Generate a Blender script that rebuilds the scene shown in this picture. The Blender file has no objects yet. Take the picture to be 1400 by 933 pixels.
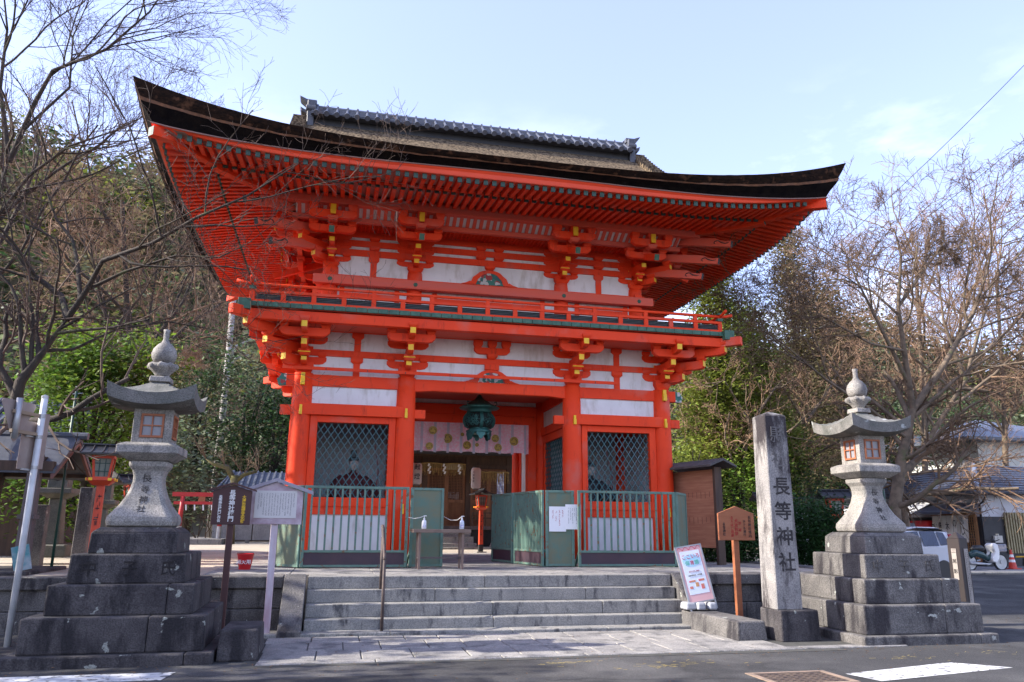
import bpy, math, random
from mathutils import Vector, Matrix, noise
S = bpy.context.scene
COL = S.collection
R = math.radians
PI = math.pi
random.seed(7)

# ------------------------------------------------------------------ camera
F_, YAW, PIT, ROLL = 1048.9, .2199, .2386, .0078
cam_loc = Vector((-3.016, -15.478, .682))
cyw, syw = math.cos(YAW), math.sin(YAW)
fw = Vector((syw * math.cos(PIT), cyw * math.cos(PIT), math.sin(PIT)))
rt = Vector((cyw, -syw, 0)); up = rt.cross(fw)
r2 = math.cos(ROLL) * rt + math.sin(ROLL) * up
u2 = -math.sin(ROLL) * rt + math.cos(ROLL) * up
cd = bpy.data.cameras.new('camera'); cam = bpy.data.objects.new('camera', cd); COL.objects.link(cam)
cd.sensor_width = 36; cd.lens = F_ / 1400 * 36; cd.clip_end = 2000; cd.clip_start = .05
m = Matrix(((r2.x, u2.x, -fw.x), (r2.y, u2.y, -fw.y), (r2.z, u2.z, -fw.z))).to_4x4()
m.translation = cam_loc; cam.matrix_world = m
S.camera = cam

# ------------------------------------------------------------------ sky, sun, exposure
SUN_AZ, SUN_EL = R(-86), R(33)          # azimuth clockwise from +Y
W = bpy.data.worlds.new('World'); S.world = W; W.use_nodes = True
nt = W.node_tree; bg = nt.nodes['Background']
sky = nt.nodes.new('ShaderNodeTexSky'); sky.sky_type = 'NISHITA'; sky.sun_disc = False
sky.sun_elevation = SUN_EL; sky.sun_rotation = SUN_AZ; sky.altitude = 100
sky.air_density = 1.0; sky.dust_density = .8; sky.ozone_density = 1.3
tc = nt.nodes.new('ShaderNodeTexCoord')
mp = nt.nodes.new('ShaderNodeMapping'); mp.inputs['Scale'].default_value = (1, 1, 2.6)
mp.inputs['Location'].default_value = (.62, .05, .3)
nz = nt.nodes.new('ShaderNodeTexNoise'); nz.inputs['Scale'].default_value = 3.2
nz.inputs['Detail'].default_value = 9; nz.inputs['Roughness'].default_value = .55
rp = nt.nodes.new('ShaderNodeValToRGB'); rp.color_ramp.elements[0].position = .50; rp.color_ramp.elements[1].position = .70
rp.color_ramp.elements[0].color = (0, 0, 0, 1); rp.color_ramp.elements[1].color = (.8, .8, .8, 1)
mx = nt.nodes.new('ShaderNodeMixRGB'); mx.inputs[2].default_value = (7.0, 7.2, 7.8, 1)
veil = nt.nodes.new('ShaderNodeMixRGB'); veil.inputs[0].default_value = .14; veil.inputs[2].default_value = (4.6, 5.3, 6.6, 1)
nt.links.new(tc.outputs['Generated'], mp.inputs[0]); nt.links.new(mp.outputs[0], nz.inputs['Vector'])
sep = nt.nodes.new('ShaderNodeSeparateXYZ'); nt.links.new(tc.outputs['Generated'], sep.inputs[0])
elv = nt.nodes.new('ShaderNodeMapRange'); elv.inputs[1].default_value = .30; elv.inputs[2].default_value = .52; elv.inputs[3].default_value = 1; elv.inputs[4].default_value = 0
nt.links.new(sep.outputs[2], elv.inputs[0])
mul = nt.nodes.new('ShaderNodeMath'); mul.operation = 'MULTIPLY'
nt.links.new(nz.outputs['Fac'], rp.inputs[0]); nt.links.new(rp.outputs[0], mul.inputs[0]); nt.links.new(elv.outputs[0], mul.inputs[1]); nt.links.new(mul.outputs[0], mx.inputs[0])
tint = nt.nodes.new('ShaderNodeMixRGB'); tint.blend_type = 'MULTIPLY'; tint.inputs[0].default_value = 1; tint.inputs[2].default_value = (.96, .862, 1.0, 1)
nt.links.new(sky.outputs[0], veil.inputs[1]); nt.links.new(veil.outputs[0], tint.inputs[1]); nt.links.new(tint.outputs[0], mx.inputs[1])
nt.links.new(mx.outputs[0], bg.inputs[0])
bg.inputs[1].default_value = .14
sl = bpy.data.lights.new('sun', 'SUN'); sl.energy = 3.5; sl.angle = R(.53); sl.color = (1, .93, .82)
so = bpy.data.objects.new('sun', sl); COL.objects.link(so)
sd = Vector((math.sin(SUN_AZ) * math.cos(SUN_EL), math.cos(SUN_AZ) * math.cos(SUN_EL), math.sin(SUN_EL)))
so.rotation_euler = sd.to_track_quat('Z', 'Y').to_euler(); so.location = sd * 60
S.view_settings.view_transform = 'Standard'; S.view_settings.look = 'None'
S.view_settings.gamma = 1; S.view_settings.use_curve_mapping = False
S.view_settings.exposure = 1.70
S.cycles.use_denoising = True
S.cycles.max_bounces = 8; S.cycles.diffuse_bounces = 4; S.cycles.transparent_max_bounces = 8
S.cycles.caustics_reflective = False; S.cycles.caustics_refractive = False

# ------------------------------------------------------------------ materials
MATS = {}
def hexmix(c, k): return tuple(min(1, x * k) for x in c)
def M(name, c1, c2=None, scale=2.0, rough=.6, bump=0., bscale=40., stretch=(1, 1, 1), lo=.35, hi=.65,
      spots=None, sscale=4., slo=.68, shi=.72, stain=None, stscale=1.2, stlo=.5, sthi=.7, metal=0., spec=.5, speck=0.,
      translucent=0., detail=6, island=0., emit=0.):
    if name in MATS: return MATS[name]
    mt = bpy.data.materials.new(name); mt.use_nodes = True; MATS[name] = mt
    t = mt.node_tree; b = t.nodes['Principled BSDF']; L = t.links.new
    b.inputs['Roughness'].default_value = rough; b.inputs['Metallic'].default_value = metal
    b.inputs['Specular IOR Level'].default_value = spec
    co = t.nodes.new('ShaderNodeTexCoord'); oi = t.nodes.new('ShaderNodeObjectInfo')
    ad = t.nodes.new('ShaderNodeVectorMath'); ad.operation = 'MULTIPLY_ADD'
    cmb = t.nodes.new('ShaderNodeCombineXYZ')
    for i in range(3): L(oi.outputs['Random'], cmb.inputs[i])
    L(cmb.outputs[0], ad.inputs[0]); ad.inputs[1].default_value = (13, 17, 11); L(co.outputs['Object'], ad.inputs[2])
    mpn = t.nodes.new('ShaderNodeMapping'); mpn.inputs['Scale'].default_value = stretch; L(ad.outputs[0], mpn.inputs[0])
    n1 = t.nodes.new('ShaderNodeTexNoise'); n1.inputs['Scale'].default_value = scale; n1.inputs['Detail'].default_value = detail
    n1.inputs['Roughness'].default_value = .6
    L(mpn.outputs[0], n1.inputs['Vector'])
    r1 = t.nodes.new('ShaderNodeValToRGB'); r1.color_ramp.elements[0].position = lo; r1.color_ramp.elements[1].position = hi
    c2 = c2 or hexmix(c1, .8)
    r1.color_ramp.elements[0].color = (*c1, 1); r1.color_ramp.elements[1].color = (*c2, 1)
    L(n1.outputs['Fac'], r1.inputs[0]); out = r1.outputs[0]
    def mixc(fac, col, blend='MIX'):
        nonlocal out
        x = t.nodes.new('ShaderNodeMixRGB'); x.blend_type = blend
        if isinstance(fac, float): x.inputs[0].default_value = fac
        else: L(fac, x.inputs[0])
        L(out, x.inputs[1])
        if isinstance(col, tuple): x.inputs[2].default_value = (*col, 1)
        else: L(col, x.inputs[2])
        out = x.outputs[0]
    if stain:
        mp2 = t.nodes.new('ShaderNodeMapping'); mp2.inputs['Scale'].default_value = (1, 1, .28); L(ad.outputs[0], mp2.inputs[0])
        n2 = t.nodes.new('ShaderNodeTexNoise'); n2.inputs['Scale'].default_value = stscale; n2.inputs['Detail'].default_value = 9
        n2.inputs['Roughness'].default_value = .65
        L(mp2.outputs[0], n2.inputs['Vector'])
        q = t.nodes.new('ShaderNodeMapRange'); q.inputs[1].default_value = stlo; q.inputs[2].default_value = sthi
        L(n2.outputs['Fac'], q.inputs[0]); mixc(q.outputs[0], stain)
    if spots:
        n3 = t.nodes.new('ShaderNodeTexNoise'); n3.inputs['Scale'].default_value = sscale; n3.inputs['Detail'].default_value = 4
        L(ad.outputs[0], n3.inputs['Vector'])
        q = t.nodes.new('ShaderNodeMapRange'); q.inputs[1].default_value = slo; q.inputs[2].default_value = shi
        L(n3.outputs['Fac'], q.inputs[0]); mixc(q.outputs[0], spots)
    if speck:
        n4 = t.nodes.new('ShaderNodeTexNoise'); n4.inputs['Scale'].default_value = 70; n4.inputs['Detail'].default_value = 3
        L(ad.outputs[0], n4.inputs['Vector'])
        r4 = t.nodes.new('ShaderNodeValToRGB'); r4.color_ramp.elements[0].position = .36; r4.color_ramp.elements[1].position = .62
        r4.color_ramp.elements[0].color = (.30, .30, .30, 1); r4.color_ramp.elements[1].color = (1.15, 1.15, 1.15, 1)
        L(n4.outputs['Fac'], r4.inputs[0]); mixc(float(speck), r4.outputs[0], 'MULTIPLY')
    if island:
        g = t.nodes.new('ShaderNodeNewGeometry'); hs = t.nodes.new('ShaderNodeHueSaturation')
        q = t.nodes.new('ShaderNodeMapRange'); q.inputs[3].default_value = 1 - island; q.inputs[4].default_value = 1 + island
        L(g.outputs['Random Per Island'], q.inputs[0]); L(q.outputs[0], hs.inputs['Value'])
        q2 = t.nodes.new('ShaderNodeMapRange'); q2.inputs[3].default_value = .5 - island * .04; q2.inputs[4].default_value = .5 + island * .03
        L(g.outputs['Random Per Island'], q2.inputs[0]); L(q2.outputs[0], hs.inputs['Hue'])
        L(out, hs.inputs['Color']); out = hs.outputs[0]
    L(out, b.inputs['Base Color'])
    if bump:
        nb = t.nodes.new('ShaderNodeTexNoise'); nb.inputs['Scale'].default_value = bscale; nb.inputs['Detail'].default_value = 5
        L(mpn.outputs[0], nb.inputs['Vector'])
        bp = t.nodes.new('ShaderNodeBump'); bp.inputs['Strength'].default_value = bump; bp.inputs['Distance'].default_value = .02
        L(nb.outputs['Fac'], bp.inputs['Height']); L(bp.outputs[0], b.inputs['Normal'])
    if translucent:
        tr = t.nodes.new('ShaderNodeBsdfTranslucent'); L(out, tr.inputs[0])
        ms = t.nodes.new('ShaderNodeMixShader'); ms.inputs[0].default_value = translucent
        o = t.nodes['Material Output']; L(b.outputs[0], ms.inputs[1]); L(tr.outputs[0], ms.inputs[2]); L(ms.outputs[0], o.inputs[0])
    return mt

RED = M('vermilion', (.82, .060, .012), (.72, .048, .011), scale=1.1, rough=.62, bump=.12, bscale=60, spec=.25, stain=(.42, .032, .012), stscale=6, stlo=.57, sthi=.72, spots=(.64, .11, .07), sscale=1.6, slo=.56, shi=.72)
REDF = M('vermilion_faded', (.68, .092, .042), (.58, .11, .075), scale=1.6, rough=.65, bump=.1, bscale=50, stretch=(.4, 1, 3))
YEL = M('yellow_paint', (.85, .52, .01), (.74, .43, .015), scale=4, rough=.5)
WHITE = M('plaster', (.72, .72, .72), (.62, .62, .62), scale=1.5, rough=.85, bump=.04, stain=(.44, .41, .36), stscale=4.5, stlo=.52, sthi=.74)
GREENC = M('green_paint', (.025, .085, .055), (.05, .14, .09), scale=9, rough=.55, bump=.2, bscale=30)
LATT = M('lattice_green', (.025, .12, .13), (.02, .09, .10), scale=5, rough=.5)
FEN = M('fence_green', (.12, .21, .165), (.08, .155, .125), scale=5, rough=.6, spots=(.14, .08, .04), sscale=14, slo=.60, shi=.66)
MESH = M('fence_board', (.10, .17, .13), (.15, .16, .10), scale=6, rough=.8, bump=.15, bscale=90, stain=(.16, .14, .08), stscale=2.5)
DKB = M('dark_kickboard', (.035, .022, .035), (.06, .03, .04), scale=3, rough=.6)
THT = M('thatch_top', (.19, .145, .095), (.05, .038, .028), scale=16, rough=1, spec=.05, bump=1., bscale=22, lo=.42, hi=.58)
THE = M('thatch_edge', (.034, .019, .013), (.010, .008, .008), scale=9, rough=1, spec=.08, bump=.6, bscale=60, stretch=(1, 1, 3), spots=(.10, .05, .03), sscale=6, slo=.58, shi=.68)
THB = M('thatch_edge_black', (.005, .004, .005), (.012, .009, .008), scale=6, rough=1, spec=.08, bump=.5, bscale=50, spots=(.03, .03, .04), sscale=3, slo=.7, shi=.8)
BARK = M('thatch_line', (.20, .085, .04), (.10, .05, .03), scale=12, rough=.9)
TILE = M('roof_tile', (.095, .105, .135), (.06, .068, .088), scale=6, rough=.42, bump=.15)
TILED = M('roof_tile_dark', (.045, .05, .065), (.075, .08, .095), scale=5, rough=.5, bump=.1)
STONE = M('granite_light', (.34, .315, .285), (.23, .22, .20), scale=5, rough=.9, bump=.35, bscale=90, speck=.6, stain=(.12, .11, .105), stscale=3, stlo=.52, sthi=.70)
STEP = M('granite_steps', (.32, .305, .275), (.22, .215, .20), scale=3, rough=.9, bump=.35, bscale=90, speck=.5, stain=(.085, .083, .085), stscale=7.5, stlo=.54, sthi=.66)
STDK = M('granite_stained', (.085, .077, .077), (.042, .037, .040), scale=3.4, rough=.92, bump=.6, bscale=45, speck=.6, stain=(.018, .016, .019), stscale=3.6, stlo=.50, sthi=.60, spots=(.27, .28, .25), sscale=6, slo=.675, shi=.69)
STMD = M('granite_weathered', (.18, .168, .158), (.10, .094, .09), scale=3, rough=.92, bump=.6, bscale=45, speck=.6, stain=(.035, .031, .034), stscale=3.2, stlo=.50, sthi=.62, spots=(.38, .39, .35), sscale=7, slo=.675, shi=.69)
PAVE = M('paving_stone', (.35, .33, .30), (.22, .21, .20), scale=2, rough=.9, bump=.4, bscale=60, speck=.5, stain=(.09, .09, .09), stscale=3, stlo=.5, sthi=.68)
ASPH = M('asphalt', (.070, .068, .067), (.040, .039, .040), scale=.9, rough=.9, stain=(.038, .037, .037), stscale=.5, stlo=.52, sthi=.56, bump=.7, bscale=160, speck=.5, spots=(.115, .11, .105), sscale=.7, slo=.5, shi=.65)
LINE = M('road_paint', (.62, .62, .60), (.40, .40, .40), scale=7, rough=.8, bump=.2, bscale=90, spots=(.12, .12, .12), sscale=14, slo=.56, shi=.62)
SAND = M('courtyard_sand', (.46, .40, .31), (.36, .31, .24), scale=1.5, rough=.95, bump=.4, bscale=80, speck=.3)
WOODD = M('dark_timber', (.085, .048, .03), (.045, .027, .018), scale=4, rough=.75, stretch=(3, 3, .4), bump=.2)
WOODB = M('brown_timber', (.26, .12, .055), (.16, .07, .033), scale=4, rough=.7, stretch=(3, 3, .4), bump=.15)
WOODT = M('table_top_wood', (.20, .14, .11), (.13, .09, .07), scale=4, rough=.7)
WOODG = M('grey_timber', (.13, .105, .10), (.08, .065, .065), scale=3, rough=.85, stretch=(6, 6, .4), bump=.3)
WOODO = M('orange_timber', (.34, .12, .05), (.27, .085, .035), scale=3, rough=.6, stretch=(1, 1, 4), bump=.1)
BLACK = M('black_paint', (.012, .012, .014), (.02, .02, .022), rough=.45)
INK = M('ink', (.02, .018, .02), (.035, .03, .03), rough=.9, spots=(.10, .095, .09), sscale=16, slo=.55, shi=.66)
STEEL = M('galvanised_steel', (.45, .46, .47), (.32, .33, .34), scale=5, rough=.45, metal=.6)
RUST = M('rusty_iron', (.055, .042, .04), (.10, .07, .06), scale=14, rough=.7, metal=.2, bump=.2)
WPAINT = M('white_paint', (.78, .78, .77), (.70, .70, .69), scale=3, rough=.4)
PAPER = M('white_paper', (.80, .80, .80), (.74, .74, .76), scale=3, rough=.8)

# ------------------------------------------------------------------ mesh builder
class MB:
    def __init__(s): s.v = []; s.f = []; s.m = []; s.M = None
    def add(s, vs, fs, mat=0):
        b = len(s.v)
        if s.M is not None: vs = [tuple(s.M @ Vector(q)) for q in vs]
        s.v += [tuple(q) for q in vs]
        s.f += [tuple(b + i for i in f) for f in fs]
        s.m += (mat if isinstance(mat, list) else [mat] * len(fs))
        return s
    def bz(s, x0, x1, y0, y1, z0, z1, mat=0):
        vs = [(x, y, z) for z in (z0, z1) for y in (y0, y1) for x in (x0, x1)]
        return s.add(vs, [(0, 2, 3, 1), (4, 5, 7, 6), (0, 1, 5, 4), (1, 3, 7, 5), (3, 2, 6, 7), (2, 0, 4, 6)], mat)
    def box(s, c, d, mat=0, rz=0, rx=0, ry=0):
        old = s.M
        T = Matrix.Translation(c) @ Matrix.Rotation(rz, 4, 'Z') @ Matrix.Rotation(ry, 4, 'Y') @ Matrix.Rotation(rx, 4, 'X')
        s.M = (old @ T) if old is not None else T
        s.bz(-d[0] / 2, d[0] / 2, -d[1] / 2, d[1] / 2, -d[2] / 2, d[2] / 2, mat); s.M = old
        return s
    def frus(s, cx, cy, z0, z1, w0, d0, w1, d1, mat=0, ox=0, oy=0):
        vs = []
        for z, w, d, a, b in ((z0, w0, d0, 0, 0), (z1, w1, d1, ox, oy)):
            vs += [(cx + a + sx * w / 2, cy + b + sy * d / 2, z) for sx, sy in ((-1, -1), (1, -1), (1, 1), (-1, 1))]
        return s.add(vs, [(3, 2, 1, 0), (4, 5, 6, 7), (0, 1, 5, 4), (1, 2, 6, 5), (2, 3, 7, 6), (3, 0, 4, 7)], mat)
    def tube(s, pts, rad, n=8, mat=0, caps=True):
        pts = [Vector(p) for p in pts]
        if not isinstance(rad, (list, tuple)): rad = [rad] * len(pts)
        vs = []; pr = None
        for i, p in enumerate(pts):
            d = (pts[min(i + 1, len(pts) - 1)] - pts[max(i - 1, 0)])
            if d.length < 1e-9: d = Vector((0, 0, 1))
            d.normalize()
            if pr is None:
                a = Vector((0, 0, 1)) if abs(d.z) < .9 else Vector((1, 0, 0)); pr = d.cross(a).normalized()
            else:
                pr = (pr - d * pr.dot(d)); pr = pr.normalized() if pr.length > 1e-6 else d.orthogonal().normalized()
            q = d.cross(pr)
            vs += [tuple(p + rad[i] * (math.cos(2 * PI * k / n) * pr + math.sin(2 * PI * k / n) * q)) for k in range(n)]
        fs = [(i * n + k, i * n + (k + 1) % n, (i + 1) * n + (k + 1) % n, (i + 1) * n + k) for i in range(len(pts) - 1) for k in range(n)]
        if caps: fs += [tuple(range(n))[::-1], tuple((len(pts) - 1) * n + k for k in range(n))]
        return s.add(vs, fs, mat)
    def lathe(s, prof, n=20, c=(0, 0), mat=0, sx=1, sy=1, rot=0):
        vs = [(c[0] + r * sx * math.cos(2 * PI * k / n + rot), c[1] + r * sy * math.sin(2 * PI * k / n + rot), z) for r, z in prof for k in range(n)]
        fs = [(i * n + k, i * n + (k + 1) % n, (i + 1) * n + (k + 1) % n, (i + 1) * n + k) for i in range(len(prof) - 1) for k in range(n)]
        fs += [tuple(range(n))[::-1], tuple((len(prof) - 1) * n + k for k in range(n))]
        return s.add(vs, fs, mat)
    def prism(s, poly, y0, y1, mat=0, side=None):      # polygon in XZ, extruded along Y
        n = len(poly)
        vs = [(x, y0, z) for x, z in poly] + [(x, y1, z) for x, z in poly]
        fs = [tuple(range(n)), tuple(range(n, 2 * n))[::-1]] + [((i + 1) % n, i, i + n, (i + 1) % n + n) for i in range(n)]
        ms = [mat, mat] + ([side[i] if side else mat for i in range(n)])
        return s.add(vs, fs, ms)
    def grid(s, fn, nu, nv, mat=0):
        vs = [fn(i / nu, j / nv) for j in range(nv + 1) for i in range(nu + 1)]
        fs = [(j * (nu + 1) + i, j * (nu + 1) + i + 1, (j + 1) * (nu + 1) + i + 1, (j + 1) * (nu + 1) + i) for j in range(nv) for i in range(nu)]
        return s.add(vs, fs, mat)
    def arm(s, L0, L1, z, w, h, mat=0, tip=None, cut=None):
        w = w * 1.12 if tip is not None else w   # boat-shaped bracket arm along local X from L0 to L1, top at z+h
        c = cut or min(.12, (L1 - L0) * .3); e = h * (.28 if tip is not None else .5)
        def end(x, sg):
            return [(x - sg * c, z), (x - sg * c * .45, z + e * .25), (x, z + e)]
        p = [*end(L1, 1), (L1, z + h), (L0, z + h)] + end(L0, -1)[::-1]
        side = [mat] * len(p)
        if tip is not None:
            side[2] = tip; side[4] = tip
        return s.prism(p, -w / 2, w / 2, mat, side)
    def block(s, x, y, z, w, h, mat=0):
        s.frus(x, y, z, z + h * .42, w * .68, w * .68, w, w, mat); s.frus(x, y, z + h * .42, z + h, w, w, w, w, mat); return s
    def build(s, name, mats, parent=None, loc=None, smooth=False, bevel=0, kind=None, seg=1):
        me = bpy.data.meshes.new(name); me.from_pydata(s.v, [], s.f)
        if not isinstance(mats, (list, tuple)): mats = [mats]
        for x in mats: me.materials.append(x)
        if len(mats) > 1: me.polygons.foreach_set('material_index', s.m)
        if smooth: me.polygons.foreach_set('use_smooth', [True] * len(s.f))
        me.update()
        o = bpy.data.objects.new(name, me); COL.objects.link(o)
        if loc is not None: o.location = loc
        if parent is not None: o.parent = parent
        if bevel:
            b = o.modifiers.new('bevel', 'BEVEL'); b.width = bevel; b.segments = seg; b.limit_method = 'ANGLE'; b.angle_limit = R(35)
        if kind: o['kind'] = kind
        return o

def tag(o, label, cat, group=None):
    o['label'] = label; o['category'] = cat
    if group: o['group'] = group
    return o
def thing(name, label, cat, loc=(0, 0, 0), rz=0, group=None):
    o = bpy.data.objects.new(name, None); COL.objects.link(o); o.location = loc; o.rotation_euler = (0, 0, rz)
    o.empty_display_size = .2
    return tag(o, label, cat, group)
def dup(root, loc=None, rz=None, label=None, group=None, scale=None):
    def cp(o, par):
        c = o.copy(); COL.objects.link(c)
        if par is not None: c.parent = par
        for ch in o.children: cp(ch, c)
        return c
    r = cp(root, None)
    if loc is not None: r.location = loc
    if rz is not None: r.rotation_euler = (0, 0, rz)
    if scale: r.scale = scale
    if label: r['label'] = label
    if group: r['group'] = group
    return r
def part_copy(o, parent, loc=None, rz=None, scale=None):
    c = o.copy(); COL.objects.link(c); c.parent = parent
    if loc is not None: c.location = loc
    if rz is not None: c.rotation_euler = (0, 0, rz)
    if scale is not None: c.scale = scale
    return c
def text(body, size, loc, mat, parent=None, name='lettering', rot=(PI / 2, 0, 0), vertical=True, sp=1.0, extrude=.002, off=.0, sx=1., shear=0., tilt=None, align='CENTER'):
    if vertical: body = '\n'.join(body)
    c = bpy.data.curves.new('lettering', 'FONT'); c.body = body; c.size = size; c.space_line = sp
    c.align_x = align; c.align_y = 'CENTER'; c.extrude = extrude; c.offset = off; c.shear = shear; c.resolution_u = 3
    t = bpy.data.objects.new('lettering', c); COL.objects.link(t)
    dg = bpy.context.evaluated_depsgraph_get(); me = bpy.data.meshes.new_from_object(t.evaluated_get(dg))
    bpy.data.objects.remove(t); bpy.data.curves.remove(c)
    from mathutils import Euler
    T = Matrix.Translation(loc) @ Euler(rot).to_matrix().to_4x4() @ Matrix.Diagonal((sx, 1, 1, 1))
    if tilt is not None: T = tilt @ T
    me.transform(T); me.materials.clear(); me.materials.append(mat)
    o = bpy.data.objects.new(name, me); COL.objects.link(o)
    if parent is not None: o.parent = parent
    return o
def strokes(mb, x0, x1, z0, z1, cols, rows, y, w=.5, h=.6, jit=.3, seed=1, mat=0, skip=.15):
    """rows of tiny brush marks standing for writing too small to read, on a face looking to -Y"""
    rr = random.Random(seed); cw = (x1 - x0) / cols; ch = (z1 - z0) / rows
    for i in range(cols):
        n = rows if rr.random() > .4 else int(rows * rr.uniform(.5, .95))
        for j in range(n):
            if rr.random() < skip: continue
            cx = x0 + (i + .5) * cw; cz = z1 - (j + .5) * ch
            for k in range(3):
                a = cx + rr.uniform(-.3, .3) * cw * w; b = cz + rr.uniform(-.35, .35) * ch
                if rr.random() < .5: mb.bz(a - cw * w * .35, a + cw * w * .35, y - .001, y, b - ch * .05, b + ch * .05, mat)
                else: mb.bz(a - cw * .06, a + cw * .06, y - .0012, y - .0002, b - ch * h * .4, b + ch * h * .4, mat)
    return mb
# ================================================================== GROUND
G = -.70
def struct(o): o['kind'] = 'structure'; return o
b = MB(); b.grid(lambda u, v: (-500 + 1000 * u, -60 + 760 * v, G), 4, 4)
struct(b.build('road', ASPH))
b = MB(); b.bz(-60, 5.9, -3.5, 40, -.9, -.004); struct(b.build('courtyard_ground', SAND))
# granite platform front and its paving, with retaining wall blocks
b = MB(); random.seed(3)
def blocks(mb, x0, x1, y0, y1, z0, z1, wmin, wmax, gap=.004, mat=0):
    x = x0
    while x < x1 - .01:
        w = random.uniform(wmin, wmax); e = min(x + w, x1)
        if x1 - e < wmin * .4: e = x1
        mb.bz(x + gap / 2, e - gap / 2, y0 + random.uniform(-.004, .004), y1, z0, z1, mat); x = e
blocks(b, -12, -3.66, -3.90, -3.45, -.16, 0, 1.2, 1.9); blocks(b, -12, -3.66, -3.84, -3.46, -.43, -.165, .8, 1.4); blocks(b, -12, -3.66, -3.86, -3.46, -.72, -.435, .8, 1.4)
blocks(b, 2.10, 5.95, -3.90, -3.45, -.16, 0, 1.2, 1.9); blocks(b, 2.10, 5.95, -3.84, -3.46, -.43, -.165, .8, 1.4); blocks(b, 2.10, 5.95, -3.86, -3.46, -.72, -.435, .8, 1.4)
b.bz(5.5, 5.95, -3.44, 40, -.72, 0.02)
struct(b.build('retaining_wall', STMD, bevel=.012))
b = MB()
for i in range(8):                      # platform paving slabs under the gate
    x = -4.8 + i * 1.2
    for j in range(9):
        y = -3.44 + j * 1.05
        b.bz(x + .004, x + 1.196, y + .004, y + 1.046, -.10, .004 + random.uniform(0, .003))
struct(b.build('stone_platform', PAVE, bevel=.006))
st = thing('stone_steps', 'worn granite steps leading up to the red gate', 'steps', (0, -4, -.68))
for k, (z1, y0) in enumerate([(.0, -3.98), (-.17, -4.12), (-.34, -4.34), (-.51, -4.56)]):
    b = MB(); random.seed(20 + k)
    blocks(b, -3.33, 2.09, y0 + 4, -3.4 + 4 if k == 0 else y0 + 4.3, z1 + .68 - .172, z1 + .68, 1.6, 2.6, .005)
    b.build('step', STEP, st, bevel=.012, seg=2)
b = MB(); blocks(b, -3.9, 2.2, -.84, -.55, -.05, .035, 1.2, 2.); b.build('kerb_stone', STEP, st, bevel=.01)
# sloping side slabs of the stairs
for nm, x0, x1, lb in (('stair_side_slab', -3.64, -3.35, 'flat grey granite slab sloping beside the left end of the steps'),
                       ('stair_side_slab', 2.11, 2.42, 'flat grey granite slab sloping behind the pink folding signboard')):
    b = MB(); b.add([(x0, -4.86, G), (x1, -4.86, G), (x1, -4.86, G + .08), (x0, -4.86, G + .08), (x0, -3.94, .03), (x1, -3.94, .03), (x0, -3.94, G), (x1, -3.94, G)],
                    [(0, 1, 2, 3), (3, 2, 5, 4), (0, 3, 4, 6), (1, 7, 5, 2), (4, 5, 7, 6)])
    tag(b.build(nm, STMD, bevel=.008), lb, 'stone slab')
# paving in front of the steps
b = MB(); random.seed(5)
for row, (y0, y1) in enumerate([(-5.30, -4.85), (-5.95, -5.30), (-6.62, -5.95)]):
    x = -3.75 + row * .02
    while x < 2.35 + .0:
        w = random.uniform(.42, .62) if row != 1 else random.uniform(.4, .56)
        e = min(x + w, 2.4); b.bz(x + .006, e - .006, y0 + .006, y1 - .006, G - .1, G + .012 + random.uniform(0, .006)); x = e
x = -3.72
while x < 5.2:
    w = random.uniform(.9, 1.5); e = min(x + w, 5.2) ; y = -6.80 + (x + 3.7) * .01
    if x < 2.9: b.bz(x + .005, e - .005, y, y + .17, G - .1, G + .014)
    x = e
struct(b.build('stone_paving', PAVE, bevel=.008))
b = MB(); b.bz(-3.85, 3.0, -6.9, -4.7, G - .1, G + .004); b.bz(2.4, 3.4, -6.7, -3.9, G - .1, G + .006)
struct(b.build('paving_bed', M('paving_joint', (.07, .068, .06), (.045, .045, .04), scale=8, rough=.95, bump=.3)))
# road markings
b = MB(); b.add([(-12, -7.02, G + .004), (-4.42, -7.02, G + .004), (-4.48, -7.42, G + .004), (-12, -7.42, G + .004)], [(0, 3, 2, 1)]); struct(b.build('stop_line', LINE))
b = MB(); b.add([(2.0, -8.26, G + .004), (3.55, -7.86, G + .004), (3.98, -8.26, G + .004), (2.1, -8.66, G + .004)], [(0, 3, 2, 1)]); struct(b.build('painted_patch', LINE))
b = MB(); b.add([(5.2, -9.6, G + .004), (9.6, -8.9, G + .004), (9.8, -9.1, G + .004), (5.4, -9.9, G + .004)], [(0, 3, 2, 1)]); struct(b.build('road_edge_line', LINE))
b = MB(); b.bz(9, 40, 7.0, 7.25, G, G + .06); b.bz(6.2, 9.0, 3.8, 4.0, G, G + .07); struct(b.build('kerb', STEP, bevel=.01))
b = MB(); b.grid(lambda u, v: (9 + 31 * u, 7.25 + 10 * v, G + .05), 2, 2); struct(b.build('pavement', M('pavement_concrete', (.25, .25, .26), (.18, .18, .19), scale=1.2, rough=.9, bump=.2)))
mh = thing('manhole_cover', 'brown steel square manhole cover sunk in the asphalt', 'manhole cover', (1.45, -8.36, G))
b = MB()
for a in ((-.43, .43, -.30, -.25), (-.43, .43, .25, .30), (-.43, -.37, -.25, .25), (.37, .43, -.25, .25)): b.bz(*a, -.02, .008)
b.build('frame', M('manhole_frame', (.30, .21, .15), (.2, .15, .11), scale=9, rough=.8), mh)
b = MB(); b.bz(-.365, .365, -.245, .245, -.02, .005)
for i in range(9):
    for j in range(6): b.bz(-.34 + i * .078, -.30 + i * .078, -.22 + j * .078, -.18 + j * .078, .005, .009)
b.build('lid', M('manhole_lid', (.05, .035, .03), (.10, .07, .05), scale=7, rough=.75), mh)
b = MB(); rc = random.Random(31)
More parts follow.
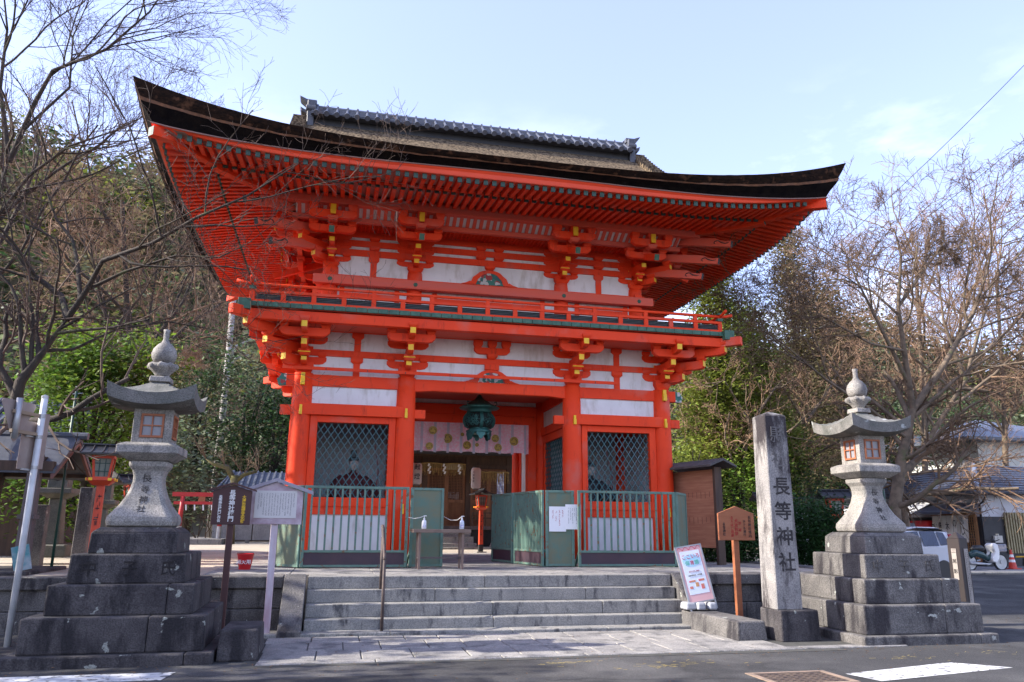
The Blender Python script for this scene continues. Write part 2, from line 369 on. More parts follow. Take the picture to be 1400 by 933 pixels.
for (x, y, a, n) in ((-6, -7.3, .05, 60), (-1, -8.0, -.12, 50), (3.0, -7.1, .25, 40), (5.8, -6.2, .9, 40), (7.5, -4.5, .4, 60), (.6, -7.0, 1.2, 14)):
    for i in range(n):
        L = rc.uniform(.05, .12); a2 = a + rc.gauss(0, .45); x2, y2 = x + math.cos(a2) * L, y + math.sin(a2) * L; w = rc.uniform(.002, .006)
        b.add([(x, y - w, G + .002), (x2, y2 - w, G + .002), (x2, y2 + w, G + .002), (x, y + w, G + .002)], [(0, 1, 2, 3)]); x, y = x2, y2
struct(b.build('road_cracks', M('crack_dark', (.012, .012, .012), rough=1)))
b = MB(); b.add([(5.0, -8.3, G + .002), (12, -6.9, G + .002), (12, -5.4, G + .002), (6.2, -6.9, G + .002)], [(0, 1, 2, 3)]); b.add([(-7, -8.2, G + .002), (-2.2, -8.05, G + .002), (-2.2, -7.5, G + .002), (-7, -7.6, G + .002)], [(0, 1, 2, 3)])
struct(b.build('road_patch', M('asphalt_patch', (.048, .047, .048), (.034, .033, .034), scale=1.5, rough=.95, bump=.7, bscale=170, speck=.5)))
# yellow chalk survey marks on the asphalt
b = MB(); random.seed(9)
for cx, cy, n in ((-.55, -7.15, 26), (.35, -7.5, 30), (.9, -7.4, 14), (3.3, -7.5, 18), (4.6, -7.3, 14)):
    for i in range(n):
        x = cx + random.gauss(0, .22); y = cy + random.gauss(0, .09); a = random.uniform(-.5, .7); L = random.uniform(.03, .09); w = .004
        dx, dy = math.cos(a) * L, math.sin(a) * L
        b.add([(x, y - w, G + .004), (x + dx, y + dy - w, G + .004), (x + dx, y + dy + w, G + .004), (x, y + w, G + .004)], [(0, 1, 2, 3)])
struct(b.build('road_chalk_marks', M('yellow_chalk', (.55, .42, .10), (.3, .24, .1), scale=14, rough=.9)))

# ================================================================== GATE
q, p, o_, u = 3.78, 1.75, 1.09, .377
D = 4.8; ym = D / 2; qu = q - u; D2 = D - u
gate = thing('shrine_gate', 'large two-storey vermilion gate with black thatched roof at the top of the granite steps', 'gate')
def part(mb, name, mats, parent=gate, **k): return mb.build(name, mats, parent, **k)
# ---- columns
cr = .20
def col_mb(h, r):
    m = MB(); m.lathe([(r * 1.0, .06), (r * 1.03, h * .35), (r * .99, h * .8), (r * .93, h)], 28)
    return m
base = MB(); base.lathe([(.34, 0), (.34, .03), (.27, .075), (.22, .08)], 24)
xs = (-q, -p, p, q); ys = (0, ym, D)
first = None
for j, y in enumerate(ys):
    for i, x in enumerate(xs):
        if first is None:
            first = part(col_mb(3.62, cr), 'column', RED, smooth=True); first.location = (x, y, 0)
            bs = base.build('column_base', STEP, first, smooth=False)
        else:
            c = part_copy(first, gate, (x, y, 0)); part_copy(bs, c)
for x in xs:                           # yellow capped beam ends on the front columns
    for z, w in ((2.78, .055), ) + (((3.36, .08),) if abs(x) > 2 else ()) + ((.92, .05),):
        b = MB(); b.bz(x - w / 2, x + w / 2, -cr - .06, -cr + .03, z, z + (.11 if z < 3 else .14)); b.bz(x - w / 2 + .003, x + w / 2 - .003, -cr - .045, -cr + .03, z + .112 + (.03 if z > 3 else 0), z + .19 + (.05 if z > 3 else 0))
        part(b, 'beam_end_fitting', YEL, bevel=.004)
# ---- horizontal members and wall infill, front / back / sides
def wall_bay(x0, x1, z, front=True):
    pass
def panel_z(x0, x1, y, z0, z1, t=.05): return MB().bz(x0, x1, y - t / 2, y + t / 2, z0, z1)
for yy, sg in ((0, -1), (D, 1)):
    b = MB(); b.bz(-q - .32, q + .32, yy - .075, yy + .075, 3.37, 3.60); part(b, 'head_tie_beam', RED, bevel=.006)
    for s in (-1, 1):
        x0, x1 = sorted((s * (p + .02), s * (q - .02)))
        b = MB(); b.bz(x0, x1, yy + sg * .13 - .06, yy + sg * .13 + .06, 2.79, 3.01); b.bz(x0 - .42, x1 + .42, yy - .06, yy + .06, 2.80, 2.98); part(b, 'lintel_beam', RED, bevel=.006)
        part(panel_z(x0 + .15, x1 - .15, yy + sg * .01, 3.0, 3.39), 'plaster_panel', WHITE)
        a0, a1 = x0 + .17, x1 - .17
        f = MB(); fy0, fy1 = sorted((yy + sg * .10, yy - sg * .03))
        l0, l1 = (-3.45, -2.07) if s < 0 else (2.06, 3.45)
        f.bz(a0, l0, fy0, fy1, .9, 2.785); f.bz(l1, a1, fy0, fy1, .9, 2.785); f.bz(l0, l1, fy0, fy1, 2.66, 2.785); f.bz(l0, l1, fy0, fy1, .9, 1.22)
        f.bz(l0 - .05, l1 + .05, yy + sg * .115 - .01, yy + sg * .115 + .01, 1.05, 1.058)
        f.bz(a0, a1, fy0, fy1, 0.0, .16); f.bz(a0, l0 - .02, fy0, fy1, .16, .9); f.bz(l1 + .02, a1, fy0, fy1, .16, .9)
        fr = part(f, 'window_frame', RED, bevel=.005)
        if sg > 0:
            part(panel_z(l0, l1, yy, 1.22, 2.66), 'plaster_panel', WHITE)
        part(panel_z(l0 - .04, l1 + .04, yy + sg * .045, .14, .905), 'plaster_panel', WHITE)
def lattice(l0, l1, z0, z1, px=.134, pz=.2, w=.0075):
    m = MB(); sl_ = (pz / 2) / (px / 2)
    H = z1 - z0; Wd = l1 - l0
    for sgn, yo in ((1, .0), (-1, .012)):
        k = -int(H / pz) - 2
        while True:
            # line z = z0 + sgn*sl*(x - xk)
            xk = l0 + k * px
            if xk > l1 + H / sl_ + px: break
            pts = []
            xa, xb = (xk, xk + H / sl_) if sgn > 0 else (xk, xk - H / sl_)
            lo_, hi_ = sorted((xa, xb)); c0, c1 = max(lo_, l0), min(hi_, l1)
            if c1 - c0 > .005:
                za, zb = z0 + sgn * sl_ * (c0 - xk), z0 + sgn * sl_ * (c1 - xk)
                an = math.atan2(zb - za, c1 - c0); ln = math.hypot(zb - za, c1 - c0)
                m.box(((c0 + c1) / 2, yo, (za + zb) / 2), (ln, .011, w * 2), 0, ry=-an)
            k += 1
    return m
for s in (-1, 1):
    l0, l1 = (-3.45, -2.07) if s < 0 else (2.06, 3.45)
    b = lattice(l0, l1, 1.22, 2.66); part(b, 'window_lattice', LATT, loc=(0, -.01, 0))
    # inner side windows of the passage (lattice) and their frames, then the rear half walls
    for k in range(2):
        xx = s * p; y0, y1 = k * ym + .18, (k + 1) * ym - .18
        f = MB(); f.bz(xx - .05, xx + .05, y0, y1, 0, .5); f.bz(xx - .05, xx + .05, y0, y0 + .14, .5, 2.79); f.bz(xx - .05, xx + .05, y1 - .14, y1, .5, 2.79); f.bz(xx - .05, xx + .05, y0 + .14, y1 - .14, 2.62, 2.79)
        f.bz(xx - .04, xx + .04, y0 + .14, y1 - .14, .5, 1.1)
        f.bz(xx - .09, xx + .09, y0 - .05, y1 + .05, 2.795, 2.98); f.bz(xx - .07, xx + .07, y0, y1, 3.37, 3.60)
        part(f, 'window_frame', RED, bevel=.005)
        part(MB().bz(xx - .02, xx + .02, y0, y1, 2.97, 3.38), 'plaster_panel', WHITE)
        if k == 0:
            lt = lattice(0, y1 - y0 - .28, 1.1, 2.62); lo = part(lt, 'window_lattice', LATT, loc=(xx, y0 + .14, 0)); lo.rotation_euler = (0, 0, PI / 2)
        else: part(MB().bz(xx - .02, xx + .02, y0 + .14, y1 - .14, 1.1, 2.62), 'plaster_panel', WHITE)
        # outer side walls
        xx = s * q
        for w_, e_, z0_, z1_ in ((.06, 0, 0, .16), (.06, 0, .9, 1.1), (.09, .05, 2.79, 3.01), (.075, .17, 3.372, 3.598)):
            part(MB().bz(xx - w_, xx + w_, y0 - e_, y1 + e_, z0_, z1_), 'side_rail', RED, bevel=.005)
        part(MB().bz(xx - .025, xx + .025, y0 - .05, y1 + .05, .14, 3.38), 'plaster_panel', WHITE)
    # middle partition of each side bay and dark ceiling
    x0, x1 = sorted((s * p, s * q))
    part(MB().bz(x0 + .1, x1 - .1, ym - .03, ym + .03, 0, 3.5), 'plaster_panel', M('plaster_shaded', (.46, .46, .48), (.38, .38, .40), scale=2, rough=.9))  # white plaster with the shade inside the bay put into its colour
    part(MB().bz(x0 + .1, x1 - .1, .08, D - .08, .10, .9), 'statue_floor', WOODD)
part(MB().bz(-q, q, .05, D - .05, 3.605, 3.68), 'ceiling_boards', REDF)
# passage: rainbow beam at the front, frame and beams at the middle row
b = MB(); b.prism([(-1.6, 3.34), (-1.2, 3.375), (1.2, 3.375), (1.6, 3.34), (1.6, 3.60), (-1.6, 3.60)], -.082, .082); part(b, 'passage_beam', RED, bevel=.008)
b = MB(); b.bz(-1.57, 1.57, ym - .1, ym + .1, 3.06, 3.26); b.bz(-1.57, 1.57, ym - .12, ym + .12, 3.262, 3.5)
b.bz(-1.56, -1.36, ym - .13, ym + .13, 0, 3.06); b.bz(1.36, 1.56, ym - .13, ym + .13, 0, 3.06); part(b, 'passage_frame', RED, bevel=.008)
b = MB(); b.bz(-1.57, 1.57, D - .1, D + .1, 3.06, 3.5); part(b, 'passage_beam', RED, bevel=.008)
b = MB(); b.bz(-1.57, 1.57, ym - .06, ym - .05, 3.49, 3.61); part(b, 'plaster_panel', WHITE)
# conduit tube with small lamps running across the column tops
b = MB(); b.bz(-4.0, 2.68, -.262, -.238, 3.655, 3.72); part(b, 'lighting_strip', RED, bevel=.004)
for x in (-3.35, -2.55, -1.8, -.9, -.2, .6, 1.3, 2.2): part(MB().bz(x - .006, x + .006, -.275, -.262, 3.665, 3.70), 'bracket_clip', BLACK)

# ---- bracket sets
def bracket_low():
    m = MB()
    m.frus(0, 0, 0, .10, .26, .26, .36, .36); m.frus(0, 0, .10, .20, .36, .36, .36, .36)
    return m
def set_arms(m, dirang, steps, tipmat=1, k=1., cross=True, zt=0, w=.10, last=True):
    """arms reaching outward along dirang from the column: steps = [(reach, z, h)]"""
    T0 = Matrix.Rotation(dirang, 4, 'Z')
    for i, (rch, z, h) in enumerate(steps):
        m.M = T0; m.arm(-.15, rch * k, z, w, h, 0, tipmat); 
        m.block((rch - .06) * k, 0, z + h - .005, .17, .10, 0)
        m.M = None
def crossarm(m, dirang, dist, z, half, w=.10, h=.12, blocks_=True, bh=.10, n=3):
    T = Matrix.Rotation(dirang, 4, 'Z') @ Matrix.Translation((dist, 0, 0)) @ Matrix.Rotation(PI / 2, 4, 'Z')
    m.M = T; m.arm(-half, half, z, w, h, 0, None, cut=.14)
    if blocks_:
        for t in ((-half + .09, 0, half - .09) if n == 3 else (-half + .09, half - .09)): m.block(t, 0, z + h - .004, .18, bh, 0)
    m.M = None
# lower set, z measured from the column top (3.62)
LOWS = [(.42, .14, .17), (.75, .38, .17), (1.09, .64, .17)]
def low_set(dirs, walls):
    m = bracket_low()
    for a, k in dirs:
        set_arms(m, a, LOWS, k=k)
        if k == 1:
            crossarm(m, a, .74, .585, .47, w=.12, h=.165, bh=.11)
            m.M = Matrix.Rotation(a, 4, 'Z'); m.block(.40, 0, .28, .22, .11, 0); m.bz(.455, .52, -.115, .115, .33, .352, 1); m.M = None
    for a in walls:                       # arms lying in the wall plane
        crossarm(m, a, 0, .185, .42, w=.11, h=.15); crossarm(m, a, 0, .60, .42, w=.11, h=.15)
    return m
FR, BK, LF, RT = -PI / 2, PI / 2, PI, 0.
def place(fn_mb, name, spots):
    f0 = None
    for x, y, z in spots:
        if f0 is None: f0 = part(fn_mb, name, [RED, YEL, GREENC, WHITE, REDF], bevel=.006); f0.location = (x, y, z)
        else: part_copy(f0, gate, (x, y, z))
Z1 = 3.62
place(low_set([(FR, 1)], [FR]), 'bracket_set', [(-p, 0, Z1), (p, 0, Z1)])
place(low_set([(BK, 1)], [BK]), 'bracket_set', [(-p, D, Z1), (p, D, Z1)])
place(low_set([(LF, 1)], [LF]), 'bracket_set', [(-q, ym, Z1)])
place(low_set([(RT, 1)], [RT]), 'bracket_set', [(q, ym, Z1)])
for sx, sy, x, y in ((-1, -1, -q, 0), (1, -1, q, 0), (-1, 1, -q, D), (1, 1, q, D)):
    fx = LF if sx < 0 else RT; fy = FR if sy < 0 else BK
    dg_ = math.atan2(sy, sx)
    m = low_set([(fx, 1), (fy, 1)], [fx, fy])
    set_arms(m, dg_, [(.55, .14, .18), (1.02, .38, .18), (1.5, .64, .18)], k=1, w=.13)
    place(m, 'corner_bracket_set', [(x, y, Z1)])
# wall above the tie beam: plaster with ties, struts and frog-leg struts
def upper_strip(x0, x1, y0, y1, z0, z1, ties, name='plaster_panel'):
    pass
for yy in (0, D):
    part(MB().bz(-q, q, yy - .03, yy + .03, 3.60, 4.56), 'plaster_panel', WHITE)
    b = MB(); b.bz(-q - .1, q + .1, yy - .065, yy + .065, 3.985, 4.115); part(b, 'wall_tie', RED, bevel=.005)
    b = MB(); b.bz(-q - .1, q + .1, yy - .07, yy + .07, 4.49, 4.66); part(b, 'wall_tie', RED, bevel=.005)
for xx in (-q, q):
    part(MB().bz(xx - .03, xx + .03, 0, D, 3.60, 4.56), 'plaster_panel', WHITE)
    b = MB(); b.bz(xx - .064, xx + .064, -.1, D + .1, 3.987, 4.113); b.bz(xx - .068, xx + .068, -.1, D + .1, 4.492, 4.658); part(b, 'wall_tie', RED, bevel=.005)
def strut_mb(z0, z1, w=.13, bw=.24, bh=.10):
    m = MB(); m.bz(-w / 2, w / 2, -.055, .055, z0, z1 - bh); m.frus(0, 0, z1 - bh - .03, z1 - bh + .01, w, .12, bw, .16); m.bz(-bw / 2, bw / 2, -.08, .08, z1 - bh + .01, z1); return m
f0 = None
for x, y, rz in [(s * 2.765, yy, 0) for s in (-1, 1) for yy in (0, D)] + [(s * q, t, PI / 2) for s in (-1, 1) for t in (ym / 2, ym * 1.5)]:
    m = strut_mb(3.60, 3.985); m2 = strut_mb(4.115, 4.49); m.add(m2.v, m2.f)
    if f0 is None: f0 = part(m, 'strut', RED, bevel=.005); f0.location = (x, y, 0)
    else: part_copy(f0, gate, (x, y, 0), rz)
# frog-leg strut: red outline with painted carving
CARV = bpy.data.materials.new('painted_carving'); CARV.use_nodes = True
t = CARV.node_tree; bb = t.nodes['Principled BSDF']; bb.inputs['Roughness'].default_value = .6
c_ = t.nodes.new('ShaderNodeTexCoord'); w_ = t.nodes.new('ShaderNodeTexVoronoi'); w_.inputs['Scale'].default_value = 14
r_ = t.nodes.new('ShaderNodeValToRGB'); r_.color_ramp.interpolation = 'CONSTANT'
for i, (ps, cl) in enumerate(((0, (.02, .11, .10)), (.3, (.45, .45, .42)), (.5, (.03, .16, .12)), (.72, (.30, .03, .03)), (.86, (.03, .05, .14)))):
    e = r_.color_ramp.elements[i] if i < 2 else r_.color_ramp.elements.new(ps); e.position = ps; e.color = (*cl, 1)
t.links.new(c_.outputs['Object'], w_.inputs['Vector']); t.links.new(w_.outputs['Color'], r_.inputs[0]); t.links.new(r_.outputs[0], bb.inputs['Base Color'])
def frog(y, z0, w, h, parent=gate):
    out = []; inn = []
    N = 12
    for i in range(N + 1):
        a = PI * i / N; cx = -math.cos(a); sn = math.sin(a)
        xo = cx * w * (.5 if sn > .5 else .5 + (.5 - sn) * .35); out.append((xo, z0 + h * min(1, sn ** .55 if sn > 0 else 0)))
        inn.append((cx * w * (.36 + (.5 - min(sn, .5)) * .22), z0 + h * .80 * (sn ** .6 if sn > 0 else 0)))
    m = MB()
    for i in range(N):
        a, b_, c, d = out[i], out[i + 1], inn[i + 1], inn[i]
        vs = [(v_[0], yy_, v_[1]) for yy_ in (y - .06, y + .0) for v_ in (a, b_, c, d)]
        m.add(vs, [(3, 2, 1, 0), (4, 5, 6, 7), (0, 1, 5, 4), (2, 3, 7, 6)])
    for s in (-1, 1): m.prism([(s * w * .62, z0), (s * w * .95, z0), (s * w * .8, z0 + h * .08), (s * w * .66, z0 + h * .22), (s * w * .58, z0 + h * .1)][::(1 if s < 0 else -1)], y - .055, y)
    f = m.build('frog_leg_strut', RED, parent)
    g = MB(); g.prism([(x, z) for x, z in inn], y - .045, y - .02); g.build('painted_carving', CARV, f)
    g = MB(); g.lathe([(.0, -.012), (w * .09, -.012), (w * .09, 0), (0, .0)], 14); gg = g.build('crest_disc', M('crest_red', (.30, .03, .03), rough=.6), f); gg.location = (0, y - .046, z0 + h * .5); gg.rotation_euler = (PI / 2, 0, 0)
    return f
frog(-.03, 3.60, .62, .27)
m = MB(); m.M = Matrix.Translation((0, -.05, 0)); m.bz(-.15, .15, -.06, .06, 3.87, 3.985); m.arm(-.38, .38, 4.20, .11, .14); 
m.M = None
for x in (-.3, 0, .3): m.block(x, -.05, 4.335, .19, .155)
m.block(0, -.05, 4.10, .22, .10); part(m, 'strut', RED, bevel=.005)
# ---- balcony
def ring(mb, o, w, z0, z1, mat=0, qq=q, dd=D):
    """square ring of beams whose outer face stands o beyond the column grid"""
    mb.bz(-qq - o, qq + o, -o, -o + w, z0, z1, mat); mb.bz(-qq - o, qq + o, dd + o - w, dd + o, z0, z1, mat)
    mb.bz(-qq - o, -qq - o + w, -o + w, dd + o - w, z0, z1, mat); mb.bz(qq + o - w, qq + o, -o + w, dd + o - w, z0, z1, mat); return mb
b = ring(MB(), 1.06, .15, 4.42, 4.61); part(b, 'balcony_beam', RED, bevel=.006)
for s in (-1, 1):
    for yy in (0, D):
        sy = -1 if yy == 0 else 1; b = MB()
        b.M = Matrix.Translation((s * (q + 1.0), yy + sy * 1.0, 4.52)) @ Matrix.Rotation(math.atan2(sy, s), 4, 'Z'); b.bz(-.2, .42, -.075, .075, -.09, .09)
        b.M = None; part(b, 'balcony_hip_beam', RED, bevel=.006)
b = MB(); b.bz(-q - .95, q + .95, -.95, D + .95, 4.612, 4.64); part(b, 'balcony_soffit', REDF)
b = MB(); b.bz(-q - .93, q + .93, -.93, -.03, 4.50, 4.515); b.bz(-q - .93, q + .93, D + .03, D + .93, 4.50, 4.515); b.bz(-q - .93, -q - .07, -.03, D + .03, 4.50, 4.515); b.bz(q + .07, q + .93, -.03, D + .03, 4.50, 4.515); part(b, 'balcony_soffit', REDF)
b = MB(); b.bz(-q - 1.08, q + 1.08, -1.08, D + 1.08, 4.642, 4.70); part(b, 'balcony_floor', REDF)
b = MB(); n = 48; Lx = 2 * (q + o_); 
for i in range(n):
    x = -q - o_ + Lx * i / n; b.bz(x + .004, x + Lx / n - .004, -o_ - .03, -o_ + .2, 4.645, 4.735); b.bz(x + .004, x + Lx / n - .004, D + o_ - .2, D + o_ + .03, 4.645, 4.735)
n = 36; Ly = D + 2 * o_
for i in range(n):
    y = -o_ + Ly * i / n; b.bz(-q - o_ - .03, -q - o_ + .2, y + .004, y + Ly / n - .004, 4.647, 4.733); b.bz(q + o_ - .2, q + o_ + .03, y + .004, y + Ly / n - .004, 4.647, 4.733)
for s in (-1, 1):
    for sy in (-1, 1):
        X_, Y_ = s * (q + o_), (-o_ if sy < 0 else D + o_)
        b.bz(X_ - .11, X_ + .11, Y_ - .11, Y_ + .11, 4.56, 4.76)
part(b, 'balcony_floor_edge', GREENC, bevel=.004)
ro = 1.02
rail = part(ring(MB(), ro, .07, 4.737, 4.80), 'balcony_railing', RED, bevel=.004)
b = ring(MB(), ro, .06, 4.935, 4.99); part(b, 'rail', RED, rail, bevel=.004)
b = MB()
e = .26; zr = 5.10
for yy in (-ro + .03, D + ro - .03):
    b.tube([(-q - ro - e, yy, zr + .05), (-q - ro - e * .4, yy, zr + .01), (-q - ro, yy, zr), (q + ro, yy, zr), (q + ro + e * .4, yy, zr + .01), (q + ro + e, yy, zr + .05)], .032, 8)
for xx in (-q - ro + .03, q + ro - .03):
    b.tube([(xx, -ro - e, zr + .055), (xx, -ro - e * .4, zr + .012), (xx, -ro, zr + .004), (xx, D + ro, zr + .004), (xx, D + ro + e * .4, zr + .012), (xx, D + ro + e, zr + .055)], .031, 8)
part(b, 'rail', RED, rail, smooth=True)
n = 17; X0 = -q - ro + .035; dx = 2 * (q + ro - .035) / n
pp = None
def post(x, y, tall):
    global pp
    m = MB(); m.bz(-.045, .045, -.03, .03, 4.80, 4.935)
    if tall: m.bz(-.04, .04, -.028, .028, 4.99, 5.09)
    return part(m, 'railing_post', RED, rail, loc=(x, y, 0), bevel=.003)
tallm = post(X0, -ro + .035, True); shortm = post(X0 + dx, -ro + .035, False)
for i in range(2, n + 1): part_copy(tallm if i % 2 == 0 or i == n else shortm, rail, (X0 + i * dx, -ro + .035, 0))
for i in range(0, n + 1): part_copy(tallm if i % 2 == 0 or i == n else shortm, rail, (X0 + i * dx, D + ro - .035, 0))
ny = 12; dy = (D + 2 * ro - .07) / ny
for s in (-1, 1):
    for i in range(1, ny): part_copy(tallm if i % 2 == 0 else shortm, rail, (s * (q + ro - .035), -ro + .035 + i * dy, 0), PI / 2)
for s in (-1, 1):
    for yy in (-ro + .035, D + ro - .035): b = MB(); b.bz(s * (q + ro - .035) - .06, s * (q + ro - .035) + .06, yy - .06, yy + .06, 4.99, 5.055); b.bz(s * (q + ro - .035) - .05, s * (q + ro - .035) + .05, yy - .05, yy + .05, 5.135, 5.17); part(b, 'corner_cap', GREENC, rail, bevel=.004)
b = MB()
for k in range(4):
    z = 4.82 + k * .03
    for yy in (-ro + .035, D + ro - .035): b.tube([(-q - ro, yy, z), (q + ro, yy, z)], .007, 5)
    for xx in (-q - ro + .035, q + ro - .035): b.tube([(xx, -ro, z), (xx, D + ro, z)], .007, 5)
part(b, 'railing_wires', M('wire_grey', (.10, .12, .12), rough=.5), rail)
b = ring(MB(), ro - .10, .02, 4.74, 4.93); part(b, 'railing_backboard', M('black_board', (.012, .018, .018), (.02, .03, .03), rough=.7), rail)

# ---- upper storey
ur = .165; xsu = (-qu, -1.636, 1.636, qu)
f0 = None
for y in (u, ym, D2):
    for x in xsu:
        if y == ym and abs(x) < 3: continue
        if f0 is None:
            m = MB(); m.lathe([(ur, 4.70), (ur, 5.9), (ur * .95, 6.0)], 24); f0 = part(m, 'upper_column', RED, smooth=True); f0.location = (x, y, 0)
        else: part_copy(f0, gate, (x, y, 0))
for yy, sg in ((u, -1), (D2, 1)):
    part(MB().bz(-qu, qu, yy - .03, yy + .03, 4.70, 6.9), 'plaster_panel', WHITE)
    b = MB(); b.bz(-qu - .34, qu + .34, yy + sg * .20 - .07, yy + sg * .20 + .07, 5.57, 5.76); part(b, 'long_tie_beam', REDF, bevel=.008)
    for x in xsu:
        b = MB(); b.M = Matrix.Translation((x, yy + sg * .272, 5.665)) @ Matrix.Rotation(-sg * PI / 2, 4, 'X'); b.lathe([(.045, -.01), (.05, 0), (.03, .012), (.0, .02)], 6)
        b.M = None; part(b, 'nail_cover', GREENC)
    b = MB(); b.bz(-qu - .2, qu + .2, yy - .07, yy + .07, 5.75, 5.84); part(b, 'tie_beam', RED, bevel=.005)
    for z0, z1 in ((6.28, 6.42), (6.495, 6.63), (6.70, 6.84)):
        b = MB(); b.bz(-qu - .1, qu + .1, yy - .065, yy + .065, z0, z1); part(b, 'wall_tie', RED, bevel=.005)
    b = MB()
    for x0, x1 in ((-3.15, -2.0), (-1.2, 1.2), (2.0, 3.15)):
        for xx in (x0, x1): b.bz(xx - .05, xx + .05, yy - .06, yy + .06, 4.7, 5.57)
        b.bz(x0, x1, yy - .055, yy + .055, 5.36, 5.46)
    part(b, 'wall_frame', RED)
    b = MB(); b.bz(-1.1, 1.1, yy + sg * .05 - .012, yy + sg * .05 + .012, 5.33, 5.35); b.bz(2.1, 3.05, yy + sg * .05 - .012, yy + sg * .05 + .012, 5.33, 5.35); b.bz(-3.05, -2.1, yy + sg * .05 - .012, yy + sg * .05 + .012, 5.33, 5.35); part(b, 'window_trim', YEL)
for xx in (-qu, qu):
    part(MB().bz(xx - .03, xx + .03, u, D2, 4.70, 6.9), 'plaster_panel', WHITE)
    s = 1 if xx > 0 else -1
    b = MB(); b.bz(xx + s * .2 - .07, xx + s * .2 + .07, u - .12, D2 + .12, 5.572, 5.758); part(b, 'long_tie_beam', REDF, bevel=.008)
    b = MB(); b.bz(xx - .07, xx + .07, u - .2, D2 + .2, 5.752, 5.838)
    for z0, z1 in ((6.282, 6.418), (6.497, 6.628), (6.702, 6.838)): b.bz(xx - .064, xx + .064, u - .1, D2 + .1, z0, z1)
    part(b, 'wall_tie', RED)
sp_ = bk_ = None
for y in (u, D2):
    yo = -.02 if y < 1 else .02
    for s in (-1, 1):
        if sp_ is None: sp_ = part(strut_mb(5.84, 6.28, .13, .22), 'strut', RED, bevel=.004, loc=(s * 2.52, y, 0))
        else: part_copy(sp_, gate, (s * 2.52, y, 0))
    for x, z, h in [(s * 2.52, z, .085) for s in (-1, 1) for z in (6.415, 6.625)] + [(x, z, .085) for x in (-.2, .2) for z in (6.415, 6.625)] + [(0, 6.19, .085)]:
        if bk_ is None: bk_ = part(MB().block(0, 0, 0, .22, .085), 'bearing_block', RED, bevel=.004, loc=(x, y + yo, z))
        else: part_copy(bk_, gate, (x, y + yo, z))
frog(u - .03, 5.84, .66, .34)
# upper bracket sets
def up_set(dirs, walls, diag=False):
    m = MB(); m.frus(0, 0, 0, .07, .25, .25, .34, .34); m.frus(0, 0, .07, .15, .34, .34, .34, .34)
    for a, k in dirs:
        m.M = Matrix.Rotation(a, 4, 'Z')
        m.arm(-.15, .36 * k, .08, .10, .14, 0, 1); m.block(.30 * k, 0, .215, .19, .10, 0); m.bz(.34 * k, .40 * k, -.10, .10, .262, .284, 1)
        m.arm(-.15, .62 * k, .32, .10, .14, 0, 1)
        m.M = None
        # tail rafter
        m.M = Matrix.Rotation(a, 4, 'Z') @ Matrix.Translation((1.34 * k, 0, .34)) @ Matrix.Rotation(math.atan(.36 / k), 4, 'Y')
        m.bz(-1.5 * k, 0, -.055, .055, -.07, .07, [0, 0, 0, 2, 0, 0])
        m.M = Matrix.Rotation(a, 4, 'Z')
        m.block(.72 * k, 0, .58, .2, .08, 0)
        m.arm(.5 * k, 1.20 * k, .72, .10, .14, 0, 1)
        if k == 1: m.bz(1.17, 1.205, -.052, .052, .73, .93, 1)
        m.M = None
        if k == 1:
            crossarm(m, a, .73, .50, .47, w=.12, h=.15, bh=.09); crossarm(m, a, 1.06, .68, .47, w=.12, h=.16, bh=.13)
            m.M = Matrix.Rotation(a, 4, 'Z'); m.block(1.06, 0, .62, .2, .09, 4); m.M = None
    for a in walls:
        for z in (.13, .41, .62): crossarm(m, a, 0, z, .40, h=.11, bh=.08)
    return m
Z2 = 6.0
place(up_set([(FR, 1)], [FR]), 'bracket_set', [(-1.636, u, Z2), (1.636, u, Z2)])
place(up_set([(BK, 1)], [BK]), 'bracket_set', [(-1.636, D2, Z2), (1.636, D2, Z2)])
place(up_set([(LF, 1)], [LF]), 'bracket_set', [(-qu, ym, Z2)])
place(up_set([(RT, 1)], [RT]), 'bracket_set', [(qu, ym, Z2)])
for sx, sy, x, y in ((-1, -1, -qu, u), (1, -1, qu, u), (-1, 1, -qu, D2), (1, 1, qu, D2)):
    fx = LF if sx < 0 else RT; fy = FR if sy < 0 else BK
    m = up_set([(fx, 1), (fy, 1)], [fx, fy]); dg_ = math.atan2(sy, sx)
    m.M = Matrix.Rotation(dg_, 4, 'Z')
    for rch, z in ((.52, .08), (.9, .32)): m.arm(-.1, rch, z, .11, .14, 0, 1); m.block(rch - .08, 0, z + .135, .19, .09, 0)
    m.M = None
    place(m, 'corner_bracket_set', [(x, y, Z2)])
    for rch, z in ((2.0, .36), (1.62, .06 + .02), (2.3, .70)):
        t_ = MB(); t_.M = Matrix.Translation((x, y, Z2)) @ Matrix.Rotation(dg_, 4, 'Z') @ Matrix.Translation((rch, 0, z)) @ Matrix.Rotation(.22, 4, 'Y')
        t_.prism([(-1.7, -.08), (-.02, -.09), (0, -.09), (0, .05), (-.12, .03), (-.25, .045), (-.35, .09), (-1.7, .09)], -.06, .06, 0, [0, 0, 2, 0, 0, 0, 0, 0])
        t_.M = None; tr_ = part(t_, 'tail_rafter', [REDF, YEL, INK], bevel=.004)
        for side in (-1, 1):
            w_ = MB(); w_.M = Matrix.Translation((x, y, Z2)) @ Matrix.Rotation(dg_, 4, 'Z') @ Matrix.Translation((rch, 0, z)) @ Matrix.Rotation(.22, 4, 'Y')
            w_.tube([(-.05, side * .0615, .0), (-.13, side * .0615, -.02), (-.22, side * .0615, .0), (-.30, side * .0615, .04), (-.36, side * .0615, .02), (-.38, side * .0615, -.02), (-.34, side * .0615, -.04)], [.006, .012, .016, .012, .012, .012, .008], 5)
            w_.build('painted_scroll', INK, tr_)
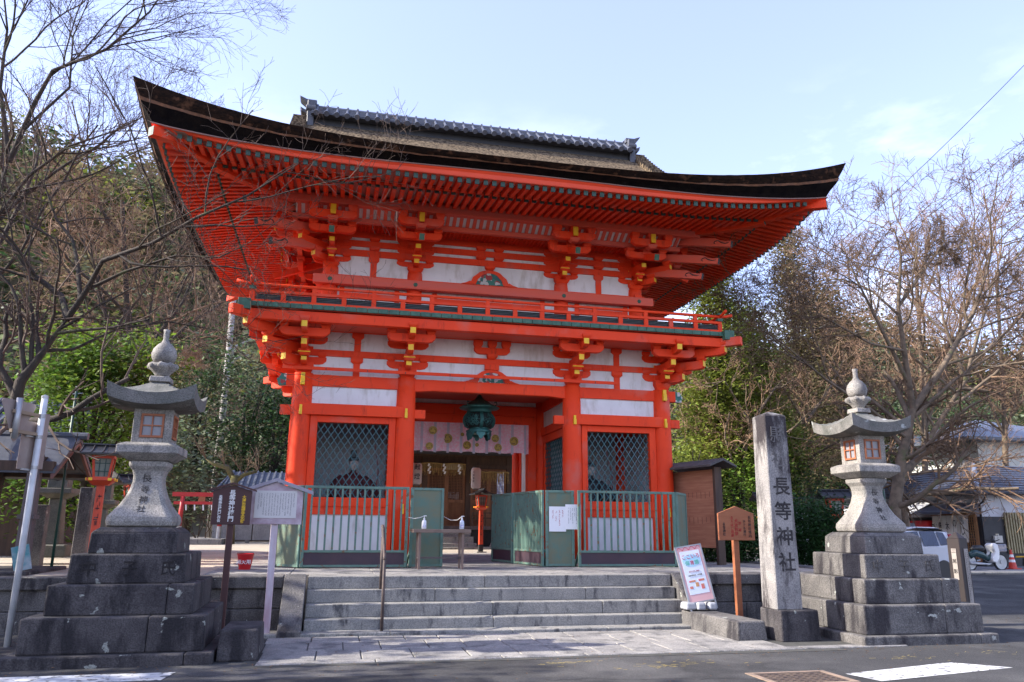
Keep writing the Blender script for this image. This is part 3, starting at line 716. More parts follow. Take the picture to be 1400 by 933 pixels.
# corner carved beam noses (lower storey)
for s in (-1, 1):
    b = MB(); b.prism([(s * (q + .18), 3.38), (s * (q + .46), 3.36), (s * (q + .5), 3.48), (s * (q + .42), 3.60), (s * (q + .18), 3.6)][::(1 if s > 0 else -1)], -.06, .06); nb = part(b, 'carved_beam_nose', [CARV], bevel=.01)
# purlins, rib coving, ceiling grid
def ringu(mb, o, w, z0, z1, mat=0): 
    x, y0, y1 = qu + o, u - o, D2 + o
    mb.bz(-x, x, y0, y0 + w, z0, z1, mat); mb.bz(-x, x, y1 - w, y1, z0, z1, mat); mb.bz(-x, -x + w, y0 + w, y1 - w, z0, z1, mat); mb.bz(x - w, x, y0 + w, y1 - w, z0, z1, mat); return mb
b = ringu(MB(), 1.14, .16, 6.97, 7.17)
part(b, 'eave_purlin', REDF, bevel=.006)
b = ringu(MB(), .80, .11, 6.74, 6.84); part(b, 'coving_beam', REDF, bevel=.005)
def cov(s0, s1):    # coving: sloping white board with ribs
    w = MB(); r = MB()
    def strip(P0, P1, P2, P3, n):
        w.add([P0, P1, P2, P3], [(0, 1, 2, 3)])
        A, B_, C_, D_ = map(Vector, (P0, P1, P2, P3))
        for i in range(n):
            t0 = (i + .25) / n; t1 = (i + .75) / n
            a, b2 = A.lerp(B_, t0), A.lerp(B_, t1); c, d = D_.lerp(C_, t0), D_.lerp(C_, t1)
            nn = (B_ - A).cross(D_ - A).normalized() * .03
            mid0 = a.lerp(c, .5) + nn * 1.2; mid1 = b2.lerp(d, .5) + nn * 1.2
            r.add([tuple(v) for v in (a + nn, b2 + nn, mid1, mid0, c + nn, d + nn, a - nn * .1, b2 - nn * .1, c - nn * .1, d - nn * .1)], [(0, 1, 2, 3), (3, 2, 5, 4), (6, 0, 3, 4, 8), (1, 7, 9, 5, 2)])
    zi, zo = 6.83, 7.0; xi, xo = qu + .74, qu + 1.03; yi, yo = u - .74, u - 1.03
    strip((-xi, yi, zi), (xi, yi, zi), (xi, yo, zo), (-xi, yo, zo), 58)
    strip((-xi, D2 + .74, zi), (-xi, yi, zi), (-xo, yi, zo), (-xo, D2 + .74, zo), 40)
    strip((xi, yi, zi), (xi, D2 + .74, zi), (xo, D2 + .74, zo), (xo, yi, zo), 40)
    strip((xi, D2 + .74, zi), (-xi, D2 + .74, zi), (-xi, D2 + 1.03, zo), (xi, D2 + 1.03, zo), 58)
    c = part(w, 'coving_board', WHITE); r.build('coving_ribs', REDF, c)
cov(0, 0)
b = MB(); b.bz(-qu - .75, qu + .75, u - .75, D2 + .75, 6.85, 6.87); g_ = part(b, 'eave_ceiling', M('ceiling_red', (.30, .035, .015), (.2, .02, .01), rough=.7))
b = MB()
x = -qu - .7
while x < qu + .7: b.bz(x, x + .025, u - .72, u - .06, 6.825, 6.85); x += .09
y = u - .7
while y < u - .05: b.bz(-qu - .7, qu + .7, y, y + .025, 6.823, 6.848); y += .09
b.build('ceiling_grid', RED, g_)

# ---- rafters. z of the underside surface
EX, EY0, EY1 = 6.74, -2.96, D + 2.96
def lift(x, y, pw=3.2):
    uu = min(1, abs(x) / EX); vv = min(1, abs(y - ym) / (ym + 2.96))
    return uu ** pw * vv ** pw
def prof(d):
    t_ = max(0, min(1, d / (ym + 2.96))); return 7.25 + 3.2 * (.42 * t_ + .58 * t_ * t_)
def rz_low(d):    # d = distance outside the wall; centre height of lower rafters
    return 7.30 - (d / 2.13) * .30
def lowlift(x, y): return .30 * (min(1, abs(x) / 6.1) ** 5) * (min(1, abs(y - ym) / (ym + 2.3)) ** 5)
pitch = .162
raf = []     # (nearness, p0, p1, w, h, side)
def rafter_front(x, d0, d1, z0, z1, hi):
    return ((x, u - d0, z0 + lowlift(x, u - d0)), (x, u - d1, z1 + lowlift(x, u - d1)), hi)
nf = 37
segs = []
for i in range(-nf, nf + 1):
    x = i * pitch; ax = abs(x)
    if ax < 5.45: segs.append(('F', x, max(0, ax - qu), 2.127, 0))
    if ax < 6.1: segs.append(('F', x, max(1.85, ax - qu), 2.93, 1))
ns = int((D2 + 2.6 - ym) / pitch)
for i in range(-ns, ns + 1):
    y = ym + i * pitch; ay = abs(y - ym); dd = max(0, ay - (ym - u))
    if dd < 2.05:
        for s in (-1, 1): segs.append(('L' if s < 0 else 'R', y, dd, 2.127, 0))
    if dd < 2.7:
        for s in (-1, 1): segs.append(('L' if s < 0 else 'R', y, max(1.85, dd), 2.93, 1))
for i in range(-nf, nf + 1):
    x = i * pitch; ax = abs(x)
    if ax < 5.45: segs.append(('B', x, max(0, ax - qu), 2.127, 0))
    if ax < 6.1: segs.append(('B', x, max(1.85, ax - qu), 2.93, 1))
def zraf(d, up_): 
    if not up_: return 7.30 - d / 2.127 * .285
    return 7.105 - (d - 1.85) / 1.08 * .205
def pt(side, c, d, up_):
    z = zraf(d, up_)
    if side == 'F': P_ = (c, u - d)
    elif side == 'B': P_ = (c, D2 + d)
    elif side == 'L': P_ = (-qu - d, c)
    else: P_ = (qu + d, c)
    return Vector((*P_, z + lowlift(*P_)))
def add_rafter(mb, side, c, d0, d1, up_):
    a, b_ = pt(side, c, d0, up_), pt(side, c, d1, up_)
    w, h = (.075, .095) if up_ else (.08, .105)
    if side in 'FB':
        ax_ = Vector((w / 2, 0, 0))
    else: ax_ = Vector((0, w / 2, 0))
    zz = Vector((0, 0, h / 2))
    out_ = (b_ - a).normalized() * .018
    vs = [a - ax_ - zz, a + ax_ - zz, a + ax_ + zz, a - ax_ + zz, b_ - ax_ - zz, b_ + ax_ - zz, b_ + ax_ + zz, b_ - ax_ + zz]
    mb.add([tuple(v) for v in vs], [(0, 1, 2, 3), (7, 6, 5, 4), (0, 4, 5, 1), (1, 5, 6, 2), (2, 6, 7, 3), (3, 7, 4, 0)], 0)
    ax_ *= 1.06; zz *= 1.05
    c0, c1 = b_ - out_ * 2.2, b_ + out_ * .3
    vs = [c0 - ax_ - zz, c0 + ax_ - zz, c0 + ax_ + zz, c0 - ax_ + zz, c1 - ax_ - zz, c1 + ax_ - zz, c1 + ax_ + zz, c1 - ax_ + zz]
    mb.add([tuple(v) for v in vs], [(7, 6, 5, 4), (0, 4, 5, 1), (1, 5, 6, 2), (2, 6, 7, 3), (3, 7, 4, 0)], 1)
order = [s for s in segs if s[0] == 'F' and s[4] == 1] + [s for s in segs if s[0] == 'F' and s[4] == 0]
ind = order[:100]; rest = [s for s in segs if s not in ind]
CAPG = M('rafter_cap_green', (.035, .085, .065), (.02, .05, .038), scale=8, rough=.6, bump=.1)
for sgm in ind:
    m = MB(); add_rafter(m, *sgm); part(m, 'rafter', [RED, CAPG])
m = MB()
for sgm in rest: add_rafter(m, *sgm)
part(m, 'rafter', [RED, CAPG], kind='stuff')
# hip rafters
for sx in (-1, 1):
    for sy in (-1, 1):
        for d1, up_, hh, ww in ((2.14, 0, .2, .17), (3.03, 1, .17, .15)):
            m = MB(); d0 = 0 if not up_ else 1.7
            def hp(d): 
                P_ = (sx * (qu + d), (u - d) if sy < 0 else (D2 + d)); return Vector((*P_, zraf(d, up_) + lowlift(*P_) - .03))
            pr_ = Vector((sy * 1., -sx * 1., 0)).normalized() * ww / 2
            N = 5
            vs = []; 
            for i in range(N + 1):
                c = hp(d0 + (d1 - d0) * i / N)
                for a_, z_ in ((-1, -1), (1, -1), (1, 1), (-1, 1)): vs.append(tuple(c + pr_ * a_ + Vector((0, 0, hh / 2 * z_))))
            fs = [(4 * i + k, 4 * i + (k + 1) % 4, 4 * i + 4 + (k + 1) % 4, 4 * i + 4 + k) for i in range(N) for k in range(4)] + [(0, 1, 2, 3), tuple(4 * N + k for k in range(4))]
            m.add(vs, fs, [0] * (4 * N + 1) + [1]); part(m, 'hip_rafter', [RED, CAPG], bevel=.004)
# soffit boards above rafters, kioi beam, fascia
def ringsurf(fn, n=40):
    """fn(x, y, outward unit) for points round the eave"""
    pass
def eave_pts(d, n=48):
    """closed loop of points at distance d outside the upper wall"""
    X_, y0, y1 = qu + d, u - d, D2 + d; P_ = []
    for i in range(n): P_.append((-X_ + 2 * X_ * i / n, y0))
    for i in range(n): P_.append((X_, y0 + (y1 - y0) * i / n))
    for i in range(n): P_.append((X_ - 2 * X_ * i / n, y1))
    for i in range(n): P_.append((-X_, y1 - (y1 - y0) * i / n))
    return P_
def loopband(loops, mb=None, closed=False, mat=0, mats=None):
    mb = mb or MB(); n = len(loops[0]); vs = [v for l in loops for v in l]; fs = []; ms = []
    K = len(loops)
    for k in range(K if closed else K - 1):
        k2 = (k + 1) % K
        for i in range(n): fs.append((k * n + i, k * n + (i + 1) % n, k2 * n + (i + 1) % n, k2 * n + i)); ms.append(mats[k] if mats else mat)
    return mb.add(vs, fs, ms)
def L3(d, zf): return [(x, y, zf(x, y)) for x, y in eave_pts(d)]
SOF = M('soffit_faded', (.66, .24, .19), (.60, .33, .28), scale=2, rough=.7)
b = loopband([L3(.0, lambda x, y: 7.365 + lowlift(x, y)), L3(1.0, lambda x, y: 7.23 + lowlift(x, y)), L3(2.14, lambda x, y: 7.075 + lowlift(x, y))]); part(b, 'eave_soffit', SOF)
b = loopband([L3(1.75, lambda x, y: 7.18 + lowlift(x, y)), L3(2.3, lambda x, y: 7.09 + lowlift(x, y)), L3(2.99, lambda x, y: 6.955 + lowlift(x, y))]); part(b, 'eave_soffit', SOF)
def beamloop(d0, d1, z0, z1, name, mat):
    b = loopband([L3(d0, lambda x, y: z0 + lowlift(x, y)), L3(d1, lambda x, y: z0 + lowlift(x, y)), L3(d1, lambda x, y: z1 + lowlift(x, y)), L3(d0, lambda x, y: z1 + lowlift(x, y))], closed=True)
    return part(b, name, mat)
beamloop(2.0, 2.115, 7.055, 7.13, 'rafter_beam', RED)
def upl(x, y): return .72 * lift(x, y)
def thick(x, y): 
    c = min(abs(x) / EX, abs(y - ym) / (ym + 2.96))   # along-edge parameter: 1 at corner
    return .15 + .34 * c ** 2.0
zth = lambda x, y: 7.25 + upl(x, y) - thick(x, y)      # underside of thatch at its inset edge
zc = lambda x, y: zraf(2.95, 1) + lowlift(x, y) + .05
FASC = M('fascia_red', (.86, .070, .016), (.78, .058, .015), scale=1.5, rough=.45)
b = loopband([L3(2.88, lambda x, y: zc(x, y)), L3(2.98, lambda x, y: zc(x, y)), L3(3.0, lambda x, y: zc(x, y) * .45 + zth(x, y) * .55), L3(3.035, lambda x, y: zth(x, y) - .02), L3(2.7, lambda x, y: zth(x, y) - .02)], closed=False)
part(b, 'fascia', FASC, smooth=False)
b = loopband([L3(2.7, lambda x, y: zth(x, y) - .019), L3(3.05, lambda x, y: zth(x, y) - .019), L3(3.05, lambda x, y: zth(x, y)), L3(2.7, lambda x, y: zth(x, y))]); part(b, 'fascia_trim', M('fascia_trim_grey', (.30, .17, .14), (.22, .14, .12), rough=.8))
# ---- thatch
GX = 4.42
def ztop(x, y):
    dy_ = min(y - EY0, EY1 - y); z = prof(dy_)
    if abs(x) > GX: z = min(z, prof(EX - abs(x)))
    return z + upl(x, y)
b = MB(); NX, NY = 96, 80
def sx_(t_): return -EX + 2 * EX * t_
xsr = [-EX + (EX - GX) * i / 16 for i in range(17)] + [-GX + 2 * GX * i / 50 for i in range(1, 50)] + [GX + (EX - GX) * i / 16 for i in range(17)]
ysr = [EY0 + (EY1 - EY0) * i / 80 for i in range(81)]
vs = []; idx = {}
for j, y in enumerate(ysr):
    for i, x in enumerate(xsr):
        idx[i, j] = len(vs); vs.append((x, y, ztop(x, y)))
fs = [(idx[i, j], idx[i + 1, j], idx[i + 1, j + 1], idx[i, j + 1]) for j in range(80) for i in range(len(xsr) - 1) if not (i in (16 - 0, ) and False)]
b.add(vs, fs)
# raised gable edge: verge blocks standing proud of the skirt at x = +-GX
for s in (-1, 1):
    x0 = s * GX
    for j in range(80):
        y0_, y1_ = ysr[j], ysr[j + 1]
        zs0, zs1 = prof(min(y0_ - EY0, EY1 - y0_)), prof(min(y1_ - EY0, EY1 - y1_)); zk = prof(EX - GX)
        if min(zs0, zs1) > zk - .05: b.bz(x0 - .17, x0 + .17, y0_, y1_, zk - .3, max(zs0, zs1) + .05)
part(b, 'thatched_roof', THT, smooth=False)
def EL(dx, zf):   # loop at the roof edge, offset inward dx
    n = 170; X_, y0, y1 = EX - dx, EY0 + dx, EY1 - dx; P_ = []
    for i in range(n): P_.append((-X_ + 2 * X_ * i / n, y0))
    for i in range(n): P_.append((X_, y0 + (y1 - y0) * i / n))
    for i in range(n): P_.append((X_ - 2 * X_ * i / n, y1))
    for i in range(n): P_.append((-X_, y1 - (y1 - y0) * i / n))
    return [(x + .012 * noise.noise(Vector((x * 5, y * 5, dx * 40))), y + .016 * noise.noise(Vector((x * 5, y * 5, 9 + dx * 40))), zf(x, y) + .010 * noise.noise(Vector((x * 4, y * 4, 5 + dx * 30))) * (1 if 0 < dx < .3 else 0)) for x, y in P_]
zt_ = lambda x, y: 7.25 + upl(x, y)
f_ = lambda k: (lambda x, y: zt_(x, y) - thick(x, y) * k)
b = loopband([EL(0, zt_), EL(.05, f_(.22)), EL(.125, f_(.45))]); part(b, 'thatch_edge', THE)
b = loopband([EL(.125, f_(.45)), EL(.105, f_(.455)), EL(.125, f_(.55))]); part(b, 'thatch_edge_line', BARK)
b = loopband([EL(.125, f_(.55)), EL(.25, f_(.8)), EL(.315, f_(1.0)), EL(.6, f_(1.0))]); part(b, 'thatch_edge', THB)
# gable wall
for s in (-1, 1):
    b = MB(); zk = prof(EX - GX); 
    b.add([(s * (GX + .01), ym - 2.4, zk - .2), (s * (GX + .01), ym + 2.4, zk - .2), (s * (GX + .01), ym, 10.3)], [(0, 1, 2)]); part(b, 'gable_board', REDF)
# ---- tiled ridge
rg = MB(); zr0 = 10.36; RX = 4.15
rg.bz(-RX, RX, ym - .22, ym + .22, zr0 - .25, zr0 + .10, 1)
rdg = part(rg, 'tiled_ridge', [TILED, BLACK])
b = MB(); nt_ = 34
b.add([(-RX, ym - .45, zr0 + .06), (RX, ym - .45, zr0 + .06), (RX, ym - .05, zr0 + .40), (-RX, ym - .05, zr0 + .40), (-RX, ym + .05, zr0 + .40), (RX, ym + .05, zr0 + .40), (RX, ym + .45, zr0 + .06), (-RX, ym + .45, zr0 + .06)], [(0, 1, 2, 3), (3, 2, 5, 4), (4, 5, 6, 7), (0, 7, 6, 1)])
b.tube([(-RX - .1, ym, zr0 + .44), (RX + .1, ym, zr0 + .44)], .075, 10)
for k in range(4):
    t_ = (k + .5) / 4; b.tube([(-RX, ym - .45 + .4 * t_, zr0 + .075 + .34 * t_), (RX, ym - .45 + .4 * t_, zr0 + .075 + .34 * t_)], .018, 6)
b.build('ridge_tiles', TILE, rdg)
b = MB()
for i in range(nt_):
    x = -RX + .12 + (2 * RX - .24) * i / (nt_ - 1)
    for sg in (-1, 1):
        b.tube([(x, ym + sg * .47, zr0 + .075), (x, ym + sg * .05, zr0 + .43)], .032, 8)
        b.tube([(x, ym + sg * .49, zr0 + .055), (x, ym + sg * .455, zr0 + .085)], .068, 12)
    b.tube([(x, ym, zr0 + .50), (x, ym, zr0 + .545)], .028, 8)
b.build('round_tiles', TILE, rdg)
for s in (-1, 1):
    b = MB(); X_ = s * (RX + .02)
    b.bz(X_ - .08, X_ + .08, ym - .32, ym + .32, zr0 - .26, zr0 + .06); b.bz(X_ - .09, X_ + .09, ym - .28, ym + .28, zr0 + .06, zr0 + .50)
    for sg in (-1, 1): b.tube([(X_ - .12, ym + sg * .26, zr0 + .28), (X_ + .12, ym + sg * .26, zr0 + .28)], .08, 12)
    b.prism([(X_ - s * .12, zr0 + .44), (X_ + s * .10, zr0 + .46), (X_ + s * .27, zr0 + .60), (X_ + s * .30, zr0 + .66), (X_ + s * .12, zr0 + .585), (X_ - s * .12, zr0 + .58)][::(-1 if s < 0 else 1)], ym - .16, ym + .16)
    b.prism([(X_ + s * .09, zr0 + .15), (X_ + s * .24, zr0 + .22), (X_ + s * .27, zr0 + .34), (X_ + s * .14, zr0 + .27), (X_ + s * .09, zr0 + .28)][::(-1 if s < 0 else 1)], ym - .2, ym + .2)
    b.build('ridge_end_tile', TILED, rdg, bevel=.01)
# ================================================================== STONE LANTERNS
def stone_lantern(name, label, loc, rz=0, mats=(STDK, STONE)):
    L = thing(name, label, 'stone lantern', loc, rz, None); dk, lt = mats
    Z = lambda z: z + .70
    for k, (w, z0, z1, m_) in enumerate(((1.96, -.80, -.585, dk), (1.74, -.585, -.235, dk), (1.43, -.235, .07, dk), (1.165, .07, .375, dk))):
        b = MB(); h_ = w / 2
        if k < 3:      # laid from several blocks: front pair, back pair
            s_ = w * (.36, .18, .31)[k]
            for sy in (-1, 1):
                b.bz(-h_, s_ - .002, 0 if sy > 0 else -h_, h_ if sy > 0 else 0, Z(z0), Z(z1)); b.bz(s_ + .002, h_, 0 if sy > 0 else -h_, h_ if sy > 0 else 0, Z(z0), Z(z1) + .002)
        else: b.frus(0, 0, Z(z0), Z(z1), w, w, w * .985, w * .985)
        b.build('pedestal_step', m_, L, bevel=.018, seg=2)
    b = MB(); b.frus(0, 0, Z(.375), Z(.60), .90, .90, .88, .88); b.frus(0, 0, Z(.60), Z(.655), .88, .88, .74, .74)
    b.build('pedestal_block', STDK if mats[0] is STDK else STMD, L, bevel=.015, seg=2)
    # flared shaft, square with softened corners
    prof_ = [(.60, .655), (.68, .67), (.70, .72), (.685, .77), (.60, .83), (.50, .90), (.41, .99), (.345, 1.08), (.31, 1.17), (.31, 1.23), (.34, 1.29), (.41, 1.34), (.42, 1.39), (.38, 1.40)]
    b = MB(); vs = []; n = 8
    for w, z in prof_:
        h_ = w / 2; c = h_ * .84
        for x, y in ((-c, -h_), (c, -h_), (h_, -c), (h_, c), (c, h_), (-c, h_), (-h_, c), (-h_, -c)): vs.append((x, y, Z(z)))
    K = len(prof_); b.add(vs, [(i * n + k, i * n + (k + 1) % n, (i + 1) * n + (k + 1) % n, (i + 1) * n + k) for i in range(K - 1) for k in range(n)] + [tuple(range(n))[::-1], tuple((K - 1) * n + k for k in range(n))])
    sh = b.build('shaft', lt, L, bevel=.01)
    # carved and inked characters following the flare
    for ch, z, s_, dy_ in (('長', 1.20, .115, .0), ('等', 1.075, .10, 0), ('神', .955, .10, 0), ('社', .85, .095, 0)):
        hw = [w for w, zz in prof_ if zz >= z][0] / 2 if False else None
        for i in range(K - 1):
            if prof_[i][1] <= z <= prof_[i + 1][1]:
                t_ = (z - prof_[i][1]) / (prof_[i + 1][1] - prof_[i][1]); w_ = prof_[i][0] * (1 - t_) + prof_[i + 1][0] * t_
                sl_ = math.atan2((prof_[i][0] - prof_[i + 1][0]) / 2, prof_[i + 1][1] - prof_[i][1]); break
        text(ch, s_, (0, -w_ / 2 - .004, Z(z)), INK, sh, 'inscription', rot=(PI / 2 - sl_, 0, 0), vertical=False)
    b = MB(); b.frus(0, 0, Z(1.40), Z(1.475), .44, .44, .645, .645); b.frus(0, 0, Z(1.475), Z(1.57), .66, .66, .66, .66); b.frus(0, 0, Z(1.57), Z(1.605), .66, .66, .50, .50)
    b.build('light_table', lt, L, bevel=.012, seg=2)
    b = MB(); w = .42; t_ = .05
    h_ = w / 2
    for sx in (-1, 1):
        for sy in (-1, 1): b.bz(min(sx * h_, sx * (h_ - .085)), max(sx * h_, sx * (h_ - .085)), min(sy * h_, sy * (h_ - .085)), max(sy * h_, sy * (h_ - .085)), Z(1.60), Z(2.0))
    b.bz(-h_ + .01, h_ - .01, -h_ + .003, h_ - .003, Z(1.60), Z(1.665)); b.bz(-h_ + .01, h_ - .01, -h_ + .003, h_ - .003, Z(1.94), Z(2.0))
    fb = b.build('fire_box', lt, L, bevel=.006)
    for k in range(4):
        T = Matrix.Rotation(k * PI / 2, 4, 'Z'); b = MB(); b.M = T; a = .125; y = -h_ + .0
        b.bz(-a, -a + .022, y - .01, y + .02, Z(1.665), Z(1.94)); b.bz(a - .022, a, y - .01, y + .02, Z(1.665), Z(1.94)); b.bz(-a + .022, a - .022, y - .01, y + .02, Z(1.665), Z(1.69)); b.bz(-a + .022, a - .022, y - .01, y + .02, Z(1.915), Z(1.94))
        b.bz(-.007, .007, y - .005, y + .012, Z(1.69), Z(1.915)); b.bz(-a + .022, a - .022, y - .006, y + .011, Z(1.797), Z(1.811)); b.M = None
        wf = b.build('window', WOODO, fb)
        b = MB(); b.M = T; b.bz(-a + .02, a - .02, y + .013, y + .018, Z(1.68), Z(1.92)); b.M = None
        b.build('pane', M('frosted_pane', (.25, .25, .27), (.20, .20, .22), rough=.35), wf)
    # roof with lifted corners
    b = MB(); N = 16; H = .475
    def top(x, y):
        r_ = max(abs(x), abs(y)) / H; c = (abs(x) * abs(y)) / (H * H)
        return Z(2.40 - .245 * (1 - (1 - r_) ** 1.5) + .12 * (c ** 2.2))
    def bot(x, y):
        r_ = max(abs(x), abs(y)) / H; c = (abs(x) * abs(y)) / (H * H)
        return Z(1.985 + .035 * r_ ** 2 + .085 * (c ** 2.2))
    b.grid(lambda a, c: (-H + 2 * H * a, -H + 2 * H * c, top(-H + 2 * H * a, -H + 2 * H * c)), N, N)
    h2 = H * .97
    b.grid(lambda a, c: (h2 - 2 * h2 * a, -h2 + 2 * h2 * c, bot((h2 - 2 * h2 * a) / .97, (-h2 + 2 * h2 * c) / .97)), N, N)
    rim = []; rim2 = []
    def per(hh): return [(-hh + 2 * hh * i / N, -hh) for i in range(N)] + [(hh, -hh + 2 * hh * i / N) for i in range(N)] + [(hh - 2 * hh * i / N, hh) for i in range(N)] + [(-hh, hh - 2 * hh * i / N) for i in range(N)]
    A = [(x, y, top(x, y)) for x, y in per(H)]; B_ = [(x, y, bot(x / .97, y / .97)) for x, y in per(h2)]
    n = len(A); b.add(A + B_, [(i, (i + 1) % n, n + (i + 1) % n, n + i)[::-1] for i in range(n)])
    b.build('roof', M('lantern_roof_stone', (.20, .19, .175), (.11, .115, .10), scale=4, rough=.95, bump=.6, bscale=60, speck=.4, spots=(.40, .42, .40), sscale=5, slo=.64, shi=.70, stain=(.06, .065, .055), stscale=3), L, smooth=False)
    b = MB(); b.frus(0, 0, Z(2.34), Z(2.41), .24, .24, .22, .22); b.build('finial_base', lt, L, bevel=.01)
    b = MB(); b.lathe([(.075, Z(2.40)), (.085, Z(2.44)), (.11, Z(2.47)), (.15, Z(2.51)), (.168, Z(2.565)), (.145, Z(2.56)), (.10, Z(2.58))], 20)
    for k in range(8):
        a = k * PI / 4; b.M = Matrix.Translation((.137 * math.cos(a), .137 * math.sin(a), Z(2.545))); b.lathe([(.0, -.05), (.035, -.03), (.045, .0), (.03, .025), (0, .04)], 8)
    b.M = None; b.build('lotus', lt, L, smooth=True)
    b = MB(); b.lathe([(.05, Z(2.56)), (.11, Z(2.59)), (.138, Z(2.64)), (.145, Z(2.69)), (.128, Z(2.755)), (.085, Z(2.81)), (.048, Z(2.84)), (.033, Z(2.88)), (.034, Z(2.96)), (.04, Z(3.0)), (.02, Z(3.005))], 24)
    b.build('jewel', lt, L, smooth=True)
    for ch, x in (('氏', .40), ('子', .02), ('中', -.38)):
        text(ch, .17, (x, -1.165 / 2 - .004, Z(.22)), (M('carved_shadow', (.012, .010, .012), (.02, .018, .018), rough=.95) if dk is STDK else M('carved_faint', (.05, .046, .045), (.085, .08, .078), rough=.95)), L, 'inscription', vertical=False)
    return L
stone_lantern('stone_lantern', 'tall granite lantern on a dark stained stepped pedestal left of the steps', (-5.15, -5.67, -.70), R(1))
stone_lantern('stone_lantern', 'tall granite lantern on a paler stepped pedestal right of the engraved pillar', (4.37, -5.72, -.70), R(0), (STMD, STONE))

# ---- engraved pillar
P_ = thing('stone_pillar', 'tall square granite pillar with large engraved characters right of the steps', 'stone pillar', (2.76, -5.95, -.70))
b = MB(); s_ = .19
b.frus(0, 0, .38, 2.90, .37, .37, .325, .325); b.frus(0, 0, 2.90, 2.965, .325, .325, .03, .03)
b.build('shaft', M('pillar_granite', (.33, .31, .29), (.22, .21, .205), scale=2.5, rough=.9, bump=.3, bscale=90, speck=.5, stain=(.035, .028, .03), stscale=2.6, stlo=.49, sthi=.58), P_, bevel=.012)
b = MB(); b.frus(.09, 0, 0, .385, .56, .52, .54, .50); b.build('base', STDK, P_, bevel=.02, seg=2)
for k, ch in enumerate('長等神社'): text(ch, .25, (.01, -.187 + .0095 * (.6 * (2.0 - k * .33) - .3) + .004, 1.93 - k * .325), INK, P_, 'inscription', vertical=False, rot=(PI / 2 + .009, 0, 0), off=.004)
GH = M('faint_carving', (.10, .095, .09), (.16, .15, .15), scale=9, rough=.95)
for k, ch in enumerate('縣社'): text(ch, .24, (.01, -.171, 2.62 - k * .33), GH, P_, 'inscription', vertical=False, rot=(PI / 2 + .009, 0, 0))
# ---- loose blocks
b = MB(); b.frus(-3.93, -6.07, -.70, -.385, .41, .86, .38, .80); tag(b.build('stone_block', STDK, bevel=.02, seg=2), 'weathered rectangular granite block on the paving beside the left lantern', 'stone block')
b = MB(); b.M = Matrix.Translation((2.22, -5.28, -.70)) @ Matrix.Rotation(R(3), 4, 'Z'); b.frus(0, 0, 0, .245, .43, 1.55, .40, 1.50); b.M = None
tag(b.build('stone_block', STMD, bevel=.02, seg=2), 'long low granite block on the paving in front of the engraved pillar', 'stone block')

# ================================================================== GREEN FENCES
def frame_panel(name, label, loc, ang, w, kind, h=1.35, feet=True, gap=.125):
    T = thing(name, label, 'fence panel', loc, ang, None)
    b = MB()
    for x in (.025, w - .025): b.bz(x - .025, x + .025, -.022, .022, .02, h)
    b.bz(.05, w - .05, -.021, .021, h - .045, h); b.bz(.05, w - .05, -.021, .021, .02, .06)
    if kind == 'bars': b.bz(.05, w - .05, -.021, .021, .255, .295)
    b.build('frame', FEN, T, bevel=.004)
    if kind == 'bars':
        n = max(3, round(w / gap)) 
        for k in range(1, n):
            x = w * k / n; MB().bz(x - .016, x + .016, -.012, .012, .295, h - .045).build('bar', FEN, T)
        MB().bz(.05, w - .05, -.006, .006, .06, .255).build('kickboard', DKB, T)
    else:
        MB().bz(.05, w - .05, -.006, .006, .06, h - .045).build('board', MESH, T)
    if feet:
        for x in (.03, w - .03):
            b = MB(); b.box((x, .16, .155), (.03, .03, .40), rx=R(42)); b.bz(x - .014, x + .014, -.0, .30, .0, .022)
            b.build('brace', FEN, T)
    return T
frame_panel('barred_fence', 'green barred fence panel before the left lattice window of the gate', (-3.53, -1.9, 0), 0, 1.75, 'bars')
frame_panel('barred_fence', 'green barred fence panel before the right lattice window of the gate', (1.26, -1.9, 0), 0, 1.89, 'bars')
frame_panel('boarded_fence', 'narrow green boarded panel standing behind the white notice sign', (-3.98, -1.35, 0), R(-52), .70, 'board')
frame_panel('boarded_fence', 'green boarded panel behind the table with the pump bottles', (-1.74, -1.80, 0), R(10), .60, 'board')
bp = frame_panel('boarded_fence', 'green boarded panel carrying two white notices', (.70, -1.74, 0), R(-4), .53, 'board')
frame_panel('boarded_fence', 'narrow green boarded panel at the right end of the fence', (3.17, -1.92, 0), R(52), .75, 'board')
frame_panel('barred_fence', 'green barred panel turned back from the boarded panel with the notices', (.40, -.55, 0), R(-78), 1.22, 'bars', gap=.058)
frame_panel('barred_fence', 'green barred panel farthest back beside the passage', (.18, .55, 0), R(-79), 1.05, 'bars', gap=.058)
REDI = M('red_ink', (.50, .08, .10), rough=.8)
for (x, z, w, h, lb, cols, sd_) in ((.06, .62, .31, .44, 'white notice on the left half of the boarded green panel', 4, 4), (.36, .66, .29, .44, 'white notice with more lines, lapping over its neighbour on the green panel', 6, 5)):
    nn = thing('paper_notice', lb, 'notice', (.70, -1.74, 0), R(-4)); y = -.034 if x < .2 else -.038
    MB().bz(x, x + w, y, y + .002, z, z + h).build('sheet', PAPER, nn)
    strokes(MB(), x + .04, x + w - .03, z + .1, z + h - .06, cols, 13, y - .001, seed=sd_).build('small_writing', REDI if x < .2 else M('grey_ink', (.18, .17, .2), rough=.8), nn)
# thin white rope between the panels and the bottles
def chain(pts, rad, name, label, cat, mat, group=None): return tag(MB().tube(pts, rad, 6).build(name, mat, smooth=True), label, cat, group)
chain([(-1.78, -1.95, .84), (-1.70, -2.05, .82), (-1.62, -2.15, .83), (-1.55, -2.24, .86)], .005, 'cord', 'thin white cord tied from the fence to the left pump bottle', 'cord', WPAINT)
chain([(-1.14, -1.72, .86), (-1.05, -1.9, .80), (-.96, -2.1, .80), (-.90, -2.22, .86)], .005, 'cord', 'thin white cord tied from the boarded panel to the right pump bottle', 'cord', WPAINT)

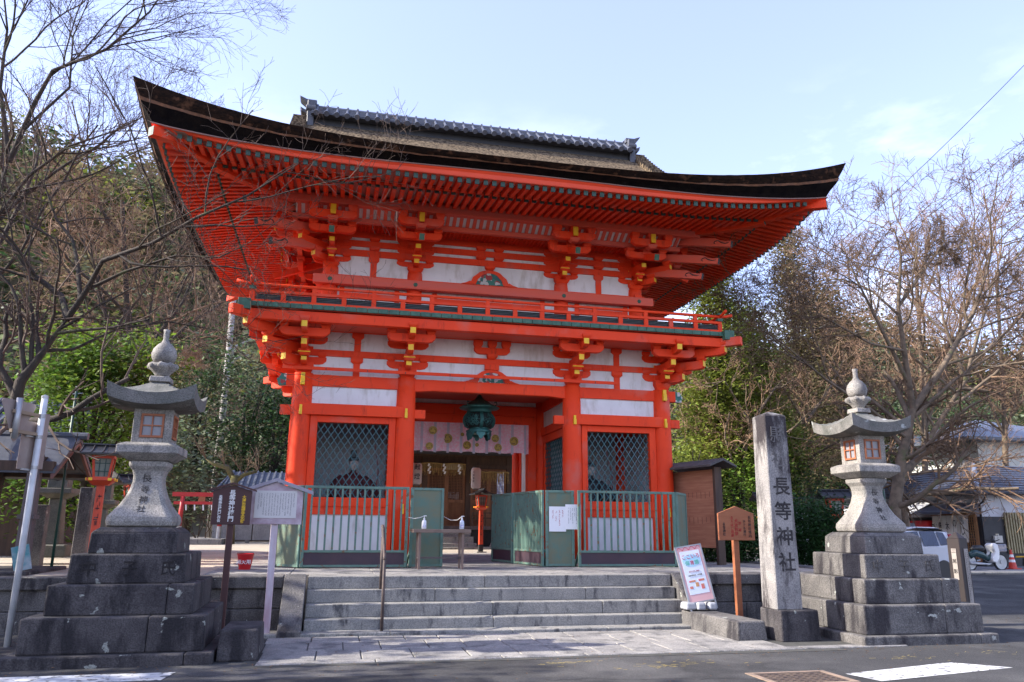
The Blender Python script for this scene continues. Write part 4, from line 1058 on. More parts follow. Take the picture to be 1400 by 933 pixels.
# ---- table with pump bottles
T = thing('folding_table', 'small brown wooden table on the platform left of the passage', 'table', (-1.25, -2.25, 0))
MB().bz(-.49, .47, -.22, .22, .59, .645).build('tabletop', WOODT, T, bevel=.004)
for x in (-.38, .34):
    for y in (-.16, .16): MB().frus(x, y, 0, .615, .035, .035, .045, .045).build('leg', M('leg_wood', (.22, .15, .12), (.15, .10, .08), scale=4, rough=.7, stretch=(4, 4, .5)), T)
b = MB(); b.bz(-.40, .36, -.015, .015, .17, .20); b.bz(-.395, -.365, -.15, .15, .17, .20); b.bz(.325, .355, -.15, .15, .17, .20); b.build('stretcher', WOODG, T)
def bottle(x, y, label, col):
    B = thing('pump_bottle', label, 'pump bottle', (x, y, .65), 0)
    MB().lathe([(.036, 0), (.04, .01), (.04, .10), (.034, .135), (.014, .15), (.014, .16)], 16).build('bottle', col, B, smooth=True)
    MB().bz(-.028, .028, -.043, -.039, .03, .07).build('printed_label', M('blue_label', (.08, .10, .45), (.75, .75, .78), scale=30, rough=.5), B)
    b = MB(); b.lathe([(.016, .158), (.016, .178), (.006, .18), (.006, .21)], 12); b.box((.014, 0, .213), (.05, .014, .012)); b.build('pump', WPAINT, B)
bottle(-1.545, -2.25, 'white pump bottle with a blue mark on the left of the table', M('bottle_white', (.75, .76, .80), rough=.3))
bottle(-.905, -2.25, 'clear pump bottle on the right of the table', M('bottle_clear', (.55, .60, .68), rough=.15))
# ---- red fire bucket
B = thing('fire_bucket', 'red metal fire bucket with white characters on the platform edge', 'bucket', (-4.36, -2.2, 0))
RB = M('bucket_red', (.55, .015, .02), (.42, .012, .015), scale=4, rough=.4)
MB().lathe([(.085, 0), (.088, .01), (.128, .235), (.135, .245), (.128, .25), (.12, .235), (.08, .015), (0, .015)], 24).build('pail', RB, B, smooth=True)
MB().tube([(-.13, 0, .24), (-.12, -.05, .26), (0, -.12, .262), (.12, -.05, .26), (.13, 0, .24)], .005, 6).build('handle', BLACK, B)
text('消火用', .075, (-.01, -.115, .12), WPAINT, B, 'lettering', vertical=False, rot=(PI / 2 - .17, 0, 0))
# ---- handrail on the steps
H_ = thing('handrail', 'brown iron handrail rising up the left of the granite steps', 'handrail', (-2.33, -4.5, -.68))
MB().tube([(0, -.22, 0), (0, -.22, .93)], .021, 8).build('post', RUST, H_, smooth=True); MB().tube([(0, .42, .5), (0, .42, 1.22)], .021, 8).build('post', RUST, H_, smooth=True)
MB().tube([(0, -.22, .93), (0, -.18, .97), (0, .50, 1.36), (0, .55, 1.37)], .024, 8).build('rail', RUST, H_, smooth=True)

# ================================================================== SIGNS
def gable_sign(name, label, loc, w, h, z0, post_w, mat, roofmat, loc_mat=None, rise=.10, over=.05, t=.03, rz=0, roof=True, postmat=None):
    G_ = thing(name, label, 'sign', loc, rz)
    MB().bz(-post_w / 2, post_w / 2, .0, .07, 0, z0 + h * .9).build('post', postmat or mat, G_, bevel=.004)
    pn = MB().prism([(-w / 2, z0), (w / 2, z0), (w / 2, z0 + h), (0, z0 + h + rise), (-w / 2, z0 + h)], -t - .002, -.002).build('board', mat, G_, bevel=.003)
    if roof:
        for s in (-1, 1):
            a = [(0, z0 + h + rise + .01), (s * (w / 2 + over), z0 + h - rise * over / (w / 2) + .01), (s * (w / 2 + over), z0 + h - rise * over / (w / 2) + .01 + roof_t), (0, z0 + h + rise + .01 + roof_t)]
            MB().prism(a if s < 0 else a[::-1], -t - .05, .06).build('roof_board', roofmat, G_)
    return G_, pn
roof_t = .022
BRW = M('sign_brown', (.075, .028, .025), (.055, .02, .02), scale=2, rough=.6)
g1, pn = gable_sign('name_sign', 'dark brown gabled sign with white and yellow vertical characters', (-4.30, -4.95, -.68), .47, .42, 1.37, .075, BRW, BRW, rise=.075, t=.03)
text('長等神社楼門', .076, (0, -.0345, 1.60), WPAINT, g1, 'lettering', off=.0015, sp=.85)
text('長等神社楼門保存会', .043, (-.14, -.0345, 1.565), WPAINT, g1, 'lettering', off=.0008, sp=.85)
text('大津市指定文化財', .05, (.145, -.0345, 1.56), YEL, g1, 'lettering', off=.001, sp=.85)
roof_t = .045
PNK = M('weathered_pink_board', (.50, .42, .46), (.22, .11, .13), scale=2.2, rough=.85, lo=.42, hi=.75, bump=.1, stretch=(1.5, 1, 1.5))
g2, pn = gable_sign('explanation_sign', 'weathered pinkish gabled notice sign with a white text sheet on a single post', (-3.78, -4.72, -.70), .68, .42, 1.40, .085, PNK, M('grey_roof_board', (.36, .34, .38), (.26, .24, .28), scale=5, rough=.85), rise=.12, over=.13, t=.03, postmat=M('weathered_white_post', (.60, .56, .60), (.42, .28, .31), scale=2.5, rough=.8, stretch=(2, 2, .5)))
MB().bz(-.265, .265, -.040, -.033, 1.48, 1.83).build('text_sheet', M('sheet', (.60, .58, .56), (.54, .52, .50), rough=.7), g2)
strokes(MB(), -.235, .245, 1.51, 1.80, 14, 26, -.041, w=.55, seed=3, skip=.1).build('small_writing', M('grey_ink', (.18, .17, .2), rough=.8), g2)
roof_t = .02
g3, pn = gable_sign('rule_sign', 'orange wooden pointed signboard with black and red writing on a thin post', (3.0, -4.4, -.68), .60, .40, 1.20, .09, WOODO, WOODO, rise=.11, over=.0, t=.035, roof=False)
text('長等神社境内', .055, (.22, -.039, 1.40), INK, g3, 'lettering'); text('ホテル通行', .05, (.13, -.039, 1.38), INK, g3, 'lettering')
RDI = M('red_lettering', (.38, .02, .02), rough=.7)
text('禁\n　\n様', .05, (.055, -.039, 1.40), RDI, g3, 'lettering', vertical=False); text('犬放牧禁', .062, (-.005, -.039, 1.39), RDI, g3, 'lettering'); text('立入はご遠慮', .052, (-.075, -.039, 1.40), RDI, g3, 'lettering'); text('長等神社', .05, (-.21, -.039, 1.36), INK, g3, 'lettering')
# ---- tall votive notice board with roof, behind the right fence
N_ = thing('notice_board', 'tall roofed wooden donor board standing right of the gate', 'notice board', (4.26, -.45, 0), R(-76))
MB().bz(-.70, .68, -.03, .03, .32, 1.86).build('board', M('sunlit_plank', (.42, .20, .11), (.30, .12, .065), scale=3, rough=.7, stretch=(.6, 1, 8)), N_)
for x in (-.73, .71): MB().bz(x - .035, x + .035, -.09, .09, 0, 1.9).build('post', WOODD, N_, bevel=.004)
b = MB()
for s in (-1, 1): b.prism([(0, 0), (0, .05), (s * .34, -.09), (s * .34, -.13)][::(1 if s > 0 else -1)], -.92, .92)
rb = b.build('roof', M('board_roof', (.10, .09, .085), (.055, .05, .05), scale=6, rough=.85, bump=.3), N_); rb.rotation_euler = (0, 0, PI / 2); rb.location = (0, 0, 2.02)
bb_ = MB(); rr = random.Random(4)
for i in range(9):
    for j in range(2): 
        x = -.55 + i * .13; bb_.bz(x, x + .012, -.033, -.031, 1.3 - j * .5 + rr.uniform(-.02, .02), 1.42 - j * .5)
bb_.build('small_writing', M('brown_ink', (.16, .06, .04), rough=.8), N_)
# ---- leaning A-board with water weights
A_ = thing('folding_signboard', 'pink and white folding signboard leaning against the steps on grey weights', 'signboard', (2.22, -4.80, -.445), 0)
TL = Matrix.Translation((0, 0, 0)) @ Matrix.Rotation(R(-8.5), 4, 'Y') @ Matrix.Rotation(R(-12), 4, 'X')
def abuild(mb, name, mat, par=A_, **k):
    o = mb.build(name, mat, par, **k); o.data.transform(TL); return o
b = MB(); w = .40; h = .92
for x in (-w / 2, w / 2): b.bz(x - .012, x + .012, -.012, .012, 0, h)
b.bz(-w / 2, w / 2, -.012, .012, h - .02, h); b.bz(-w / 2, w / 2, -.012, .012, .11, .13); abuild(b, 'frame', STEEL)
pst = abuild(MB().bz(-w / 2 + .012, w / 2 - .012, -.008, .008, .13, h - .02), 'poster', M('poster_pink', (.70, .42, .42), (.66, .38, .38), rough=.6))
abuild(MB().bz(-.155, .155, -.0105, -.0085, .23, .84), 'poster_sheet', M('poster_white', (.74, .78, .84), (.66, .74, .84), scale=6, rough=.5), pst)
b = MB(); b.M = Matrix.Translation((0, -.0108, .70)) @ Matrix.Rotation(PI / 2, 4, 'X'); b.lathe([(0, 0), (.145, 0), (.145, .001), (0, .001)], 24, sy=.62); b.M = None; abuild(b, 'poster_cloud', M('poster_blue', (.36, .62, .76), (.48, .70, .80), scale=9, rough=.5), pst)
for body, s_, x, z, mt in (('ここいろ', .074, 0, .755, M('poster_magenta', (.62, .06, .12), rough=.5)), ('保', .068, -.075, .665, M('poster_teal', (.10, .45, .35), rough=.5)), ('育', .068, 0, .665, M('poster_magenta', (.6, .1, .3))), ('園', .068, .075, .665, M('poster_teal', (.1, .4, .35))),
                           ('077-575-7885', .030, 0, .545, M('poster_wine', (.35, .08, .14), rough=.5)), ('見学随時受付・入園相談', .020, .0, .49, INK)):
    o = text(body, s_, (x, -.0135, z), mt, pst, 'lettering', vertical=False, extrude=.0006, off=.0006); o.data.transform(TL)
b = MB(); 
for x0, x1, z0, z1 in ((-.12, -.02, .40, .425), (-.13, -.08, .31, .345), (.03, .12, .40, .43), (-.03, .02, .33, .39), (.05, .10, .29, .36)): b.bz(x0, x1, -.0125, -.0108, z0, z1)
abuild(b, 'poster_pictures', M('poster_red', (.60, .12, .16), (.55, .30, .12), scale=14, rough=.5), pst)
b = MB(); rr = random.Random(3)
for i in range(26): 
    x = -.18 + .36 * i / 25; z = .872 + .02 * math.sin(i * .9) ; b.bz(x, x + .012, -.011, -.0095, z, z + .014)
abuild(b, 'poster_garland', M('poster_magenta', (.62, .06, .12)), pst)

for x, y, s_, lb in ((-.20, .10, 1.0, 'x'), (-.055, .06, .82, 'x'), (.12, .06, .82, 'x')):
    b = MB(); b.frus(x, y, .005, .11, .17 * s_, .24, .15 * s_, .20); b.build('water_weight', M('weight_grey', (.36, .37, .39), (.28, .29, .31), scale=5, rough=.5), A_, bevel=.03, seg=3)
# ---- dark marker post beside the right lantern
K_ = thing('marker_post', 'dark brown pointed marker post with white lettered plates on the right lantern pedestal', 'marker post', (6.42, -5.0, -.70), R(14))
b = MB(); b.frus(0, 0, .0, 1.27, .21, .21, .20, .20); b.frus(0, 0, 1.27, 1.37, .20, .20, .02, .02); b.build('post', M('post_brown', (.022, .012, .012), (.015, .01, .01), scale=5, rough=.6), K_, bevel=.006)
MB().bz(-.02, .070, -.110, -.104, .26, 1.12).build('plate', M('plate_cream', (.34, .30, .27), (.27, .24, .21), rough=.7), K_)
MB().bz(-.110, -.104, -.038, .038, .66, 1.12).build('plate', M('plate_cream', (.5, .45, .4)), K_)
strokes(MB(), -.015, .065, .28, 1.10, 2, 30, -.111, w=.5, seed=8).build('small_writing', INK, K_)
for k, ch in enumerate('三尾影'):
    text(ch, .07, (-.112, 0, 1.08 - k * .15), INK, K_, 'lettering', vertical=False, rot=(PI / 2, 0, -PI / 2))
# ---- road sign post with sign backs
SP = thing('road_sign', 'white road sign pole at the left edge with the bare backs of its signs', 'road sign', (-6.62, -4.98, -.70))
MB().tube([(0, 0, 0), (.0, 0, 2.92)], .038, 12).build('pole', M('pole_white', (.62, .64, .66), (.50, .53, .54), scale=6, rough=.4, stain=(.25, .25, .2), stscale=3, stlo=.6, sthi=.8), SP, smooth=True)
MB().lathe([(.042, 2.90), (.042, 2.93), (.0, 2.95)], 12).build('cap', STEEL, SP)
BACK = M('sign_back', (.32, .27, .24), (.26, .20, .18), scale=3, rough=.6, metal=.2)
vw = R(70)   # the signs face the oncoming road, we see their backs
Ts = Matrix.Translation((0, 0, 0)) @ Matrix.Rotation(vw, 4, 'Z')
def sb(mb, name, mat, **k):
    o = mb.build(name, mat, SP, **k); o.data.transform(Ts); return o
def tri(c, s_, r_):
    pts = []
    for k in range(3):
        a = -PI / 2 + k * 2 * PI / 3
        for j in range(5):
            t_ = a - .9 + 1.8 * j / 4; pts.append((c[0] + (s_ - r_) * math.cos(a) + r_ * math.cos(t_), c[1] + (s_ - r_) * math.sin(a) + r_ * math.sin(t_)))
    return pts
sb(MB().prism(tri((-.34, 2.64), .31, .04), .045, .05), 'triangle_sign', BACK)
sb(MB().prism([(-.22, 2.02), (.06, 2.02), (.06, 2.60), (-.22, 2.60)], .058, .063), 'plate_sign', BACK, bevel=.0)
sb(MB().prism([(.02, 2.04), (.16, 2.04), (.16, 2.72), (.02, 2.72)], .02, .026), 'plate_sign', BACK)
b = MB()
for z in (2.68, 2.45): sb(MB().bz(-.45, .05, .0, .035, z - .02, z + .02), 'bracket_bar', M('bracket_tan', (.32, .23, .15), (.26, .2, .14), rough=.6))
for z in (2.42, 2.02): sb(MB().bz(-.17, .03, .03, .05, z - .01, z + .01), 'bracket_bar', STEEL)
sb(MB().tube([(-.40, .0, 2.36), (-.40, .0, 2.84)], .036, 10), 'short_pipe', STEEL, smooth=True)
for z in (2.05, 2.42, 2.68): MB().lathe([(.043, z - .02), (.043, z + .02)], 12).build('clamp', STEEL, SP)
# ================================================================== PASSAGE OBJECTS
BR = M('bronze_patina', (.045, .17, .155), (.025, .10, .095), scale=7, rough=.5, metal=.35, bump=.1, spots=(.10, .30, .27), sscale=8, slo=.6, shi=.75)
L_ = thing('hanging_lantern', 'round green bronze lantern hanging in the middle of the gate passage', 'hanging lantern', (-.03, 1.15, 2.55))
MB().lathe([(.20, .12), (.27, .15), (.29, .19), (.24, .22), (.20, .24), (.24, .25)], 36).build('lower_ring', BR, L_, smooth=True)
b = MB()
body = [(.24, .25), (.31, .29), (.345, .37), (.35, .43), (.335, .50), (.29, .56), (.25, .59)]
# pierced body: openwork strips over a dark core
b.lathe([(r - .02, z) for r, z in body], 36); b.build('inner_shade', M('lantern_core', (.012, .02, .02), rough=.8), L_, smooth=True)
b = MB(); rr = random.Random(12)
for k in range(12):
    a = 2 * PI * k / 12
    if k % 3 == 0:
        for j in range(3): 
            b.tube([((r) * math.cos(a + (j - 1) * .07), (r) * math.sin(a + (j - 1) * .07), z) for r, z in body], .016, 5)
for k in range(190):
    a = rr.uniform(0, 2 * PI); 
    if min(abs((a - 2 * PI * j / 4 + PI) % (2 * PI) - PI) for j in range(4)) < .16: continue
    zc = rr.uniform(.31, .55); rad = rr.uniform(.02, .05); pts = []
    for j in range(7):
        an = a + rad * 3 * math.cos(j * .8 + k); z = zc + rad * math.sin(j * .8 + k); z = max(.26, min(.58, z))
        rr_ = 0
        for i in range(len(body) - 1):
            if body[i][1] <= z <= body[i + 1][1]: t_ = (z - body[i][1]) / (body[i + 1][1] - body[i][1]); rr_ = body[i][0] * (1 - t_) + body[i + 1][0] * t_
        pts.append((rr_ * math.cos(an), rr_ * math.sin(an), z))
    b.tube(pts, .006, 4)
b.build('pierced_body', BR, L_, smooth=True)
MB().lathe([(.26, .585), (.28, .60), (.27, .64), (.30, .66), (.43, .68), (.45, .70), (.40, .73), (.28, .78), (.20, .84), (.12, .88), (.06, .95), (.05, .98), (.02, 1.0)], 36).build('brim', BR, L_, smooth=True)
for k in range(6):
    a = PI / 6 + 2 * PI * k / 6; b = MB()
    b.M = Matrix.Rotation(a, 4, 'Z') @ Matrix.Translation((.24, 0, 0)) @ Matrix.Rotation(PI / 2, 4, 'Z')
    b.prism([(-.09, .15), (-.10, .10), (-.05, .06), (-.04, .02), (0, -.01), (.04, .02), (.05, .06), (.10, .10), (.09, .15)], -.02, .02); b.M = None; b.build('foot', BR, L_)
for k in range(4):
    a = PI / 4 + k * PI / 2; MB().tube([(.40 * math.cos(a), .40 * math.sin(a), .71), (.47 * math.cos(a), .47 * math.sin(a), .74), (.45 * math.cos(a), .45 * math.sin(a), .80), (.40 * math.cos(a), .40 * math.sin(a), .79)], .012, 5).build('scroll', BR, L_)
MB().tube([(0, 0, .98), (0, 0, 1.08)], .02, 6).build('hook', BLACK, L_)
# curtain with gold crests
PC = M('curtain_pink', (.88, .42, .50), (.86, .66, .70), scale=26, rough=.85, lo=.4, hi=.62)
Cn = thing('pink_curtain', 'pink curtain with gold round crests hanging across the passage', 'curtain', (0, 2.22, 2.38))
def cy_(x): return .02 * math.sin(x * 9) + .012 * math.sin(x * 23 + 1)
MB().grid(lambda a, c: (-1.35 + 2.71 * a, cy_(-1.35 + 2.71 * a) * (1.3 - c), .67 * c + (.01 * math.sin(a * 30) * (1 - c))), 120, 4).build('cloth', PC, Cn, smooth=True)
for k in range(9):
    x = -1.17 + k * .305; MB().grid(lambda a, c: (x - .03 + .06 * a, cy_(x - .03 + .06 * a) * (1.3 - c) - .006, -.03 + .70 * c), 4, 4).build('white_band', M('band_white', (.52, .48, .55), (.60, .34, .42), scale=10, rough=.85, lo=.5, hi=.75), Cn, smooth=True)
GOLD = M('gold_print', (.42, .28, .04), (.32, .20, .03), scale=9, rough=.45, metal=.3); GD2 = M('gold_dark', (.16, .08, .03), rough=.6)
def crest(x, z, r):
    f = MB(); f.M = Matrix.Translation((x, cy_(x) - .022, z)) @ Matrix.Rotation(PI / 2, 4, 'X'); f.lathe([(0, 0), (r, 0), (r, .002), (0, .002)], 20); f.M = None
    o = f.build('crest', GOLD, Cn)
    g = MB(); g.M = Matrix.Translation((x, cy_(x) - .0255, z)) @ Matrix.Rotation(PI / 2, 4, 'X')
    for k in range(3):
        a = k * 2 * PI / 3 + 1; pts = [(r * .85 * math.cos(a + t_ * .5) * (1 - .11 * t_), r * .85 * math.sin(a + t_ * .5) * (1 - .11 * t_), 0) for t_ in range(5)]
        g.tube(pts, [r * .03, r * .06, r * .09, r * .12, r * .15], 5)
    g.M = None; g.build('crest_swirl', GD2, o)
for x, z, r in ((-.92, .47, .095), (-.99, .11, .085), (-.57, .30, .11), (-.12, .15, .095), (-.23, .40, .045), (.12, .17, .045), (.55, .33, .09), (.62, .12, .09), (1.0, .28, .105)): crest(x, z, r)
# paper lanterns
def paper_lantern(x, y, z, label, chars, ang, size):
    Q = thing('paper_lantern', label, 'paper lantern', (x, y, z), ang)
    pr_ = [(.07, 0), (.085, .01), (.11, .03)] + [(.125 + .004 * (k % 2), .05 + k * .02) for k in range(23)] + [(.11, .53), (.085, .55), (.07, .56)]
    MB().lathe(pr_, 28).build('paper_shade', M('lantern_paper', (.82, .78, .68), (.72, .68, .58), scale=3, rough=.8), Q, smooth=True)
    b = MB(); b.lathe([(.085, -.012), (.085, .012)], 20); b.lathe([(.085, .548), (.085, .575)], 20); b.build('rim', BLACK, Q)
    MB().tube([(0, 0, .57), (0, 0, 1.3)], .006, 5).build('cord', WOODD, Q)
    for k, ch in enumerate(chars): text(ch, size, (0, -.132, .43 - k * size * 1.45), INK, Q, 'lettering', vertical=False, off=.001 if size > .1 else 0)
paper_lantern(-1.03, 4.45, 1.72, 'white paper lantern with two large black characters beside the left red column', '献燈', R(-2), .16)
paper_lantern(.56, 4.75, 1.66, 'white paper lantern with small side writing hanging in the middle of the passage', '三井寺町', R(-38), .055)

# ---- seated guardian statues behind the lattices
def statue(x, label, robe):
    Q = thing('guardian_statue', label, 'statue', (x, .85, .9), R(8))
    b = MB()
    b.lathe([(.50, .0), (.53, .06), (.48, .16), (.36, .30), (.27, .42), (.26, .60), (.24, .74), (.15, .82), (.06, .86)], 20, sy=.72)
    for s in (-1, 1): b.tube([(s * .20, 0, .74), (s * .36, -.05, .58), (s * .42, -.16, .42), (s * .26, -.30, .40), (s * .12, -.34, .42)], [.10, .13, .15, .11, .06], 10)
    b.tube([(0, 0, .80), (0, -.01, .94)], .06, 10)
    b.M = Matrix.Translation((0, -.02, 1.02)); b.lathe([(.0, -.13), (.06, -.11), (.09, -.05), (.098, .02), (.085, .09), (.04, .125), (0, .13)], 16, sy=1.1)
    b.box((0, -.11, -.01), (.025, .03, .045)); b.M = None
    o = b.build('body', robe, Q); md = o.modifiers.new('remesh', 'REMESH'); md.mode = 'VOXEL'; md.voxel_size = .018; md.use_smooth_shade = True
    f = MB(); f.M = Matrix.Translation((0, -.032, 1.015)); f.lathe([(.0, -.125), (.058, -.105), (.09, -.05), (.098, .02), (.08, .08), (0, .09)], 16, sy=1.12); f.box((0, -.115, -.01), (.022, .03, .05)); f.M = None
    fc = f.build('face', M('statue_face', (.60, .55, .48), (.5, .45, .4), scale=6, rough=.6), Q, smooth=True)
    g = MB()
    for s in (-1, 1): g.box((s * .036, -.138, 1.03), (.03, .01, .010)); g.box((s * .036, -.136, 1.055), (.034, .01, .006))
    g.box((0, -.136, .965), (.035, .01, .008)); g.build('face_paint', INK, fc)
    h = MB(); h.frus(0, -.01, 1.09, 1.17, .19, .21, .17, .19); h.frus(0, .05, 1.15, 1.32, .10, .07, .12, .05); h.build('court_hat', BLACK, Q, bevel=.02)
    h = MB(); h.tube([(.42, -.2, .2), (.50, -.1, .9), (.44, .05, 1.45)], .012, 6); h.build('bow', M('bow_red', (.2, .03, .03), rough=.5), Q)
    h = MB()
    for s in (-1, 1): h.box((s * .15, -.34, .42), (.07, .05, .06))
    h.build('cuff', PAPER, Q, bevel=.02)
statue(-2.70, 'seated guardian statue in a dark red robe behind the left lattice', M('robe_red', (.10, .012, .015), (.05, .008, .01), scale=5, rough=.7))
statue(2.42, 'seated guardian statue in a black robe behind the right lattice', M('robe_black', (.014, .018, .02), (.03, .03, .04), scale=5, rough=.7))

# ================================================================== WORSHIP HALL BEHIND
Hh = thing('worship_hall', 'dark timber hall with lattice doors seen through the gate passage', 'shrine hall', (0, 12, 0))
def hp_(mb, name, mat, **k): return mb.build(name, mat, Hh, **k)
hx0, hx1 = -2.9, 3.15
b = MB()
for x in (-2.8, -1.5, 0.0, 1.55, 3.05): hp_(MB().bz(x - .09, x + .09, -.09, .09, .7, 3.4), 'post', WOODD)
hp_(MB().bz(hx0, hx1, -.12, .12, 3.15, 3.42), 'beam', WOODD); hp_(MB().bz(hx0, hx1, -.10, .10, 2.72, 2.86), 'beam', WOODD)
hp_(MB().bz(hx0, hx1, -.03, .03, 2.86, 3.15), 'wall_panel', WOODD)
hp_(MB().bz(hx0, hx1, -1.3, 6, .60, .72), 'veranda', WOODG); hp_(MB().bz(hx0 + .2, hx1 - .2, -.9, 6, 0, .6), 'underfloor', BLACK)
hp_(MB().bz(hx0, hx1, 2.6, 2.7, .72, 3.4), 'rear_wall', WOODD)
hp_(MB().bz(-1.2, 1.6, 2.3, 2.5, 1.1, 2.0), 'altar', M('altar_white', (.35, .35, .38), (.10, .05, .04), scale=6, rough=.7, lo=.45, hi=.55))
for x0, x1 in ((-2.7, -1.6), (-1.4, -.1), (.1, .78), (.78, 1.45), (1.65, 2.3), (2.3, 2.95)):
    d = MB(); z0 = .72
    d.bz(x0, x0 + .07, -.03, .03, z0, 2.72); d.bz(x1 - .07, x1, -.03, .03, z0, 2.72); d.bz(x0, x1, -.029, .029, z0, z0 + .08); d.bz(x0, x1, -.029, .029, 2.64, 2.72); d.bz(x0, x1, -.028, .028, 1.52, 1.62)
    dd_ = hp_(d, 'lattice_door', WOODB)
    g = MB(); x = x0 + .07
    while x < x1 - .07: g.bz(x, x + .014, -.012, .006, z0 + .08, 2.64); x += .055
    z = z0 + .12
    while z < 2.62: g.bz(x0 + .07, x1 - .07, -.010, .004, z, z + .012); z += .055 if z > 1.6 else .06
    g.build('lattice', WOODB, dd_); MB().bz(x0 + .07, x1 - .07, .008, .014, z0 + .08, 1.52).build('lower_board', WOODB, dd_)
for xa, xb in ((hx0, 0.), (1.5, hx1)):
    b = MB(); x = xa
    for z in (.72 + .42, .72 + .25): b.bz(xa, xb, -1.28, -1.24, z, z + .035)
    while x < xb: b.bz(x, x + .035, -1.279, -1.245, .72, 1.15); x += .22
    hp_(b, 'veranda_railing', WOODD)
for k in range(3): hp_(MB().bz(-.1 - k * .0, 1.42 + k * .05, -1.55 - .32 * k, -1.22 - .0, 0 if k == 2 else .0, .58 - .2 * k - .0), 'stone_step', STEP, bevel=.01)
hp_(MB().bz(-.6, 3.0, -2.6, -1.2, -.02, .06), 'stone_step', STEP)
b = MB(); b.prism([(0, 0), (.0, .75), (.16, .75), (.55, 0)], -.12, .12); o = hp_(b, 'stone_wing', STONE); o.location = (2.55, -1.75, 0); o.rotation_euler = (0, 0, PI)
hp_(MB().bz(.72, 1.32, -.2, -.16, 2.66, 2.86), 'name_plaque', M('plaque_cream', (.55, .50, .36), (.48, .44, .3), rough=.6))
rf = MB()
rf.add([(hx0 - 1, -2.3, 3.35), (hx1 + .7, -2.3, 3.35), (hx1 - .2, 2.2, 5.6), (hx0 + .4, 2.2, 5.6), (hx0 - 1, 6.6, 3.35), (hx1 + .7, 6.6, 3.35), (hx0 - 1, -2.3, 3.2), (hx1 + .7, -2.3, 3.2), (hx0 - 1, 6.6, 3.2), (hx1 + .7, 6.6, 3.2)], [(0, 1, 2, 3), (3, 2, 5, 4), (0, 3, 4), (1, 5, 2), (6, 7, 1, 0), (7, 9, 5, 1), (9, 8, 4, 5), (8, 6, 0, 4), (6, 8, 9, 7)])
hp_(rf, 'roof', TILED)
# sacred rope with straw fringe and paper streamers
STRAW = M('straw', (.40, .27, .10), (.26, .17, .06), scale=12, rough=.9)
for x0, x1, z, lb, ns_ in ((-1.3, 1.42, 2.86, 'long straw fringe rope with white zigzag papers over the hall doors', 5), (1.6, 3.0, 2.60, 'shorter straw fringe rope without papers over the right hall door', 0)):
    Q = thing('straw_rope', lb, 'sacred rope', (0, 11.72, 0)); rr = random.Random(int(z * 10))
    MB().tube([(x0 + (x1 - x0) * k / 10, 0, z - .02 * math.sin(k * 2)) for k in range(11)], .022, 6).build('rope', STRAW, Q)
    b = MB(); x = x0
    while x < x1:
        l_ = rr.uniform(.28, .44); b.tube([(x, 0, z), (x + rr.uniform(-.02, .02), -.02, z - l_ * .5), (x + rr.uniform(-.05, .05), 0, z - l_)], .007, 4); x += .026
    b.build('straw_fringe', STRAW, Q, kind='stuff')
    for k in range(ns_):
        x = x0 + .35 + (x1 - x0 - .6) * k / 4; b = MB(); 
        for j in range(4): b.box((x + (.035 if j % 2 else -.01), -.04, z - .06 - j * .085), (.06, .004, .10), ry=.35)
        b.build('paper_streamer', PAPER, Q)

